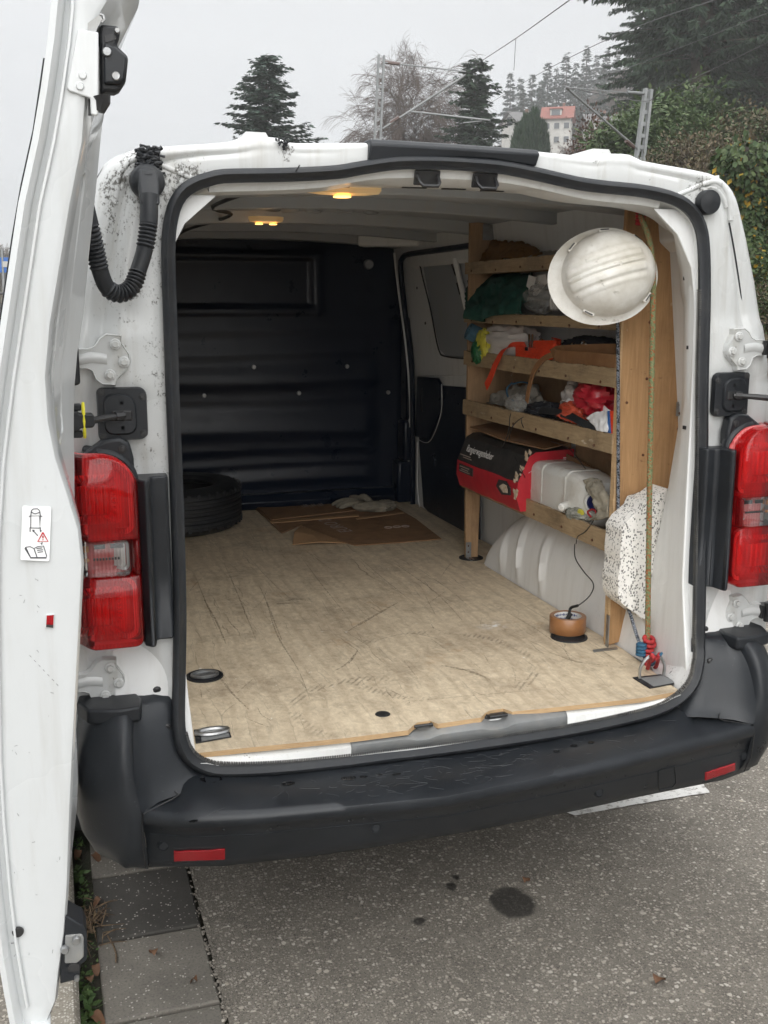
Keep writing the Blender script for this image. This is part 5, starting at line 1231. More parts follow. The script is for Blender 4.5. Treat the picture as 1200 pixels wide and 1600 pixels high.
# glove on the cardboard
gl = thing('work_glove', fl(560, 792), 'pale leather work glove lying on the cardboard sheet', 'glove')
gp = lambda x, y, z: at(x, y, Z=FZ+.006+z)
mb = blob(gp(575, 791, .022)+V(.02, -.02, 0), (.085, .035, .024), 4, .12, 2.5, FZ+.007, R=Matrix.Rotation(-.35, 3, 'Z')); mb.build('palm', 'leather_glove', gl, 60)
for k, (x0_, y0_, x1_, y1_) in enumerate(((560, 784, 518, 789), (562, 787, 525, 792), (566, 789, 530, 794), (570, 783, 540, 780))):
    mb = MB(); a, b = gp(x0_, y0_, .024), gp(x1_, y1_, .012); mb.tube(spline([a, a.lerp(b, .5)+V(0, 0, .014), b], 12), [.016, .0155, .015, .015, .0145, .014, .0135, .013, .0125, .012, .010, .004], 9); mb.build('finger', 'leather_glove', gl, 60)
mb = MB(); a, b = gp(580, 787, .03), gp(560, 779, .045); mb.tube(spline([a, a.lerp(b, .5)+V(0, 0, .02), b], 10), [.016]*8+[.012, .004], 9); mb.build('finger', 'leather_glove', gl, 60)
mb = blob(gp(603, 790, .022), (.045, .035, .024), 8, .14, 2.5, FZ+.007, R=Matrix.Rotation(-.5, 3, 'Z')); mb.build('cuff', 'leather_glove', gl, 60)

# roll of packing tape
tp = at(887, 990, Z=FZ+.006); tp = V(.548, .480, FZ+.006)
tr = thing('tape_roll', tp, 'roll of brown packing tape standing over a black floor ring', 'tape roll')
simple('tape_brown', (.30, .135, .05), (.25, .11, .042), 60, .35, 0, .05, 300, coat=.3)
mb = MB(); mb.lathe([(.041, 0), (.0535, 0), (.055, .002), (.055, .048), (.0535, .050), (.041, .050)], tp, (0, 0, 1), 48, loop=True); mb.build('tape', 'tape_brown', tr, 40)
mb = MB(); mb.lathe([(.0385, .001), (.0412, .001), (.0412, .049), (.0385, .049)], tp, (0, 0, 1), 48, loop=True); core = mb.build('core', 'paper_white', tr, 40)
mb = MB(); rnd = random.Random(4)
for row, h in ((0, .041), (1, .028)):
    a = .3
    while a < 2.9:
        w = rnd.uniform(.03, .10); p = tp+V(cos(a)*.0382, sin(a)*.0382, h); mb.box(p, (w*.038, .0006, rnd.uniform(.003, .008)), Matrix.Rotation(a+pi/2, 3, 'Z')); a += w+.04
simple('ink_blue', (.06, .08, .20), None, 1, .6); mb.build('core_print', 'ink_blue', core, 0)
# thin lead with its plug dangling into the roll
mb = MB(); ld_ = [at(x, y, X=X) for x, y, X in ((898, 850, .60), (899, 872, .605), (912, 893, .61), (927, 912, .62), (922, 930, .60), (905, 945, .57))]+[tp+V(.02, .02, .066), tp+V(.008, .008, .050)]
pth = spline(ld_, 60); mb.tube(pth, [.0018]*46+[.0045]*14, 7); lead = mb.build('thin_lead', 'cable_black', None); tag(lead, 'thin black lead hanging off the shelf with its plug inside the tape roll', 'cable')
mb = MB(); mb.box(pth[-1]+V(0, 0, -.006), (.012, .010, .022), Matrix.Rotation(.5, 3, 'Y')); mb.build('plug', 'cable_black', lead, 0, .002)

# ---------------- speckled foam offcut, ropes
g = G('speckled_foam'); d = g.voro(190, 'F1', 'Distance', g.mapco((1, 1, .8))); c_ = g.voro(190, 'F1', 'Color', g.mapco((1, 1, .8))); f = g.math('MULTIPLY', g.rng(g.sep('X', c_), .66, .70), g.rng(d, .50, .34))
d2 = g.noise(130, 3, .6, g.mapco((1, 1, .8), loc=(3, 1, 2))); f = g.math('MAXIMUM', f, g.math('MULTIPLY', g.rng(d2, .60, .63), .85)); g.bump(g.noise(110, 4, .6), .4, .003); g.out(g.mix(f, (.78, .76, .72), (.075, .073, .07)), .9, spec=.2)
poly = [(972, 826), (979, 815), (990, 805), (1000, 797), (1006, 783), (1010, 783), (1016, 781), (1036, 769), (1050, 763), (1053, 800), (1048, 870), (1040, 920), (1028, 958), (1012, 968), (1004, 967), (988, 955), (972, 942), (965, 930), (966, 905), (969, 880)]
a = [at(x, y, Y=.235) for x, y in poly]; a = resample(a, 64, True); a = [p+V(noise.noise(p*40)*.004, 0, noise.noise(p*40+V(5, 0, 0))*.004) for p in a]
cx_ = sum(a, V(0, 0, 0))/len(a)
mb = MB(); mb.loft([[cx_+(p-cx_)*s+V(0, dy+.003*noise.noise(p*30+V(0, dy*100, 0)), 0) for p in a] for s, dy in ((1.0, .085), (1.0, .003), (.992, .0), (.6, .001), (.2, .0))]); fo = mb.build('foam_offcut', 'speckled_foam', None, 40)
tag(fo, 'white offcut of foam with black speckles wedged between plywood panel and pillar', 'foam')
def rope_mat(name, a_, b_, c_, sc=240):
    g = G(name); z = g.mapco((1, 1, 1), (.0, .5, .3)); w = g.wave(sc*.35, z, 1.2, 3, 'Z'); n_ = g.voro(sc*1.2, 'F1', 'Color')
    col = g.mix(g.rng(w, .35, .6), a_, b_); col = g.mix(g.rng(g.sep('X', n_), .70, .76), col, c_); g.bump(w, .8, .003); g.out(col, .8, spec=.2)
rope_mat('green_rope', (.085, .20, .09), (.40, .34, .18), (.42, .14, .06)); rope_mat('grey_rope', (.05, .065, .10), (.40, .42, .45), (.02, .025, .03)); simple('red_rope', (.45, .03, .03), (.30, .015, .02), 90, .7, 0, .4, 200); simple('blue_rope', (.03, .13, .22), (.02, .08, .15), 90, .7, 0, .4, 200)
def strand_rope(pts, r, n, name, mat, parent, tw=900):
    """three twisted strands so that the lay of the rope is geometry"""
    path = spline(pts, n); mb = MB(); L = 0; P = [[], [], []]
    for i, p in enumerate(path):
        if i: L += (p-path[i-1]).length
        t = (path[min(i+1, n-1)]-path[max(i-1, 0)]).normalized(); a = V(0, 1, 0); u = (a-t*a.dot(t)).normalized(); w = t.cross(u)
        for k in range(3):
            an = L*tw+2*pi*k/3; P[k].append(p+(u*cos(an)+w*sin(an))*r*.5)
    for k in range(3): mb.tube(P[k], r*.62, 6)
    return mb.build(name, mat, parent, 60)
gr = thing('green_rope', at(1012, 990, Y=.2), 'green flecked rope running from the roof down to the floor ring with a red hitch', 'rope')
strand_rope([at(996, 322, Y=.26), at(1004, 345, Y=.215), at(1013, 370, Y=.20), at(1020, 415, Y=.185), at(1020, 500, Y=.185), at(1016, 700, Y=.185), at(1013, 900, Y=.18), at(1012, 1002, Y=.175)], .0075, 420, 'line', 'green_rope', gr, 380)
mb = MB(); c = at(1013, 1015, Y=.165)
for k in range(5): mb.tube([c+V(cos(a)*.013+.004*sin(k*2), sin(a)*.012, .03-k*.013+.005*sin(a)) for a in [q*pi/7 for q in range(14)]], .0062, 7, closed=True)
mb.tube(spline([c+V(.004, 0, -.02), c+V(.014, -.006, -.028), c+V(.012, -.01, -.034)], 10), .006, 7); mb.build('hitch', 'red_rope', gr, 60)
mb = MB(); rt = RING+V(.0, .015, .066); mb.tube(spline([c+V(-.006, 0, -.012), c+V(-.014, -.02, -.05), rt+V(-.014, -.012, .008), rt+V(.0, -.010, -.008), rt+V(.012, -.008, .006), c+V(.014, -.015, -.05), c+V(.002, 0, -.012)], 40), .0055, 7); mb.build('loop', 'red_rope', gr, 60)
mb = MB(); c2_ = at(1001, 338, Y=.235)
for k in range(5): mb.tube([c2_+V(cos(a)*.010, sin(a)*.010, .018-k*.009) for a in [q*pi/6 for q in range(12)]], .0045, 6, closed=True)
mb.build('top_knot', 'red_rope', gr, 60)
br = thing('grey_rope', at(1003, 1015, Y=.2), 'thin blue and white rope down the shelf edge, tied with a blue knot', 'rope')
strand_rope([at(965, 488, Y=.325), at(966, 600, Y=.325), at(966, 760, Y=.325), at(966, 880, Y=.325), at(974, 930, Y=.325), at(985, 960, Y=.24), at(994, 990, Y=.20), at(1002, 1012, Y=.175)], .0050, 420, 'line', 'grey_rope', br, 560)
mb = MB(); c = at(1002, 1015, Y=.165)
for k in range(4): mb.tube([c+V(cos(a)*.011, sin(a)*.010, .014-k*.009) for a in [q*pi/6 for q in range(12)]], .005, 6, closed=True)
mb.build('knot', 'blue_rope', br, 60)
mb = MB(); mb.tube(spline([c+V(.004, 0, -.012), c+V(.022, -.02, -.04), rt+V(.016, -.012, .010), rt+V(.002, -.008, -.006), rt+V(-.008, -.006, .012)], 26), .004, 6); mb.build('tail', 'blue_rope', br, 60)

# ---------------- shelf contents
def onshelf(k): return shelf_z(k)+.0005
def P3(x, y, X): return at(x, y, X=X)
# top shelf
z = onshelf(0)
ctrl = [[P3(745, 409, .625), P3(790, 404, .625), P3(835, 402, .63), P3(862, 402, .64)], [P3(752, 392, .64), P3(780, 382, .645), P3(820, 384, .65), P3(850, 398, .66)], [P3(766, 376, .68), P3(790, 372, .69), P3(818, 376, .70), P3(840, 392, .70)], [P3(770, 390, .74), P3(795, 388, .74), P3(820, 392, .74), P3(840, 400, .74)]]
tag(surf(ctrl, 40, 46, .008, 16, 2).build('brown_cloth', 'brown_cloth', None, 60, solid=.004), 'crumpled brown cloth at the far end of the top shelf', 'cloth')
tag(surf([[P3(812, 404, .615), P3(845, 401, .615), P3(885, 399, .615)], [P3(815, 398, .68), P3(850, 393, .68), P3(885, 391, .68)], [P3(825, 394, .74), P3(850, 390, .74), P3(880, 389, .74)]], 20, 26, .004, 18, 7).build('grey_sack', 'grey_cloth', None, 60, solid=.004), 'flat grey sacking behind the helmet on the top shelf', 'cloth')
# second shelf
ctrl = [[P3(738, 436, .75), P3(765, 434, .75), P3(800, 432, .74), P3(832, 434, .74)], [P3(734, 452, .68), P3(760, 446, .68), P3(800, 440, .67), P3(833, 446, .67)], [P3(731, 478, .615), P3(757, 474, .62), P3(792, 458, .625), P3(826, 470, .625)], [P3(728, 490, .586), P3(752, 488, .588), P3(772, 480, .588), P3(818, 484, .588)], [P3(727, 495, .584), P3(757, 503, .584), P3(771, 494, .585), P3(820, 488, .586)]]
tag(surf(ctrl, 50, 54, .010, 11, 5).build('green_cloth', 'green_cloth', None, 60, solid=.005), 'dark green cloth draped over the lip of the second shelf', 'cloth')
tag(blob(P3(842, 466, .64)+V(.01, 0, .0), (.035, .075, .036), 3, .25, 2.2, onshelf(1)+.002).build('plastic_bag', 'clear_film', None, 60), 'clear crinkled plastic bag beside the green cloth', 'plastic bag')
for k, q in enumerate(([(826, 430), (838, 433), (832, 452), (820, 458)], [(840, 430), (852, 429), (855, 442), (838, 462), (832, 462)])):
    mb = MB(); mb.prism([P3(x, y, .635+k*.012) for x, y in q], (.0015, 0, 0)); tag(mb.build('paper_tag', 'paper_white', None, 0), ('upright white card leaning against the green cloth', 'folded white card nearer the helmet on the second shelf')[k], 'card')
cwz = thing('cable_coil', P3(872, 480, .63), 'coil of white cable beside the helmet on the second shelf', 'cable')
for k in range(3):
    mb = MB(); mb.tube(spline([P3(862+k*4, 484, .625), P3(861+k*4, 470, .63), P3(866+k*5, 458, .64), P3(878+k*3, 470, .66), P3(884, 482+k, .64)], 24), .0045, 7); mb.build('turn', 'cable_white', cwz, 60)
# third shelf
mb = MB(); a, b = P3(731, 518, .575), V(.70, 1.36, onshelf(2)+.055); rings = []
n = 40; ax = (b-a).normalized(); u = (V(0, 0, 1)-ax*ax.z).normalized(); w = ax.cross(u); sp = [(lerp(.008, .033, i/59), 4.6*pi*i/59) for i in range(60)]
mb.loft([[p0_+(u*cos(t)+w*sin(t))*r for r, t in sp] for p0_ in (a, a.lerp(b, .3), a.lerp(b, .7), b)], False); tag(mb.build('foam_roll', 'blue_foam', None, 60, solid=.007), 'rolled blue foam mat sticking out of the third shelf', 'foam roll')
pb = thing('carrier_bag', P3(790, 560, .62), 'white plastic carrier bag with yellow and green printing on the third shelf', 'bag')
blob(P3(796, 536, .66), (.055, .165, .055), 11, .20, 2.0, onshelf(2)+.001, R=Matrix.Rotation(.10, 3, 'Z')).build('bag_body', 'white_bag', pb, 60)
blob(P3(757, 538, .605), (.022, .045, .045), 13, .2, 2.2).build('yellow_print', 'yellow_bag', pb, 60)
blob(P3(746, 549, .588), (.016, .030, .035), 15, .2, 2.2).build('green_print', 'green_bag', pb, 60)
def web(pts, w, thick, name, mat, parent, side=(1, 0, 0), n=40):
    path = spline(pts, n); rings = []
    for i, p in enumerate(path):
        t = (path[min(i+1, n-1)]-path[max(i-1, 0)]).normalized(); s_ = Vector(side); s_ = (s_-t*s_.dot(t)).normalized(); nn = t.cross(s_)
        rings.append([p-s_*w/2-nn*thick/2, p+s_*w/2-nn*thick/2, p+s_*w/2+nn*thick/2, p-s_*w/2+nn*thick/2])
    mb = MB(); mb.loft(rings); return mb.build(name, mat, parent, 30, .0006)
st_ = thing('ratchet_strap', P3(830, 555, .62), 'bright orange ratchet strap with one end hanging over the third shelf lip', 'strap')
web([P3(822, 541, .625), P3(800, 541, .612), P3(786, 549, .590), P3(775, 568, .581), P3(766, 590, .580), P3(759, 604, .580)], .032, .0025, 'hanging_end', 'orange_web', st_, (0, 1, -.25))
for k in range(4):
    web([P3(806, 556-k*4, .605+k*.004), P3(850, 561-k*4, .603+k*.004), P3(868, 553-k*4, .610+k*.004), P3(868, 548-k*4, .635), P3(830, 548-k*4, .632)], .016, .003, 'coil_turn', 'orange_web', st_, (0, 0, 1))
web([P3(840, 549, .62), P3(868, 543, .63), P3(876, 538, .66), P3(862, 534, .70)], .030, .003, 'coil_turn', 'orange_web', st_, (0, 0, 1))
mb = MB()
for px_ in (827, 832): mb.tube([P3(px_, 548, .62), P3(px_, 523, .635)], .0040, 8)
mb.box(P3(829, 545, .62), (.03, .025, .012)); mb.build('ratchet_handle', 'bright_chrome', st_, 30)
rnd = random.Random(12); mb = MB()
for k in range(7): mb.lathe([(.001, 0), (.007, 0), (.009, .006), (.001, .008)], P3(842+rnd.uniform(0, 22), 537+rnd.uniform(-4, 4), .645), (rnd.uniform(-1, 1), -1, .3), 8)
mb.build('ratchet_gear', 'bright_chrome', st_, 30)
tb = thing('leather_belt', P3(915, 570, .62), 'tan leather belt with folded pouch on the third shelf, its end hanging down', 'belt')
web([P3(962, 567, .601), P3(920, 562, .601), P3(872, 558, .603), P3(871, 552, .612), P3(920, 550, .618), P3(962, 550, .622)], .046, .005, 'pouch', 'tan_leather', tb, (0, 0, 1), 60)
web([P3(893, 552, .62), P3(868, 553, .608), P3(848, 562, .590), P3(834, 580, .582), P3(827, 605, .580), P3(823, 628, .583)], .022, .0035, 'hanging_end', 'tan_leather', tb, (0, 1, .3))
tag(blob(P3(925, 541, .70), (.05, .13, .026), 21, .18, 2.4, onshelf(2)+.001).build('tool_pouch', 'dark_cloth', None, 60), 'dark tool pouch behind the leather belt', 'pouch')
mb = MB()
for k in range(9): mb.lathe([(.001, 0), (.005, .001), (.007, .005), (.001, .009)], P3(906+rnd.uniform(-14, 14), 540+rnd.uniform(-4, 4), .645), (rnd.uniform(-1, 1), -1, .5), 7)
tag(mb.build('steel_fittings', 'bright_chrome', None, 30), 'small heap of shiny steel fittings in front of the dark pouch', 'fittings', kind='stuff')
# fourth shelf
z = onshelf(3)
ctrl = [[P3(754, 625, .625), P3(780, 632, .622), P3(800, 634, .622), P3(846, 640, .63)], [P3(772, 614, .65), P3(795, 606, .65), P3(820, 610, .65), P3(848, 620, .65)], [P3(790, 600, .69), P3(808, 597, .69), P3(835, 598, .69), P3(850, 610, .70)], [P3(792, 612, .75), P3(810, 610, .75), P3(835, 612, .75), P3(848, 618, .75)]]
tag(surf(ctrl, 44, 44, .010, 13, 9).build('grey_rag', 'grey_cloth', None, 60, solid=.004), 'crumpled grey rag at the far end of the fourth shelf', 'rag')
mb = MB(); mb.tube(spline([P3(800, 598, .665), P3(792, 608, .64), P3(794, 620, .632), P3(802, 626, .628)], 20), .003, 6); mb.tube(spline([P3(801, 600, .66), P3(815, 597, .67), P3(830, 600, .67)], 20), .003, 6)
tag(mb.build('blue_cord', 'blue_rope', None, 60), 'thin blue cord lying over the grey rag', 'cord')
tag(blob(P3(812, 632, .622), (.030, .060, .026), 23, .25, 2.6, z+.002).build('cling_film', 'clear_film', None, 60), 'shiny clear film bundle in front of the grey rag', 'plastic film')
tag(blob(P3(855, 640, .66), (.05, .075, .020), 24, .22, 2.6, z+.001).build('dark_cloth', 'dark_cloth', None, 60), 'dark blue cloth bundle at the middle of the fourth shelf', 'cloth')
tag(surf([[P3(866, 645, .63), P3(872, 630, .632), P3(890, 622, .64), P3(910, 640, .65)], [P3(872, 620, .66), P3(886, 604, .66), P3(900, 606, .66), P3(908, 622, .66)], [P3(884, 600, .70), P3(890, 590, .70), P3(900, 590, .70), P3(906, 606, .70)]], 34, 34, .010, 15, 14).build('white_sack', 'white_bag', None, 60, solid=.002), 'crumpled white plastic sack beside the red bag', 'bag')
rbag = thing('red_bag', P3(930, 640, .65), 'red and white printed plastic bag at the near end of the fourth shelf', 'bag')
blob(P3(940, 622, .67), (.055, .085, .048), 31, .24, 2.2, z+.004).build('red_side', 'red_bag', rbag, 60)
surf([[P3(880, 625, .63), P3(905, 632, .622), P3(925, 634, .620), P3(945, 650, .618)], [P3(885, 621, .64), P3(908, 624, .635), P3(930, 624, .63), P3(950, 640, .625)]], 12, 40, .005, 22, 17).build('white_stripe', 'white_print', rbag, 60, solid=.002)
surf([[P3(905, 612, .625), P3(915, 618, .620), P3(926, 630, .617)], [P3(912, 604, .635), P3(924, 610, .63), P3(934, 624, .62)]], 10, 24, .004, 22, 19).build('white_stripe', 'white_print', rbag, 60, solid=.002)
tag(blob(P3(898, 644, .635), (.025, .060, .024), 35, .30, 3.0, z+.002).build('orange_net', 'orange_net', None, 60), 'crumpled orange netting below the white sack', 'netting')
tag(surf([[P3(868, 648, .60), P3(885, 656, .600), P3(910, 662, .600)], [P3(868, 640, .615), P3(888, 650, .612), P3(914, 655, .610)]], 12, 30, .005, 20, 21).build('orange_strip', 'orange_net', None, 60, solid=.003), 'strip of orange cloth along the fourth shelf lip', 'cloth')
web([P3(812, 641, .612), P3(850, 641, .612), P3(885, 648, .606), P3(915, 663, .602), P3(942, 677, .600)], .022, .004, 'rubber_strap', 'rubber', None, (.3, 0, 1), 40)
tag(bpy.data.objects['rubber_strap'], 'black rubber strap lying along the fourth shelf lip', 'strap')
pk = thing('printed_packet', P3(940, 665, .61), 'white packet with a blue and orange edge at the near end of the fourth shelf', 'packet')
surf([[P3(918, 654, .606), P3(932, 645, .615), P3(948, 642, .62)], [P3(930, 666, .602), P3(940, 660, .606), P3(951, 655, .61)], [P3(936, 674, .600), P3(944, 675, .600), P3(951, 676, .600)]], 22, 22, .003, 25, 23).build('face', 'white_print', pk, 60, solid=.003)
mb = MB(); mb.prism([P3(x, y, .603) for x, y in [(949, 642), (953, 642), (955, 677), (950, 676)]], (.006, 0, 0)); mb.build('blue_band', 'blue_print', pk, 0)
mb = MB(); mb.prism([P3(x, y, .602) for x, y in [(953, 642), (962, 643), (962, 679), (955, 677)]], (.008, 0, 0)); mb.build('orange_band', 'orange_web', pk, 0)
mb = MB(); mb.tube(spline([P3(825, 645, .612), P3(803, 643, .600), P3(797, 650, .592), P3(795, 672, .590), P3(788, 692, .586), P3(783, 700, .590)], 40), .0016, 5); mb.tube(spline([P3(828, 648, .60), P3(812, 655, .592), P3(800, 668, .590), P3(795, 690, .588)], 40), .0014, 5); mb.tube(spline([P3(816, 648, .598), P3(815, 660, .592), P3(818, 668, .592)], 20), .0014, 5)
tag(mb.build('dangling_wire', 'cable_black', None, 60), 'thin black wires dangling over the fourth shelf lip', 'wire')
# bottom shelf: jack carton
z = onshelf(4); y0b, y1b = .885, 1.43
bx_ = thing('jack_carton', V(.66, 1.15, z), 'torn red and black cardboard carton for a trolley jack on the bottom shelf', 'carton')
simple('carton_red', (.50, .022, .035), (.42, .016, .028), 25, .42, 0, .1, 60); simple('carton_black', (.022, .021, .021), (.05, .046, .044), 14, .5, 0, .15, 60); simple('torn_board', (.38, .27, .17), (.58, .50, .40), 60, .95, 0, .5, 120)
sec = [(.575, z), (.560, z+.045), (.562, z+.100), (.600, z+.185), (.625, z+.200), (.765, z+.205), (.765, z)]
def box_ring(y, s=0): return [V(x+.003*noise.noise(V(x*30, y*12, zz*30)), y+.05*(zz-z)*0, zz+.003*noise.noise(V(y*14, x*20, 3))) for x, zz in sec]
mb = MB(); ns = 26; mb.loft([box_ring(lerp(y0b, y1b, i/(ns-1))) for i in range(ns)]); mb.m = [0]*len(mb.m)
for i, f in enumerate(mb.f):
    if len(f) == 4: mb.m[i] = 1 if (i % 7) in (2, 3, 4) else 0
mb.build('carton_body', ['carton_red', 'carton_black'], bx_, 25)
nrm = V(-.085, 0, .038).normalized()
base = V(.584, 1.22, z+.146)
text('Rangierwagenheber', .038, base+nrm*.004+V(0, .035, .002), (0, -1, 0), nrm, 'ink_white', bx_, 'printed_title', 'CENTER', .0002, .80)
mb = MB()
for k in range(3): mb.box(V(.571, 1.36-.05*0, z+.122-k*.008)+nrm*.004+V(0, -.02*(k % 2), 0), (.001, .10-.02*k, .003), Matrix.Rotation(.42, 3, 'Y'))
mb.build('small_print', 'ink_grey', bx_, 0)
mb = MB(); mb.box((.5585, 1.33, z+.075), (.003, .13, .030)); mb.build('black_label', 'carton_black', bx_, 0)
mb = MB()
for k, (w, zz) in enumerate(((.09, .082), (.07, .073), (.10, .066))): mb.box((.5565, 1.34, z+zz), (.0006, w, .003))
mb.build('label_print', 'ink_grey', bx_, 0)
mb = MB(); rnd = random.Random(8)
for k in range(16):
    t = rnd.random(); zz = lerp(z+.03, z+.19, t); x = interp([(z, .572), (z+.045, .560), (z+.10, .562), (z+.185, .600), (z+.2, .62)], zz); p = V(x-.001, y0b+rnd.uniform(-.006, .022), zz)
    L = rnd.uniform(.008, .026); mb.add([p, p+V(-.002, L*.7, L*.2), p+V(-.003, L*.3, L*1.1), p+V(.001, -L*.3, L*.6)], [(0, 1, 2), (0, 2, 3)])
mb.build('torn_edge', 'torn_board', bx_, 0, solid=.001)['kind'] = 'stuff'
mb = MB(); mb.add([V(.5575, .93, z+.05), V(.5570, 1.00, z+.040), V(.5575, 1.05, z+.062), V(.5580, 1.03, z+.088), V(.5580, .97, z+.092), V(.5580, .935, z+.075)], [tuple(range(6))]); mb.build('tear', 'carton_black', bx_, 0, solid=.003)
mb = MB(); mb.add([V(.5555, .95, z+.055), V(.5550, .985, z+.050), V(.5555, 1.02, z+.066), V(.5555, .99, z+.080), V(.5555, .96, z+.078)], [tuple(range(5))]); mb.build('tear', 'torn_board', bx_, 0, solid=.002)
text('CE', .030, V(.735, y0b-.004, z+.085), (0, 0, 1), (0, -1, 0), 'ink_white', bx_, 'printed_mark')
mb = MB()
for k in range(9): mb.box((.735+rnd.uniform(-.001, .001), y0b-.003, z+.135+k*.0052), (.020, .0008, .0018 if k % 2 else .0032))
mb.build('barcode', 'ink_white', bx_, 0)
mb = MB()
for k in range(14):
    p = V(rnd.uniform(.59, .72), y0b-.003, z+rnd.uniform(.02, .16)); mb.tube([p, p+V(rnd.uniform(-.02, .02), 0, rnd.uniform(-.05, -.01))], .0007, 3)
mb.build('scratches', 'ink_white', bx_, 0)['kind'] = 'stuff'
mb = MB(); mb.add([V(.60, 1.40, z+.225), V(.76, 1.40, z+.245), V(.76, .90, z+.222), V(.655, .885, z+.208), V(.60, 1.10, z+.215)], [tuple(range(5))]); mb.build('lid_flap', 'cardboard', bx_, 0, solid=.004)
# brown carton piece behind the jug
mb = MB(); mb.prism([V(.735, .88, z), V(.735, .60, z), V(.735, .60, z+.16), V(.735, .88, z+.19)], (.004, 0, 0)); tag(mb.build('card_divider', 'cardboard', None, 0), 'plain brown cardboard piece standing behind the canister', 'cardboard')
# plastic canister lying on its side
jg = thing('canister', V(.67, .72, z), 'translucent plastic canister lying on its side on the bottom shelf', 'canister')
g = G('milky_plastic'); n1 = g.noise(7, 5, .65); c_ = g.mix(g.rng(n1, .5, .72, 0, .6), (.66, .66, .63), (.42, .37, .30)); c_ = g.mix(g.rng(g.noise(18, 5, .7, g.mapco(loc=(2, 2, 2))), .60, .72, 0, .5), c_, (.30, .20, .12)); g.b.inputs['Subsurface Weight'].default_value = .3; g.b.inputs['Subsurface Radius'].default_value = (.05, .05, .05); g.out(c_, .35, spec=.4)
def rr_ring(y, w, h, r, zc=0, xc=.672):
    out = []
    for cx, cz, a0 in ((-w+r, -h+r, pi), (w-r, -h+r, 1.5*pi), (w-r, h-r, 0), (-w+r, h-r, .5*pi)):
        for k in range(6): a = a0+k/5*pi/2; out.append(V(xc+cx+cos(a)*r, y, z+.0885+zc+cz+sin(a)*r))
    return out
mb = MB(); mb.loft([rr_ring(.905, .045, .062, .02), rr_ring(.895, .060, .080, .03), rr_ring(.86, .066, .087, .03), rr_ring(.70, .066, .087, .03), rr_ring(.60, .066, .086, .03, -.001), rr_ring(.545, .062, .078, .03, -.002), rr_ring(.515, .052, .066, .025, .0), rr_ring(.508, .04, .052, .02, .0)]); mb.build('bottle', 'milky_plastic', jg, 40)
for yy in (.64, .80):
    mb = MB(); mb.loft([rr_ring(yy-.008, .066, .087, .03), rr_ring(yy-.004, .0675, .0885, .03), rr_ring(yy+.004, .0675, .0885, .03), rr_ring(yy+.008, .066, .087, .03)]); mb.build('rib', 'milky_plastic', jg, 40)
cc = P3(912, 786, .615); mb = MB(); mb.lathe([(.034, 0), (.034, .016), (.031, .020), (.001, .020)], V(.645, .520, z+.100), (-.35, -1, .0), 26); mb.build('neck', 'milky_plastic', jg, 40)
simple('cap_blue', (.015, .02, .10), None, 1, .4)
mb = MB(); mb.lathe([(.027, .012), (.027, .030), (.024, .034), (.020, .031), (.001, .031)], V(.645, .520, z+.100), (-.35, -1, .0), 26); cp_ = mb.build('cap', 'cap_blue', jg, 40)
mb = MB(); mb.lathe([(.012, 0), (.0125, .030), (.0125, .040), (.009, .043), (.001, .043)], V(.612, .62, z+.075), (-1, -.5, -.15), 18); mb.build('tap', 'milky_plastic', jg, 40)
# gloves and odds at the near end
wg = thing('striped_glove', V(.63, .47, z), 'striped grey work glove in front of the canister', 'glove')
cloth('glove_stripe', (.42, .41, .36), (.10, .11, .09), 70, .9, 300, .3)
blob(P3(905, 805, .622), (.028, .060, .020), 41, .14, 2.4, z+.001).build('palm', 'glove_stripe', wg, 60)
for k in range(4): MB().tube(spline([P3(898+k*5, 803-k*1.5, .622), P3(890+k*5, 806-k*3, .612), P3(882+k*5, 801-k*2, .618)], 9), [.010]*7+[.008, .003], 8).build('finger', 'glove_stripe', wg, 60)
blob(P3(907, 801, .608), (.006, .018, .010), 43, .1, 2).build('yellow_patch', 'yellow_bag', wg, 60)
wg2 = thing('grey_glove', V(.63, .42, z), 'grey work glove with red lining draped over the canister cap', 'glove')
surf([[P3(916, 753, .625), P3(926, 752, .63), P3(938, 756, .64)], [P3(921, 768, .612), P3(934, 764, .615), P3(946, 770, .62)], [P3(930, 780, .606), P3(944, 778, .61), P3(953, 784, .62)], [P3(935, 800, .602), P3(946, 802, .604), P3(954, 800, .61)], [P3(922, 812, .604), P3(938, 812, .602), P3(953, 808, .606)]], 34, 22, .006, 24, 27).build('back', 'leather_glove', wg2, 60, solid=.005)
MB().tube(spline([P3(922, 806, .600), P3(918, 800, .602), P3(926, 796, .602), P3(931, 800, .601), P3(928, 811, .600), P3(922, 806, .600)], 22), .003, 6).build('red_lining', 'red_rope', wg2, 60)
tag(blob(V(.632, .385, z+.020), (.024, .030, .022), 51, .16, 2.2, z+.001).build('denim_rag', 'denim_blue', None, 60), 'small blue denim rag at the near end of the bottom shelf', 'rag')
mb = MB(); mb.tube(spline([P3(862, 690, .64), P3(890, 702, .64), P3(915, 733, .64)], 14), .0014, 5); mb.tube(spline([P3(805, 715, .552), P3(815, 735, .556), P3(822, 750, .60), P3(823, 760, .602)], 20), .0013, 5); mb.tube(spline([P3(932, 795, .604), P3(928, 812, .598), P3(915, 830, .590), P3(903, 838, .588), P3(900, 850, .592)], 24), .0014, 5)
tag(mb.build('loose_wire', 'cable_black', None, 60), 'thin black wires trailing over the carton and the bottom shelf lip', 'wire')
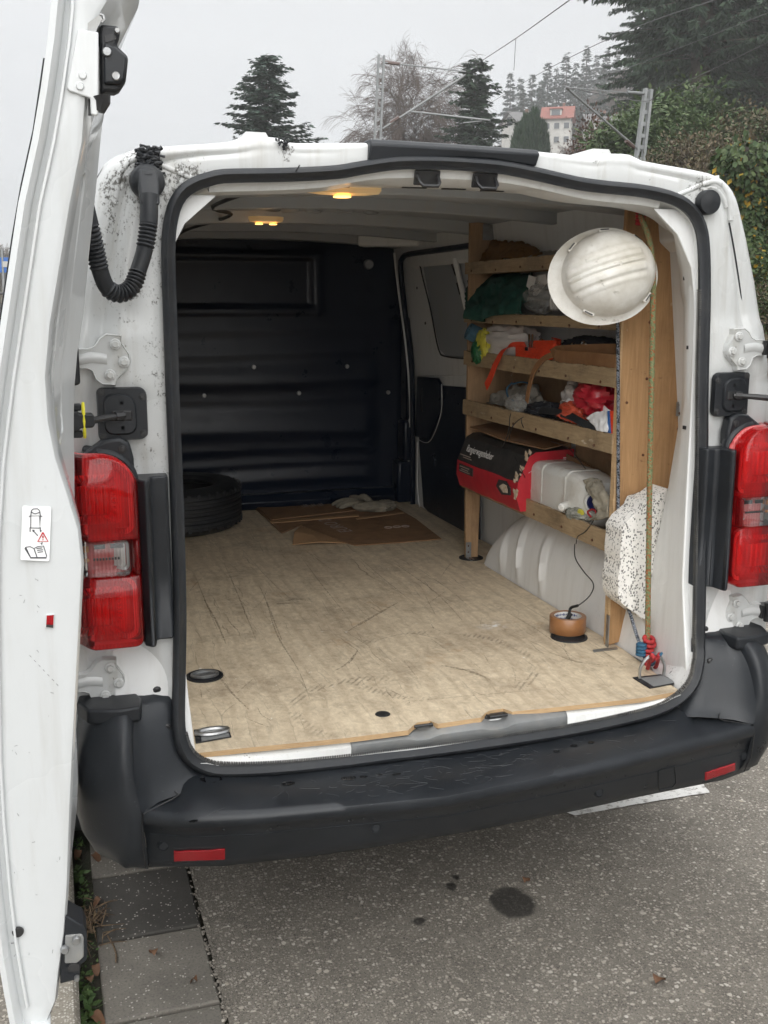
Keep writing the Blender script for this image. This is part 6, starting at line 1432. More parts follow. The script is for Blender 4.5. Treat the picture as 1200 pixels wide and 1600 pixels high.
# ================================================================== GROUND
import numpy as np
def elev(a): return interp([(-.3, .02), (0., .035), (.15, .07), (.25, .10), (.34, .115), (.455, .128), (.52, .150), (.60, .20), (.75, .245), (1.0, .25), (1.6, .18)], a)
def terrain_z(x, y):
    dy = max(y-CAM.y, 1.0); a = (x-CAM.x)/dy; D = sqrt((x-CAM.x)**2+(y-CAM.y)**2)
    s = sst(30, 210, D)*min(1, 215/D if D > 215 else 1)
    z = D*elev(a)*s*.96
    bank = sst(.46, .60, a)*min(max(D-7.5, 0), 38)*.235      # steep bank beside the road
    return max(z, bank)-.06*(1 if x < 4.5 else 0)
n_ = 120
mb = MB()
xs_ = [-60+360*(i/(n_-1))**1.6 if i else -60 for i in range(n_)]; ys_ = [6+314*(j/(n_-1))**1.7 for j in range(n_)]
mb.add([V(x, y, terrain_z(x, y)+(.5*noise.noise(V(x*.08, y*.08, 0)) if y > 30 else 0)) for x in xs_ for y in ys_], [(i*n_+j, (i+1)*n_+j, (i+1)*n_+j+1, i*n_+j+1) for i in range(n_-1) for j in range(n_-1)])
g = G('hill_ground'); nn = g.noise(.35, 6, .65); c_ = g.mix(g.rng(nn, .3, .7), (.085, .062, .040), (.055, .062, .028)); c_ = g.mix(g.rng(g.noise(2.5, 5, .7), .4, .7), c_, (.10, .075, .05)); g.bump(g.noise(3, 5, .7), .8, .4); g.out(c_, .95, spec=.1)
tag(mb.build('hill', 'hill_ground', None, 60), kind='structure')
mb = MB(); mb.grid(lambda u, v: V(lerp(-.605, 12, u), lerp(-14, 40, v), 0), 2, 2); tag(mb.build('road', 'asphalt', None, 0), kind='structure')
mb = MB(); mb.grid(lambda u, v: V(lerp(-30, -1.06, u), lerp(-14, 40, v), .085), 2, 2); tag(mb.build('footway', 'asphalt', None, 0), kind='structure')
mb = MB(); mb.grid(lambda u, v: V(lerp(-300, 500, u), lerp(-200, 500, v), -.12), 2, 2); tag(mb.build('ground', 'hill_ground', None, 0), kind='structure')
# kerb stones
def bevel_box(x0, x1, y0, y1, z0, z1, b=.006):
    mb = MB(); mb.loft([[V(x, y, z) for x, y in ((x0+i, y0+i), (x1-i, y0+i), (x1-i, y1-i), (x0+i, y1-i))] for i, z in ((0, z0), (0, z1-b), (b*.4, z1-b*.35), (b, z1))]); return mb
kerb = bpy.data.objects.new('kerb', None); COL.objects.link(kerb); kerb.location = (-.99, 0, 0); kerb['kind'] = 'structure'
km = bevel_box(-.07, .07, -.497, .497, -.1, .092, .012).mesh('kerb_stone', 'kerb_concrete', 30)
for k in range(-3, 6): copy_mesh('kerb_stone', km, kerb, Matrix.Translation((-.99, -.30+k*1.0, 0)))
# gutter slabs
gut = bpy.data.objects.new('gutter', None); COL.objects.link(gut); gut.location = (-.74, 0, 0); gut['kind'] = 'structure'
sm_ = bevel_box(-.128, .128, -.151, .151, -.05, .0, .004).mesh('paving_slab', 'slab_concrete', 30); rnd = random.Random(2)
sm_d = sm_.copy(); sm_d.materials[0] = MAT['slab_dark']
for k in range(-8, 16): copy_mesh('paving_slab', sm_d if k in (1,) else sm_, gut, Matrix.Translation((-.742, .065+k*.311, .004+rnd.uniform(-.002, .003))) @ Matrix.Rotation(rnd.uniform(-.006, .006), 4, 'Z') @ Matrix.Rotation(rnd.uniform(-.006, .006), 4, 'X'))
mb = MB(); mb.grid(lambda u, v: V(lerp(-.925, -.600, u), lerp(-3, 6, v), -.012+.010*noise.noise(V(u*3, v*60, 0))-.0), 8, 200); tag(mb.build('gutter_soil', 'moss_soil', None, 60), kind='structure')
# gravelly asphalt edge crumbling along the slabs
simple('moss', (.045, .060, .018), (.03, .035, .014), 40, .95, 0, .6, 200, dist=.006)
mb = MB(); rnd = random.Random(14)
for k in range(420):
    y = rnd.uniform(-1.2, 1.2); x = -.608+rnd.gauss(0, .006); r = rnd.uniform(.002, .006); mb.lathe([(.0005, r*.9), (r*.8, r*.5), (r, 0), (r*.7, -r*.4)], V(x, y, .001), (rnd.uniform(-.2, .2), rnd.uniform(-.2, .2), 1), 5)
tag(mb.build('joint_grit', 'asphalt', None, 0), 'grit in the joint between slabs and asphalt', 'grit', kind='stuff')
# painted mark on the road under the right end of the bumper
pp = [at(900, 1274, Z=.004), at(965, 1262, Z=.004), at(1040, 1249, Z=.004), at(1110, 1238, Z=.004), at(1102, 1229, Z=.004), V(1.13, .62, .004), V(.45, .62, .004)]
pp = resample(pp, 90, True); pp = [p+V(noise.noise(p*30)*.003, noise.noise(p*30+V(3, 0, 0))*.003, 0) for p in pp]
mb = MB(); mb.add(pp, [tuple(range(len(pp)))]); tag(mb.build('road_marking', 'road_paint', None, 0), kind='structure')

# ------------------------------------------------------------------ leaf-level vegetation
def np_mesh(name, v, f, mats, mi=None, smooth=False):
    me = bpy.data.meshes.new(name); nv, nf = len(v), len(f); k = f.shape[1]
    me.vertices.add(nv); me.vertices.foreach_set('co', np.asarray(v, np.float32).ravel()); me.loops.add(nf*k); me.loops.foreach_set('vertex_index', np.asarray(f, np.int32).ravel())
    me.polygons.add(nf); me.polygons.foreach_set('loop_start', np.arange(0, nf*k, k, dtype=np.int32)); me.polygons.foreach_set('loop_total', np.full(nf, k, np.int32))
    for m in mats: me.materials.append(MAT[m])
    if mi is not None: me.polygons.foreach_set('material_index', np.asarray(mi, np.int32))
    me.update(calc_edges=True); return me
def leaves(P, D, N, L, W):
    """rhombic leaves: base P, direction D, flat normal N, length L, width W -> verts, quads"""
    D = D/np.linalg.norm(D, axis=1, keepdims=True); S = np.cross(D, N); S /= np.linalg.norm(S, axis=1, keepdims=True)+1e-9
    L = L[:, None]; W = W[:, None]
    v = np.stack([P, P+D*L*.45+S*W*.5, P+D*L, P+D*L*.45-S*W*.5], 1).reshape(-1, 3); f = np.arange(len(P)*4).reshape(-1, 4); return v, f
def leafmat(name, cols, rough=.6, tr=.25):
    g = G(name); geo = g.n('ShaderNodeNewGeometry'); r = geo.outputs['Random Per Island']; x = g.n('ShaderNodeValToRGB'); cr = x.color_ramp
    cr.elements[0].color = cols[0]+(1,); cr.elements[-1].color = cols[-1]+(1,)
    for i, c in enumerate(cols[1:-1]): e = cr.elements.new((i+1)/(len(cols)-1)); e.color = c+(1,)
    g.l(r, x.inputs[0]); big = g.noise(.7, 3, .6); col = g.mix(g.rng(big, .3, .7, 0, .35), x.outputs[0], tuple(k*.7 for k in cols[0]))
    m = g.out(col, rough, spec=.2); return m
leafmat('needles_dark', [(.030, .052, .034), (.045, .075, .046), (.060, .092, .055)]); leafmat('needles_blue', [(.040, .066, .052), (.055, .085, .066), (.075, .105, .080)]); leafmat('needles_far', [(.035, .055, .045), (.05, .075, .06)])
leafmat('cypress_leaf', [(.022, .052, .026), (.034, .070, .034), (.05, .085, .04)]); leafmat('laurel_leaf', [(.045, .080, .030), (.070, .110, .042), (.10, .135, .055), (.045, .065, .028)]); leafmat('ivy_leaf', [(.035, .062, .025), (.055, .088, .034), (.085, .115, .045), (.040, .052, .025)]); leafmat('yellow_leaf', [(.42, .26, .03), (.34, .22, .03), (.20, .17, .04)]); leafmat('red_leaf', [(.085, .045, .032), (.065, .038, .028), (.11, .062, .042)]); leafmat('dry_leaf', [(.13, .10, .06), (.10, .08, .05), (.075, .062, .04), (.10, .10, .05)]); leafmat('weed_leaf', [(.04, .075, .022), (.065, .11, .035), (.11, .155, .055)]); leafmat('dead_leaf', [(.10, .05, .03), (.15, .08, .045), (.06, .035, .025)])
simple('bark', (.075, .062, .050), (.045, .038, .03), 6, .95, 0, .8, 20, dist=.03); simple('birch_bark', (.42, .40, .37), (.20, .18, .165), 5, .9, 0, .4, 20); simple('twig', (.125, .095, .078), (.095, .072, .06), 3, .95); simple('twig_pale', (.17, .145, .125), (.13, .11, .095), 3, .95)
def tubes_np(segs, k=3):
    """segments (p0,p1,r0,r1) -> thin k-sided tubes"""
    A = np.array([s[0] for s in segs]); B = np.array([s[1] for s in segs]); r0 = np.array([s[2] for s in segs])[:, None]; r1 = np.array([s[3] for s in segs])[:, None]
    T = B-A; T /= np.linalg.norm(T, axis=1, keepdims=True)+1e-9; h = np.where(np.abs(T[:, 2:3]) < .9, np.array([[0, 0, 1.]]), np.array([[1., 0, 0]])); U = np.cross(T, h); U /= np.linalg.norm(U, axis=1, keepdims=True)+1e-9; Wd = np.cross(T, U)
    rings = []
    for base, r in ((A, r0), (B, r1)):
        for q in range(k): a = 2*pi*q/k; rings.append(base+(U*cos(a)+Wd*sin(a))*r)
    v = np.stack(rings, 1).reshape(-1, 3); n = len(segs); o = np.arange(n)[:, None]*2*k; f = []
    for q in range(k): f.append(np.concatenate([o+q, o+(q+1) % k, o+k+(q+1) % k, o+k+q], 1))
    return v, np.concatenate(f, 0)
def conifer_meshes(tag_, h, r, seed, whorls, per, sprig, mat, droop=.35, z0=.06, dens=1.0, shape=.85, hang=0.):
    R = np.random.default_rng(seed); segs = []; P = []; D = []; N = []; Ls = []
    lean = R.normal(0, .01, 2); top = np.array([lean[0]*h, lean[1]*h, h]); m = 14
    tr = [(np.array([lean[0]*h*(i/m)**1.3, lean[1]*h*(i/m)**1.3, h*i/m]), .016*h*(1-i/m)**.9+.01) for i in range(m+1)]
    for (a, ra), (b, rb) in zip(tr, tr[1:]): segs.append((a, b, ra, rb))
    for w in range(whorls):
        t = z0+(1-z0)*(w+R.uniform(0, .8))/whorls; Lz = r*(1-t)**shape*R.uniform(.65, 1.2)+.12*r*(1-t)**.3
        for b in range(per):
            if R.random() < .12: continue
            az = 2*pi*(b/per)+w*2.4+R.normal(0, .25); Lb = Lz*R.uniform(.45, 1.2); up = .15*t+R.normal(.06, .12)
            tb = min(max(t+R.uniform(-.8, .8)/whorls, z0), .995); base = np.array([lean[0]*h*tb, lean[1]*h*tb, h*tb]); dirh = np.array([cos(az), sin(az), 0.]); q = 7; pts = []
            dr = droop*R.uniform(.6, 1.4)
            for s in np.linspace(0, 1, q): pts.append(base+dirh*Lb*s+np.array([0, 0, Lb*(up*s-dr*s*s+.20*dr*s**4+.35*dr*s**3)])+R.normal(0, .012*Lb, 3)*s)
            for i in range(q-1): segs.append((pts[i], pts[i+1], .010*Lb*(1-i/q)+.004, .010*Lb*(1-(i+1)/q)+.003))
            ns = max(4, int(Lb/sprig*5.5*dens)); S = R.uniform(.08, 1.0, ns)**.8; pa = np.array(pts); ii = np.minimum((S*(q-1)).astype(int), q-2); ff = (S*(q-1)-ii)[:, None]
            pp_ = pa[ii]*(1-ff)+pa[ii+1]*ff; sd_ = np.array([-dirh[1], dirh[0], 0])[None]*(R.choice([-1, 1], ns)*R.uniform(.2, 1.2, ns))[:, None]
            dd_ = dirh[None]*R.uniform(.2, 1.0, ns)[:, None]+sd_; dd_[:, 2] -= R.uniform(0, 1.0, ns)*(dr*2.0+hang)+.05
            P.append(pp_+R.normal(0, .10*sprig, (ns, 3))); D.append(dd_); N.append(np.array([[0, 0, 1.]])+R.normal(0, .6, (ns, 3))); Ls.append(sprig*R.uniform(.55, 1.5, ns)*(1.15-.5*S))
    P, D, N, Ls = [np.concatenate(k) for k in (P, D, N, Ls)]
    v, f = leaves(P, D, N, Ls, Ls*.34)
    crown = np_mesh(tag_+'_crown', v, f, [mat]); v, f = tubes_np(segs, 5); trunk = np_mesh(tag_+'_trunk', v, f, ['bark']); return trunk, crown
def bare_meshes(tag_, h, seed, mat_t, mat_c, spread=.42, weep=0, depth=6, forks=3, twig_r=.006, zfork=.3):
    R = np.random.default_rng(seed); big = []; fine = []
    def grow(p, d, L, r, lv):
        steps = 4; q = p
        for i in range(steps):
            d2 = d+R.normal(0, .10, 3)+np.array([0, 0, (.10 if lv < 3 else -.22*weep)]); d2 /= np.linalg.norm(d2); e = q+d2*L/steps; ra = r*(1-.55*i/steps); rb = r*(1-.55*(i+1)/steps)
            (big if lv < 3 else fine).append((q, e, max(ra, twig_r), max(rb, twig_r))); q, d = e, d2
            if lv < depth and i >= (2 if lv == 0 else 0):
                for _ in range(forks if i == steps-1 else (2 if lv == 0 else 1)):
                    az = R.uniform(0, 2*pi); h_ = np.cross(d, np.array([cos(az), sin(az), .3])); h_ /= np.linalg.norm(h_)+1e-9; sp = spread*R.uniform(.6, 1.5); nd = d*cos(sp)+h_*sin(sp)
                    if R.random() < (.97 if lv < 3 else .78): grow(q, nd/np.linalg.norm(nd), L*R.uniform(.52, .80), max(rb*.68, twig_r), lv+1)
    grow(np.zeros(3), np.array([0, 0, 1.]), h*zfork, h*.017, 0)
    v, f = tubes_np(big, 5); t = np_mesh(tag_+'_trunk', v, f, [mat_t]); v, f = tubes_np(fine, 3); c = np_mesh(tag_+'_crown', v, f, [mat_c]); return t, c
def shrub_meshes(tag_, r, seed, n, leaf, mat, stems=18, wfac=.5, mat2=None, p2=.0, shape=(1, 1, 1)):
    R = np.random.default_rng(seed); segs = []; C = []
    for s in range(stems):
        d = R.normal(0, 1, 3); d[2] = abs(d[2])+.5; d /= np.linalg.norm(d); L = R.uniform(.55, 1.0)*r; e = d*L*np.array(shape); segs.append((np.zeros(3)+R.normal(0, .06*r, 3)*np.array([1, 1, 0]), e*.5+R.normal(0, .04*r, 3), .02*r, .012*r)); segs.append((segs[-1][1], e, .012*r, .005*r)); C.append(e)
        for _ in range(3): q = e*R.uniform(.6, 1.05)+R.normal(0, .16*r, 3)*np.array(shape); segs.append((e*.6, q, .007*r, .003*r)); C.append(q)
    C = np.array(C); idx = R.integers(0, len(C), n); P = C[idx]+R.normal(0, .11*r, (n, 3)); P[:, 2] = np.abs(P[:, 2]); D = P-C[idx]+R.normal(0, .05*r, (n, 3))+np.array([0, 0, -.02*r]); N = R.normal(0, .6, (n, 3))+np.array([0, -.3, 1.0]); L = leaf*R.uniform(.6, 1.4, n)
    v, f = leaves(P, D, N, L, L*wfac); mi = (R.random(n) < p2).astype(int) if mat2 else None; c = np_mesh(tag_+'_crown', v, f, [mat]+([mat2] if mat2 else []), mi); v, f = tubes_np(segs, 4); t = np_mesh(tag_+'_stem', v, f, ['twig']); return t, c
def plant(name, meshes, loc, label, cat, rz=0, sc=1.0, group=None, names=('trunk', 'crown')):
    o = bpy.data.objects.new(name, None); COL.objects.link(o); o.location = loc; o.rotation_euler[2] = rz; o.scale = (sc, sc, sc) if not isinstance(sc, tuple) else sc; tag(o, label, cat, group)
    for nm, me in zip(names, meshes):
        c = bpy.data.objects.new(nm, me); COL.objects.link(c); c.parent = o
    return o
def base_at(px, Y, sink=.2):
    p = at(px, 400, Y=Y); return V(p.x, Y, terrain_z(p.x, Y)-sink)
def top_h(px, py, Y, b): return at(px, py, Y=Y).z-b.z
# two garden conifers left and centre
b = base_at(410, 42); hh = top_h(410, 86, 42, b); plant('conifer', conifer_meshes('left_conifer', hh, hh*.30, 3, 84, 7, .30, 'needles_blue', .10, .05, 2.8, .64), b, 'lone dark conifer standing against the sky above the left half of the roof', 'tree', .4)
b = base_at(733, 50); hh = top_h(733, 92, 50, b); plant('conifer', conifer_meshes('mid_conifer', hh, hh*.26, 8, 88, 7, .30, 'needles_dark', .20, .05, 2.8, .60), b, 'dense conifer right of the lattice mast behind the roof strip', 'tree', 1.1)
# weeping birch
b = base_at(622, 60); hh = top_h(622, 56, 60, b); bm_ = bare_meshes('birch', hh*1.0, 21, 'birch_bark', 'twig', .27, .75, 6, 3, .009, .46); zt_ = max(v.co.z for v in bm_[1].vertices); plant('birch_tree', bm_, b, 'bare weeping birch rising behind the lattice mast', 'tree', .3, (hh/zt_*.95, hh/zt_*.95, hh/zt_))
# bare trees in the middle distance
bt = [bare_meshes('bare_tree', 9, s, 'bark', 'twig_pale', .5, .1, 5, 3, .012, .30) for s in (5, 6, 7)]
spots = [(478, 52, 4.6), (505, 58, 5.2), (530, 50, 6.5), (552, 66, 8.5), (655, 68, 10), (672, 58, 8), (688, 72, 9), (770, 75, 11), (788, 66, 8), (912, 62, 6.5), (925, 56, 6), (948, 66, 8), (858, 58, 3)]
lab = ['small bare tree left of the birch, nearest the left conifer', 'second bare tree from the left conifer', 'third bare tree from the left conifer, spreading', 'bare tree close against the left side of the birch', 'bare tree close against the right side of the birch', 'bare brownish tree between birch and middle conifer', 'bare tree just left of the middle conifer', 'bare tree just right of the middle conifer', 'low bare tree between the middle conifer and the columnar cypresses', 'bare tree below the red roofed house', 'bare tree at the foot of the leaning catenary arm', 'bare tree behind the reddish bush', 'low bare tree in front of the red roofed house']
for k, (px_, Y, hh) in enumerate(spots):
    b = base_at(px_, Y); hgt = max(hh, at(px_, 214, Y=Y).z-b.z+1.0) if px_ < 700 else (max(hh, at(px_, 200, Y=Y).z-b.z) if px_ < 800 else max(2.5, at(px_, 222, Y=Y).z-b.z)); plant('bare_tree', bt[k % 3], b, lab[k], 'tree', k*1.7, hgt/9.0, 'bare trees behind the van')
# columnar cypresses
cyp = []
R_ = np.random.default_rng(4); n = 9000; t = R_.uniform(0, 1, n); ang = R_.uniform(0, 2*pi, n); rad = .105*np.minimum(1, (1-t)*2.6)**.6*np.minimum(1, t*6+.4)*R_.uniform(.55, 1.05, n); P = np.stack([rad*np.cos(ang), rad*np.sin(ang), t], 1); D = np.stack([np.cos(ang)*.35, np.sin(ang)*.35, np.ones(n)], 1)+R_.normal(0, .2, (n, 3)); v, f = leaves(P, D, R_.normal(0, 1, (n, 3)), R_.uniform(.025, .06, n), R_.uniform(.008, .014, n)); cy_c = np_mesh('cypress_crown', v, f, ['cypress_leaf']); v, f = tubes_np([(np.zeros(3), np.array([0, 0, .9]), .02, .004)], 6); cy_t = np_mesh('cypress_trunk', v, f, ['bark'])
for k, (px_, py_, Y, s) in enumerate(((806, 200, 70, 1.3), (817, 186, 71, 1.25), (829, 178, 70, 1.2), (841, 195, 71, 1.3))):
    b = base_at(px_, Y); hh = top_h(px_, py_, Y, b); hh = max(hh, 5); plant('cypress', (cy_t, cy_c), b, ['columnar cypress farthest from the red roofed house', 'second columnar cypress from the left', 'tallest columnar cypress of the clump', 'columnar cypress nearest the red roofed house'][k], 'tree', k, (hh*.55*s, hh*.55*s, hh), 'columnar cypresses')
# hillside forest: conifers and bare crowns one by one
fc = [conifer_meshes('forest_conifer', 20, r_, s, 30, 8, .75, 'needles_far', dr_, .10, 2.0, .85) for s, r_, dr_ in ((31, 3.6, .2), (32, 3.1, .3), (33, 4.0, .15))]
ft = [bare_meshes('forest_tree', 14, s, 'bark', 'twig_pale', .48, .05, 5, 3, .03, .32) for s in (41, 42, 43)]
rnd = random.Random(6)
crest = [(792, 112, 175), (808, 120, 185), (824, 114, 178), (836, 124, 168), (848, 96, 180), (862, 104, 186), (876, 82, 182), (890, 96, 172), (905, 70, 184), (920, 84, 190), (936, 74, 182), (952, 92, 176), (968, 84, 186), (984, 96, 178), (812, 140, 160), (838, 130, 172), (900, 118, 170), (930, 110, 168)]
ORD = 'first second third fourth fifth sixth seventh eighth ninth tenth eleventh twelfth thirteenth fourteenth fifteenth sixteenth seventeenth eighteenth nineteenth twentieth twenty-first twenty-second twenty-third twenty-fourth'.split()
crest.sort()
for k, (px_, py_, Y) in enumerate(crest):
    b = base_at(px_, Y, .5); hh = min(max(top_h(px_, py_, Y, b), 11), 30); plant('forest_conifer', fc[k % 3], b, ORD[k]+' dark conifer from the left along the hazy hillside crest', 'tree', k*1.3, hh/20, 'hillside conifers')
for k in range(110):
    px_ = rnd.uniform(640, 1000) if k < 98 else rnd.uniform(500, 660); Y = rnd.uniform(95, 215); b = base_at(px_, Y, .4)
    if (800 < px_ < 960 and Y < 153) or (836 < px_ < 904 and Y < 165): continue
    plant('forest_tree', ft[k % 3], b, 'bare grey brown tree in the hillside wood', 'tree', k*2.1, rnd.uniform(.35, .62), 'bare hillside trees')
for k, (px_, Y, q) in enumerate(((852, 138, .34), (888, 140, .30), (898, 134, .42), (842, 141, .4), (872, 136, .24))): plant('forest_tree', ft[k % 3], base_at(px_, Y, .2), ('bare tree at the left corner of the red roofed house', 'bare tree before the right corner of the red roofed house', 'bare tree right of the red roofed house', 'bare tree between the cypresses and the red roofed house', 'low bare tree before the red roofed house')[k], 'tree', k*1.9, q*1.3, 'bare trees round the house')
# big spruces on the right
bigA = conifer_meshes('big_spruce', 31, 4.9, 51, 66, 10, .38, 'needles_dark', .34, .10, 3.4, .45, .9)
bigB = conifer_meshes('big_spruce', 29, 4.9, 52, 66, 10, .38, 'needles_dark', .38, .06, 3.4, .45, 1.0)
b = base_at(1076, 40); plant('spruce', bigA, b, 'tall spruce with drooping boughs behind the leaning catenary mast', 'tree', .6)
b = base_at(1178, 42); plant('spruce', bigB, b, 'tall spruce at the right edge of the picture', 'tree', 2.2)
b = base_at(1128, 52); plant('spruce', bigA, b, 'spruce filling the gap between the two tall ones', 'tree', 4.0, .95)
b = base_at(1012, 62); plant('spruce', bigB, b, 'shorter spruce left of the tall ones, farther off', 'tree', 1.0, .80)
# bank shrubs
sh1 = shrub_meshes('laurel', 1.0, 61, 9500, .10, 'laurel_leaf', 22, .42); sh2 = shrub_meshes('dry_shrub', 1.0, 62, 4200, .065, 'dry_leaf', 26, .5); sh3 = shrub_meshes('red_shrub', 1.0, 63, 6000, .055, 'red_leaf', 24, .5); sh4 = shrub_meshes('ivy_shrub', 1.0, 64, 9000, .085, 'ivy_leaf', 24, .75, 'yellow_leaf', .12); sh5 = shrub_meshes('bramble', 1.0, 65, 6500, .075, 'ivy_leaf', 40, .6, 'dry_leaf', .45)
def shrub(px_, py_, Y, r, me, label, rz=0, zs=1.0):
    p = at(px_, py_, Y=Y); zb = terrain_z(p.x, Y)-.1; k = min(max(p.z-zb+r*.35, .8*r), 1.7*r)
    plant('shrub', me, V(p.x, Y, zb), label, 'shrub', rz, (r, r, k), 'shrubs on the bank', ('stem', 'crown'))
shrub(985, 228, 24, 1.5, sh1, 'bright green laurel at the foot of the leaning mast', 0)
shrub(1040, 212, 25, 1.9, sh1, 'broad green laurel right of the leaning mast', 1.2)
shrub(1080, 232, 21, 1.4, sh1, 'lower laurel below the tall spruce', 2.5)
shrub(935, 222, 28, 1.7, sh3, 'reddish brown bush left of the leaning mast', .8)
shrub(962, 236, 26, 1.0, sh3, 'small reddish bush beside the laurel', 2.8)
shrub(1062, 250, 17, 1.1, sh2, 'dry straw coloured shrub behind the roof corner', 0)
shrub(1110, 240, 17, 1.3, sh2, 'dry shrub right of the straw coloured one', 1.5)
shrub(1135, 262, 14, 1.1, sh2, 'dry shrub above the right rear roof corner', 2.4)
shrub(1105, 222, 22, 1.2, sh5, 'dull green bramble below the spruce boughs', 1.1)
shrub(1150, 232, 24, 1.4, sh5, 'tall bramble thicket under the right spruce', 2.1)
shrub(1195, 240, 20, 1.3, sh5, 'bramble thicket at the right edge under the spruce', 3.1)
shrub(1180, 290, 11, .8, sh4, 'ivy bush with yellowing leaves beside the van roof', .4)
shrub(1196, 330, 10.4, .9, sh4, 'ivy bush at the right edge of the picture', 1.4)
shrub(1168, 375, 9.6, .55, sh5, 'leafy bramble right of the van pillar', 2.0)
shrub(1192, 440, 9.0, .75, sh4, 'yellow leaved bush low beside the van pillar', 2.9)
shrub(1185, 520, 8.4, .6, sh5, 'tangled bramble beside the right rear door', .9)
shrub(1205, 590, 8.0, .6, sh5, 'tangled bramble lowest beside the right rear door', 2.3)
# ivy clad trunk
iv = thing('ivy_tree', base_at(1172, 9.4), 'old trunk clad in ivy beside the right rear corner of the van', 'tree')
R_ = np.random.default_rng(71); p0 = base_at(1168, 9.4); p1 = at(1174, 225, Y=9.4); n = 5200; t = R_.uniform(0, 1, n)**.8; ang = R_.uniform(0, 2*pi, n); rad = (.18+.14*R_.random(n))*(1.0+.5*np.sin(t*9)); cx_ = np.outer(1-t, np.array(p0))+np.outer(t, np.array(p1)); P = cx_+np.stack([rad*np.cos(ang), rad*np.sin(ang), np.zeros(n)], 1)
D = np.stack([np.cos(ang)*.5, np.sin(ang)*.5, -np.ones(n)*.8], 1)+R_.normal(0, .4, (n, 3)); N = np.stack([np.cos(ang), np.sin(ang), np.zeros(n)], 1)+R_.normal(0, .4, (n, 3)); v, f = leaves(P, D, N, R_.uniform(.05, .11, n), R_.uniform(.045, .085, n)); c = bpy.data.objects.new('crown', np_mesh('ivy_crown', v, f, ['ivy_leaf', 'yellow_leaf'], (R_.random(n) < .06).astype(int))); link(c, iv)
mb = MB(); mb.tube([Vector(p0), Vector(p0).lerp(Vector(p1), .5)+V(.03, 0, 0), Vector(p1)], [.14, .12, .09], 8); q = at(1200, 236, Y=9.4); mb.tube([Vector(p1)+V(0, 0, -.15), q+V(.2, 0, .02)], [.05, .04], 7); mb.build('trunk', 'bark', iv, 60)
# pale garden wall seen through the branches, green rail
simple('render_white', (.62, .60, .57), (.48, .46, .43), 3, .9); simple('green_rail', (.13, .16, .09), (.09, .11, .06), 10, .7); simple('brick_cap', (.20, .10, .07), (.14, .075, .055), 20, .9)
a = at(1178, 312, Y=13); mb = MB(); mb.box((a.x+3.0, 13.2, a.z-1.4), (6.2, .25, 2.9)); gw = tag(mb.build('garden_wall', 'render_white', None, 0), 'pale rendered garden wall glimpsed behind the ivy at the right edge', 'wall')
mb = MB(); mb.box((a.x+3.0, 13.2, a.z+.08), (6.3, .32, .06)); mb.build('coping', 'brick_cap', gw, 0)
mb = MB(); mb.tube([at(1172, 336, Y=9.9), at(1240, 326, Y=9.9)], .05, 8); tag(mb.build('wooden_rail', 'green_rail', None), 'mossy green rail behind the yellowing leaves', 'rail')

# ------------------------------------------------------------------ houses on the hill
simple('roof_red', (.24, .075, .055), (.17, .065, .05), 3, .85); simple('roof_grey', (.13, .125, .125), (.09, .09, .09), 3, .85); simple('wall_white', (.52, .51, .48), (.42, .41, .385), 2, .9); simple('pane_dark', (.06, .07, .08), None, 1, .2)
def house(px_, py_, Y, w, d, hw, hr, roof, rz, label, dormer=True, wins=3):
    p = at(px_, py_, Y=Y); h = thing('house', V(p.x, Y, p.z-hw), label, 'house'); R = Matrix.Rotation(rz, 3, 'Z'); O = V(p.x, Y, p.z-hw)
    L = lambda x, y, z: O+R @ V(x, y, z)
    mb = MB(); mb.prism([L(-w/2, -d/2, -12), L(w/2, -d/2, -12), L(w/2, -d/2, hw), L(-w/2, -d/2, hw)], R @ V(0, d, 0)); mb.prism([L(-w/2, -d/2, hw), L(-w/2, d/2, hw), L(-w/2, 0, hw+hr)], R @ V(w, 0, 0)); wl = mb.build('wall', 'wall_white', h, 0)
    e_ = .5
    for s in (-1, 1):
        a0, a1 = L(-w/2-e_, s*(d/2+e_), hw-e_*hr/(d/2)), L(-w/2-e_, 0, hw+hr); up = V(0, 0, .16)
        mb = MB(); mb.prism([a0+V(0, 0, .05), a1+V(0, 0, .05), a1+up+V(0, 0, .05), a0+up+V(0, 0, .05)], R @ V(w+2*e_, 0, 0)); rf = mb.build('roof', roof, h, 0)
    mb = MB(); mb.box(L(w*.2, .3, hw+hr+.3), (.4, .4, .9), R); mb.build('chimney', 'brick_cap', rf, 0)
    for fl_ in range(2):
        for k in range(wins):
            x = lerp(-w*.36, w*.36, k/(wins-1)); c = L(x, -d/2-.03, hw-1.3-fl_*2.0); mb = MB(); mb.box(c, (.95, .10, 1.0), R); f_ = mb.build('window', 'wall_white', h, 0); mb = MB(); mb.box(c-R @ V(0, .03, 0), (.76, .10, .84), R); mb.build('pane', 'pane_dark', f_, 0)
    for x_ in (-1, 1):
        c = L(x_*(w/2+.03), 0, hw+.2); mb = MB(); mb.box(c, (.10, 1.2, 1.3), R); mb.build('window', 'pane_dark', h, 0)
    if dormer:
        c = L(-w*.05, -d*.34, hw+hr*.36); mb = MB(); mb.box(c, (1.7, 1.2, 1.1), R); dm = mb.build('dormer', 'wall_white', h, 0); mb = MB(); mb.box(c-R @ V(0, .62, -.05), (1.3, .08, .75), R); mb.build('pane', 'pane_dark', dm, 0); mb = MB(); mb.box(c+R @ V(0, -.1, .62), (2.0, 1.5, .12), R); mb.build('dormer_roof', roof, dm, 0)
house(872, 186, 150, 4.1, 4.0, 4.2, 1.6, 'roof_red', -.55, 'white hillside house with a red tiled roof and a dormer', True)
house(816, 194, 150, 4.6, 4.2, 4.5, 1.5, 'roof_grey', .15, 'grey roofed house left of the red roofed one', False)
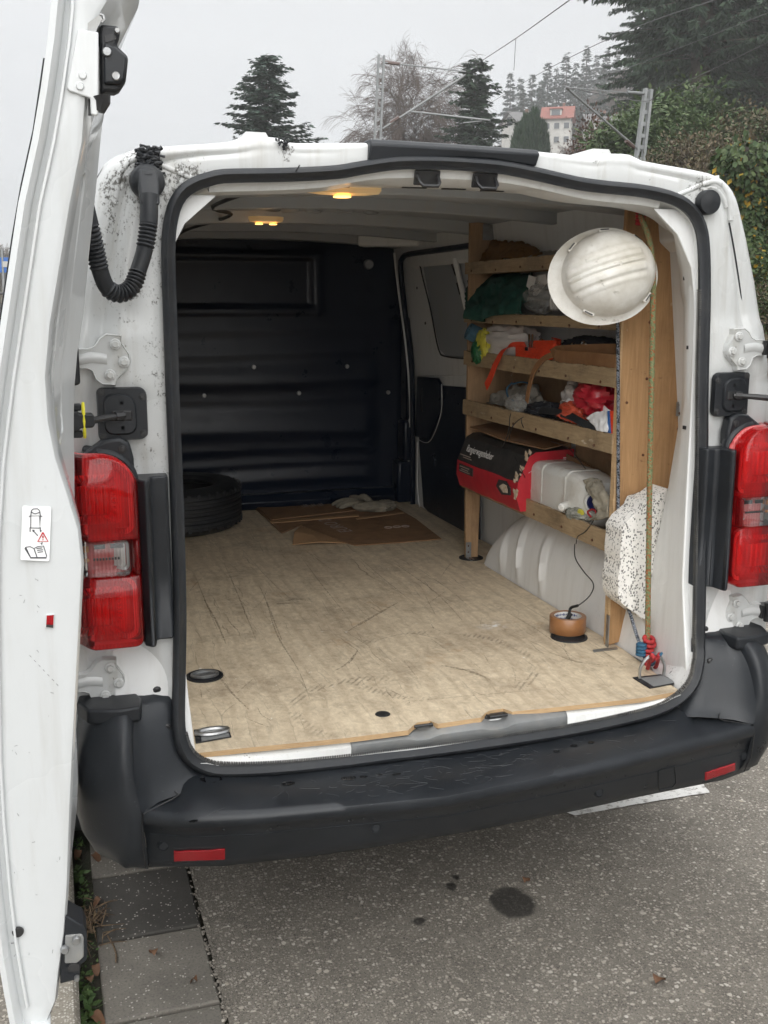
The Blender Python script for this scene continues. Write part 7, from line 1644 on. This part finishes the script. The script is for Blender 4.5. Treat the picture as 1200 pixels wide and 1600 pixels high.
house(936, 192, 150, 4.2, 4, 4, 1.1, 'roof_grey', -.3, 'pale flat looking house between the wood and the leaning arm', False)

# ------------------------------------------------------------------ railway masts and wires
simple('galvanised', (.30, .31, .31), (.22, .23, .23), 4, .6, .4); simple('insulator', (.10, .06, .05), None, 1, .3); simple('wire_dark', (.07, .07, .07), None, 1, .6)
def lattice(px0, py0, px1, py1, Y, w, name, label, step=.4):
    """mast of two channels with rungs; (px1,py1) top, (px0,py0) a lower point of the same mast"""
    b_ = at(px0, py0, Y=Y); t_ = at(px1, py1, Y=Y); d = (t_-b_).normalized(); gz = terrain_z(b_.x, Y); foot = b_-d*((b_.z-gz)/d.z+.2); L = (t_-foot).length
    m = thing(name, foot, label, 'mast'); sx_ = V(1, 0, 0); sx_ = (sx_-d*sx_.dot(d)).normalized(); sy_ = d.cross(sx_)
    for s in (-1, 1):
        mb = MB(); mb.loft([[p+sx_*s*w*k+q[0]*sx_+q[1]*sy_ for q in ((-.035, -.06), (.035, -.06), (.035, .06), (-.035, .06))] for p, k in ((foot, 1.25), (t_, .85))]); mb.build('channel', 'galvanised', m, 0)
    n = int(L/step); 
    for k in range(1, n):
        p = foot.lerp(t_, k/n); ww = lerp(1.25, .85, k/n)*w; mb = MB(); mb.box(p, (2*ww, .05, .09), Matrix((sx_, sy_, d)).transposed()); mb.build('rung', 'galvanised', m, 0)
    return m, t_, d
m1, t1, d1 = lattice(590, 214, 596, 86, 40, .13, 'lattice_mast', 'grey lattice railway mast in front of the birch')
def rod(m, pts, r, name, mat='galvanised', Y=40):
    mb = MB(); mb.tube([at(x, y, Y=yy) for x, y, yy in pts], r, 6); return mb.build(name, mat, m)
rod(m1, [(598, 97, 40), (728, 112, 38.6)], .030, 'top_stay'); rod(m1, [(602, 97, 40), (625, 100, 39.7)], .07, 'insulator', 'insulator'); rod(m1, [(598, 201, 40), (728, 117, 38.6)], .045, 'bracket_arm'); rod(m1, [(610, 192, 39.9), (624, 183, 39.7)], .08, 'insulator', 'insulator'); rod(m1, [(642, 174, 39.5), (766, 188, 38.2)], .035, 'steady_arm'); rod(m1, [(724, 192, 38.6), (752, 189, 38.4), (754, 186, 38.4)], .022, 'registration_arm')
m2, t2, d2 = lattice(1001, 236, 1013, 139, 21, .085, 'lattice_mast', 'leaning grey railway mast in front of the laurels', .26)
rod(m2, [(884, 136, 20), (1000, 236, 21)], .030, 'bracket_arm'); rod(m2, [(978, 220, 20.8), (990, 230, 20.9)], .05, 'insulator', 'insulator'); rod(m2, [(884, 136, 20), (990, 146, 20.8)], .010, 'top_stay'); rod(m2, [(980, 144, 20.7), (1006, 146, 21)], .035, 'insulator', 'galvanised'); rod(m2, [(884, 136, 20), (890, 138, 20)], .03, 'arm_clamp')
def wire(pts, r, label):
    mb = MB(); mb.tube(spline([at(x, y, Y=Y) for x, y, Y in pts], 30), r, 5); tag(mb.build('overhead_wire', 'wire_dark', None), label, 'wire')
wire([(728, 112, 38.6), (745, 100, 36), (806, 60, 27), (890, 0, 18), (1010, -85, 12)], .012, 'overhead wire rising steeply from the lattice mast arm to the top edge')
wire([(600, 215, 48), (690, 150, 36), (728, 117, 32)], .010, 'thin overhead wire crossing behind the lattice mast arm')
wire([(760, 165, 45), (820, 128, 36), (900, 85, 26), (1000, 40, 19), (1142, -8, 13)], .009, 'overhead wire crossing the hillside wood towards the top right')
wire([(806, 60, 27), (803, 110, 27.2)], .008, 'short dropper wire hanging from the steep overhead wire')
wire([(884, 136, 20), (1000, 158, 17.5), (1030, 146, 16), (1110, 110, 13), (1200, 66, 10.5), (1290, 20, 9)], .007, 'overhead wire running from the leaning mast to the right edge')
wire([(700, 205, 40), (760, 188, 38.2), (840, 160, 30), (950, 118, 22), (1100, 60, 15), (1250, 0, 11)], .006, 'lower contact wire passing in front of the wood')
# far left: wall, railing and a blue sign post
simple('stone_wall', (.20, .19, .175), (.12, .115, .105), 4, .95, 0, .8, 12, dist=.03); simple('sign_blue', (.03, .13, .42), None, 1, .5)
wl_a = at(-60, 452, Y=26); wl_b = at(20, 452, Y=26)
rw = thing('railing', V(wl_a.x-3, 26, 0), 'dark railing on a low stone wall at the far left edge', 'railing')
mb = MB(); mb.box((-5.0, 26.3, .45), (12, .4, .9)); mb.build('stone_wall', 'stone_wall', rw, 0)
for z in (1.15, 1.45, 1.75): mb = MB(); mb.tube([V(-11, 26.3, z), V(1, 26.3, z)], .03, 6); mb.build('rail', 'wire_dark', rw)
for k in range(9): mb = MB(); mb.tube([V(-11+k*1.5, 26.3, .85), V(-11+k*1.5, 26.3, 1.8)], .035, 6); mb.build('post', 'wire_dark', rw)
sp_ = thing('sign_post', V(at(3, 450, Y=30).x, 30, 0), 'blue square sign on a thin post at the far left edge', 'sign')
c = at(9, 414, Y=30); mb = MB(); mb.tube([V(at(3, 450, Y=30).x, 30, 0), V(at(3, 388, Y=30).x, 30, at(3, 388, Y=30).z)], .04, 6); mb.build('post', 'galvanised', sp_); mb = MB(); mb.box(c, (.42, .04, .42)); pl_ = mb.build('plate', 'sign_blue', sp_, 0); mb = MB(); mb.box(c-V(0, .03, -.02), (.16, .02, .16)); mb.build('symbol', 'wall_white', pl_, 0)
# distant hazy slope at the left
mb = MB(); mb.grid(lambda u, v: V(lerp(-160, 60, u), lerp(150, 330, v), -1+lerp(0, 1, v)*(20+5*noise.noise(V(u*6, v*3, 1)))*sst(1.0, .55, u)+1.5*noise.noise(V(u*30, v*20, 2))), 60, 30); tag(mb.build('far_slope', 'hill_ground', None, 60), kind='structure')
for k in range(6):
    y = rnd.uniform(110, 190); x = CAM.x+(y-CAM.y)*rnd.uniform(-.056, -.036); plant('forest_tree', ft[k % 3], V(x, y, -.5), 'bare grey tree on the hazy slope at the far left', 'tree', k, rnd.uniform(.6, .95), 'trees on the far left slope')

# ------------------------------------------------------------------ weeds and litter along the kerb
R_ = np.random.default_rng(81)
def weed(y, x, r, n, mat, L, label, upr=.5):
    P = np.stack([x+R_.normal(0, r*.28, n), y+R_.normal(0, r*.7, n), np.abs(R_.normal(0, .010, n))+.002], 1); D = np.stack([R_.normal(0, 1, n), R_.normal(0, 1, n), np.abs(R_.normal(0, upr, n))+.1], 1); N = R_.normal(0, .5, (n, 3))+np.array([0, 0, 1.]); LL = L*.62*R_.uniform(.5, 1.3, n); v, f = leaves(P, D, N, LL, LL*.55); o = bpy.data.objects.new('weed', np_mesh('weed', v, f, [mat])); COL.objects.link(o); tag(o, label, 'weed', 'weeds along the kerb')
for k, (px_, py_, n, m, L, lb) in enumerate(((140, 1585, 60, 'weed_leaf', .035, 'green weed at the near end of the kerb joint'), (136, 1550, 45, 'weed_leaf', .030, 'green weed beside the lower door lock'), (132, 1525, 26, 'weed_leaf', .026, 'small weed just above the lower door lock'), (145, 1490, 14, 'weed_leaf', .02, 'tiny weed sprig on the near slab edge'), (122, 1370, 50, 'weed_leaf', .035, 'green weed under the bumper corner'), (120, 1322, 26, 'weed_leaf', .030, 'weed in the dark below the bumper corner'), (130, 1400, 34, 'weed_leaf', .028, 'sparse weed next to the dead leaves'), (128, 1455, 16, 'weed_leaf', .022, 'weed behind the lower door lock'))):
    p = at(px_, py_, Z=.01); weed(p.y, p.x, .035, n, m, L, lb)
# withered grass tuft with dead leaves
p = at(150, 1440, Z=.01); mb = MB(); rnd = random.Random(19)
for k in range(60):
    a = rnd.uniform(0, 2*pi); L = rnd.uniform(.03, .075); q = p+V(rnd.gauss(-.01, .02), rnd.gauss(0, .045), 0); mb.tube([q, q+V(cos(a)*L*.5, sin(a)*L*.5, rnd.uniform(.01, .03)), q+V(cos(a+.4)*L, sin(a+.4)*L, .004)], [.002, .0016, .0006], 4)
simple('dry_grass', (.16, .11, .06), (.07, .045, .03), 60, .9); tag(mb.build('grass_tuft', 'dry_grass', None, 0), 'withered brown grass tuft in the gutter beside the open door', 'grass tuft')
def dleaf(px_, py_, L, mat, label, z=.012):
    p = at(px_, py_, Z=z); a = rnd.uniform(0, 6.28); mb = MB(); n = 9
    def fn(u, v): w = sin(pi*min(u*1.02, 1))**.7*.38*L; x = (u-.5)*L; y = (v-.5)*2*w; zz = .25*abs(y)+.010*sin(u*5); return p+V(x*cos(a)-y*sin(a), x*sin(a)+y*cos(a), zz)
    mb.grid(fn, n, 5); tag(mb.build('dead_leaf', mat, None, 60), label, 'leaf', 'fallen leaves')
for px_, py_, L, lb in ((240, 1338+1150-1000, .03, 'dark red dead leaf lying on the lighter slab'), (150, 1340, .035, 'reddish dead leaf under the bumper corner'), (122, 1335, .03, 'brown dead leaf touching the bumper corner'), (140, 1530, .03, 'brown dead leaf right of the lower lock'), (150, 1515, .025, 'dead leaf at the slab edge near the lock'), (152, 1592, .04, 'dead leaf at the bottom of the picture'), (302, 1532, .022, 'small dark leaf on the near slab'), (152, 1410, .03, 'curled dead leaf on the grass tuft'), (1030, 1530, .04, 'reddish scrap of leaf on the asphalt'), (822, 1375, .03, 'brown leaf beside the wet patch')): dleaf(px_, py_, L, 'dead_leaf', lb)
mb = MB(); mb.tube(spline([at(x, y, Z=.009) for x, y in ((168, 1462), (176, 1476), (181, 1490), (181, 1503))], 20), .0022, 5); tag(mb.build('straw', 'dry_grass', None), 'single pale straw lying on the slab', 'straw')

# ------------------------------------------------------------------ haze
g = G('haze_air'); g.t.nodes.remove(g.b); pv = g.n('ShaderNodeVolumePrincipled'); pv.inputs['Color'].default_value = (.985, .99, 1.0, 1); pv.inputs['Density'].default_value = .0011; pv.inputs['Anisotropy'].default_value = .2
out_ = [x for x in g.t.nodes if x.type == 'OUTPUT_MATERIAL'][0]; g.l(pv.outputs[0], out_.inputs['Volume'])
mb = MB(); mb.box((100, 155, 59), (840, 720, 124)); tag(mb.build('haze', 'haze_air', None, 0), 'pale winter mist in the air', 'haze', kind='stuff')
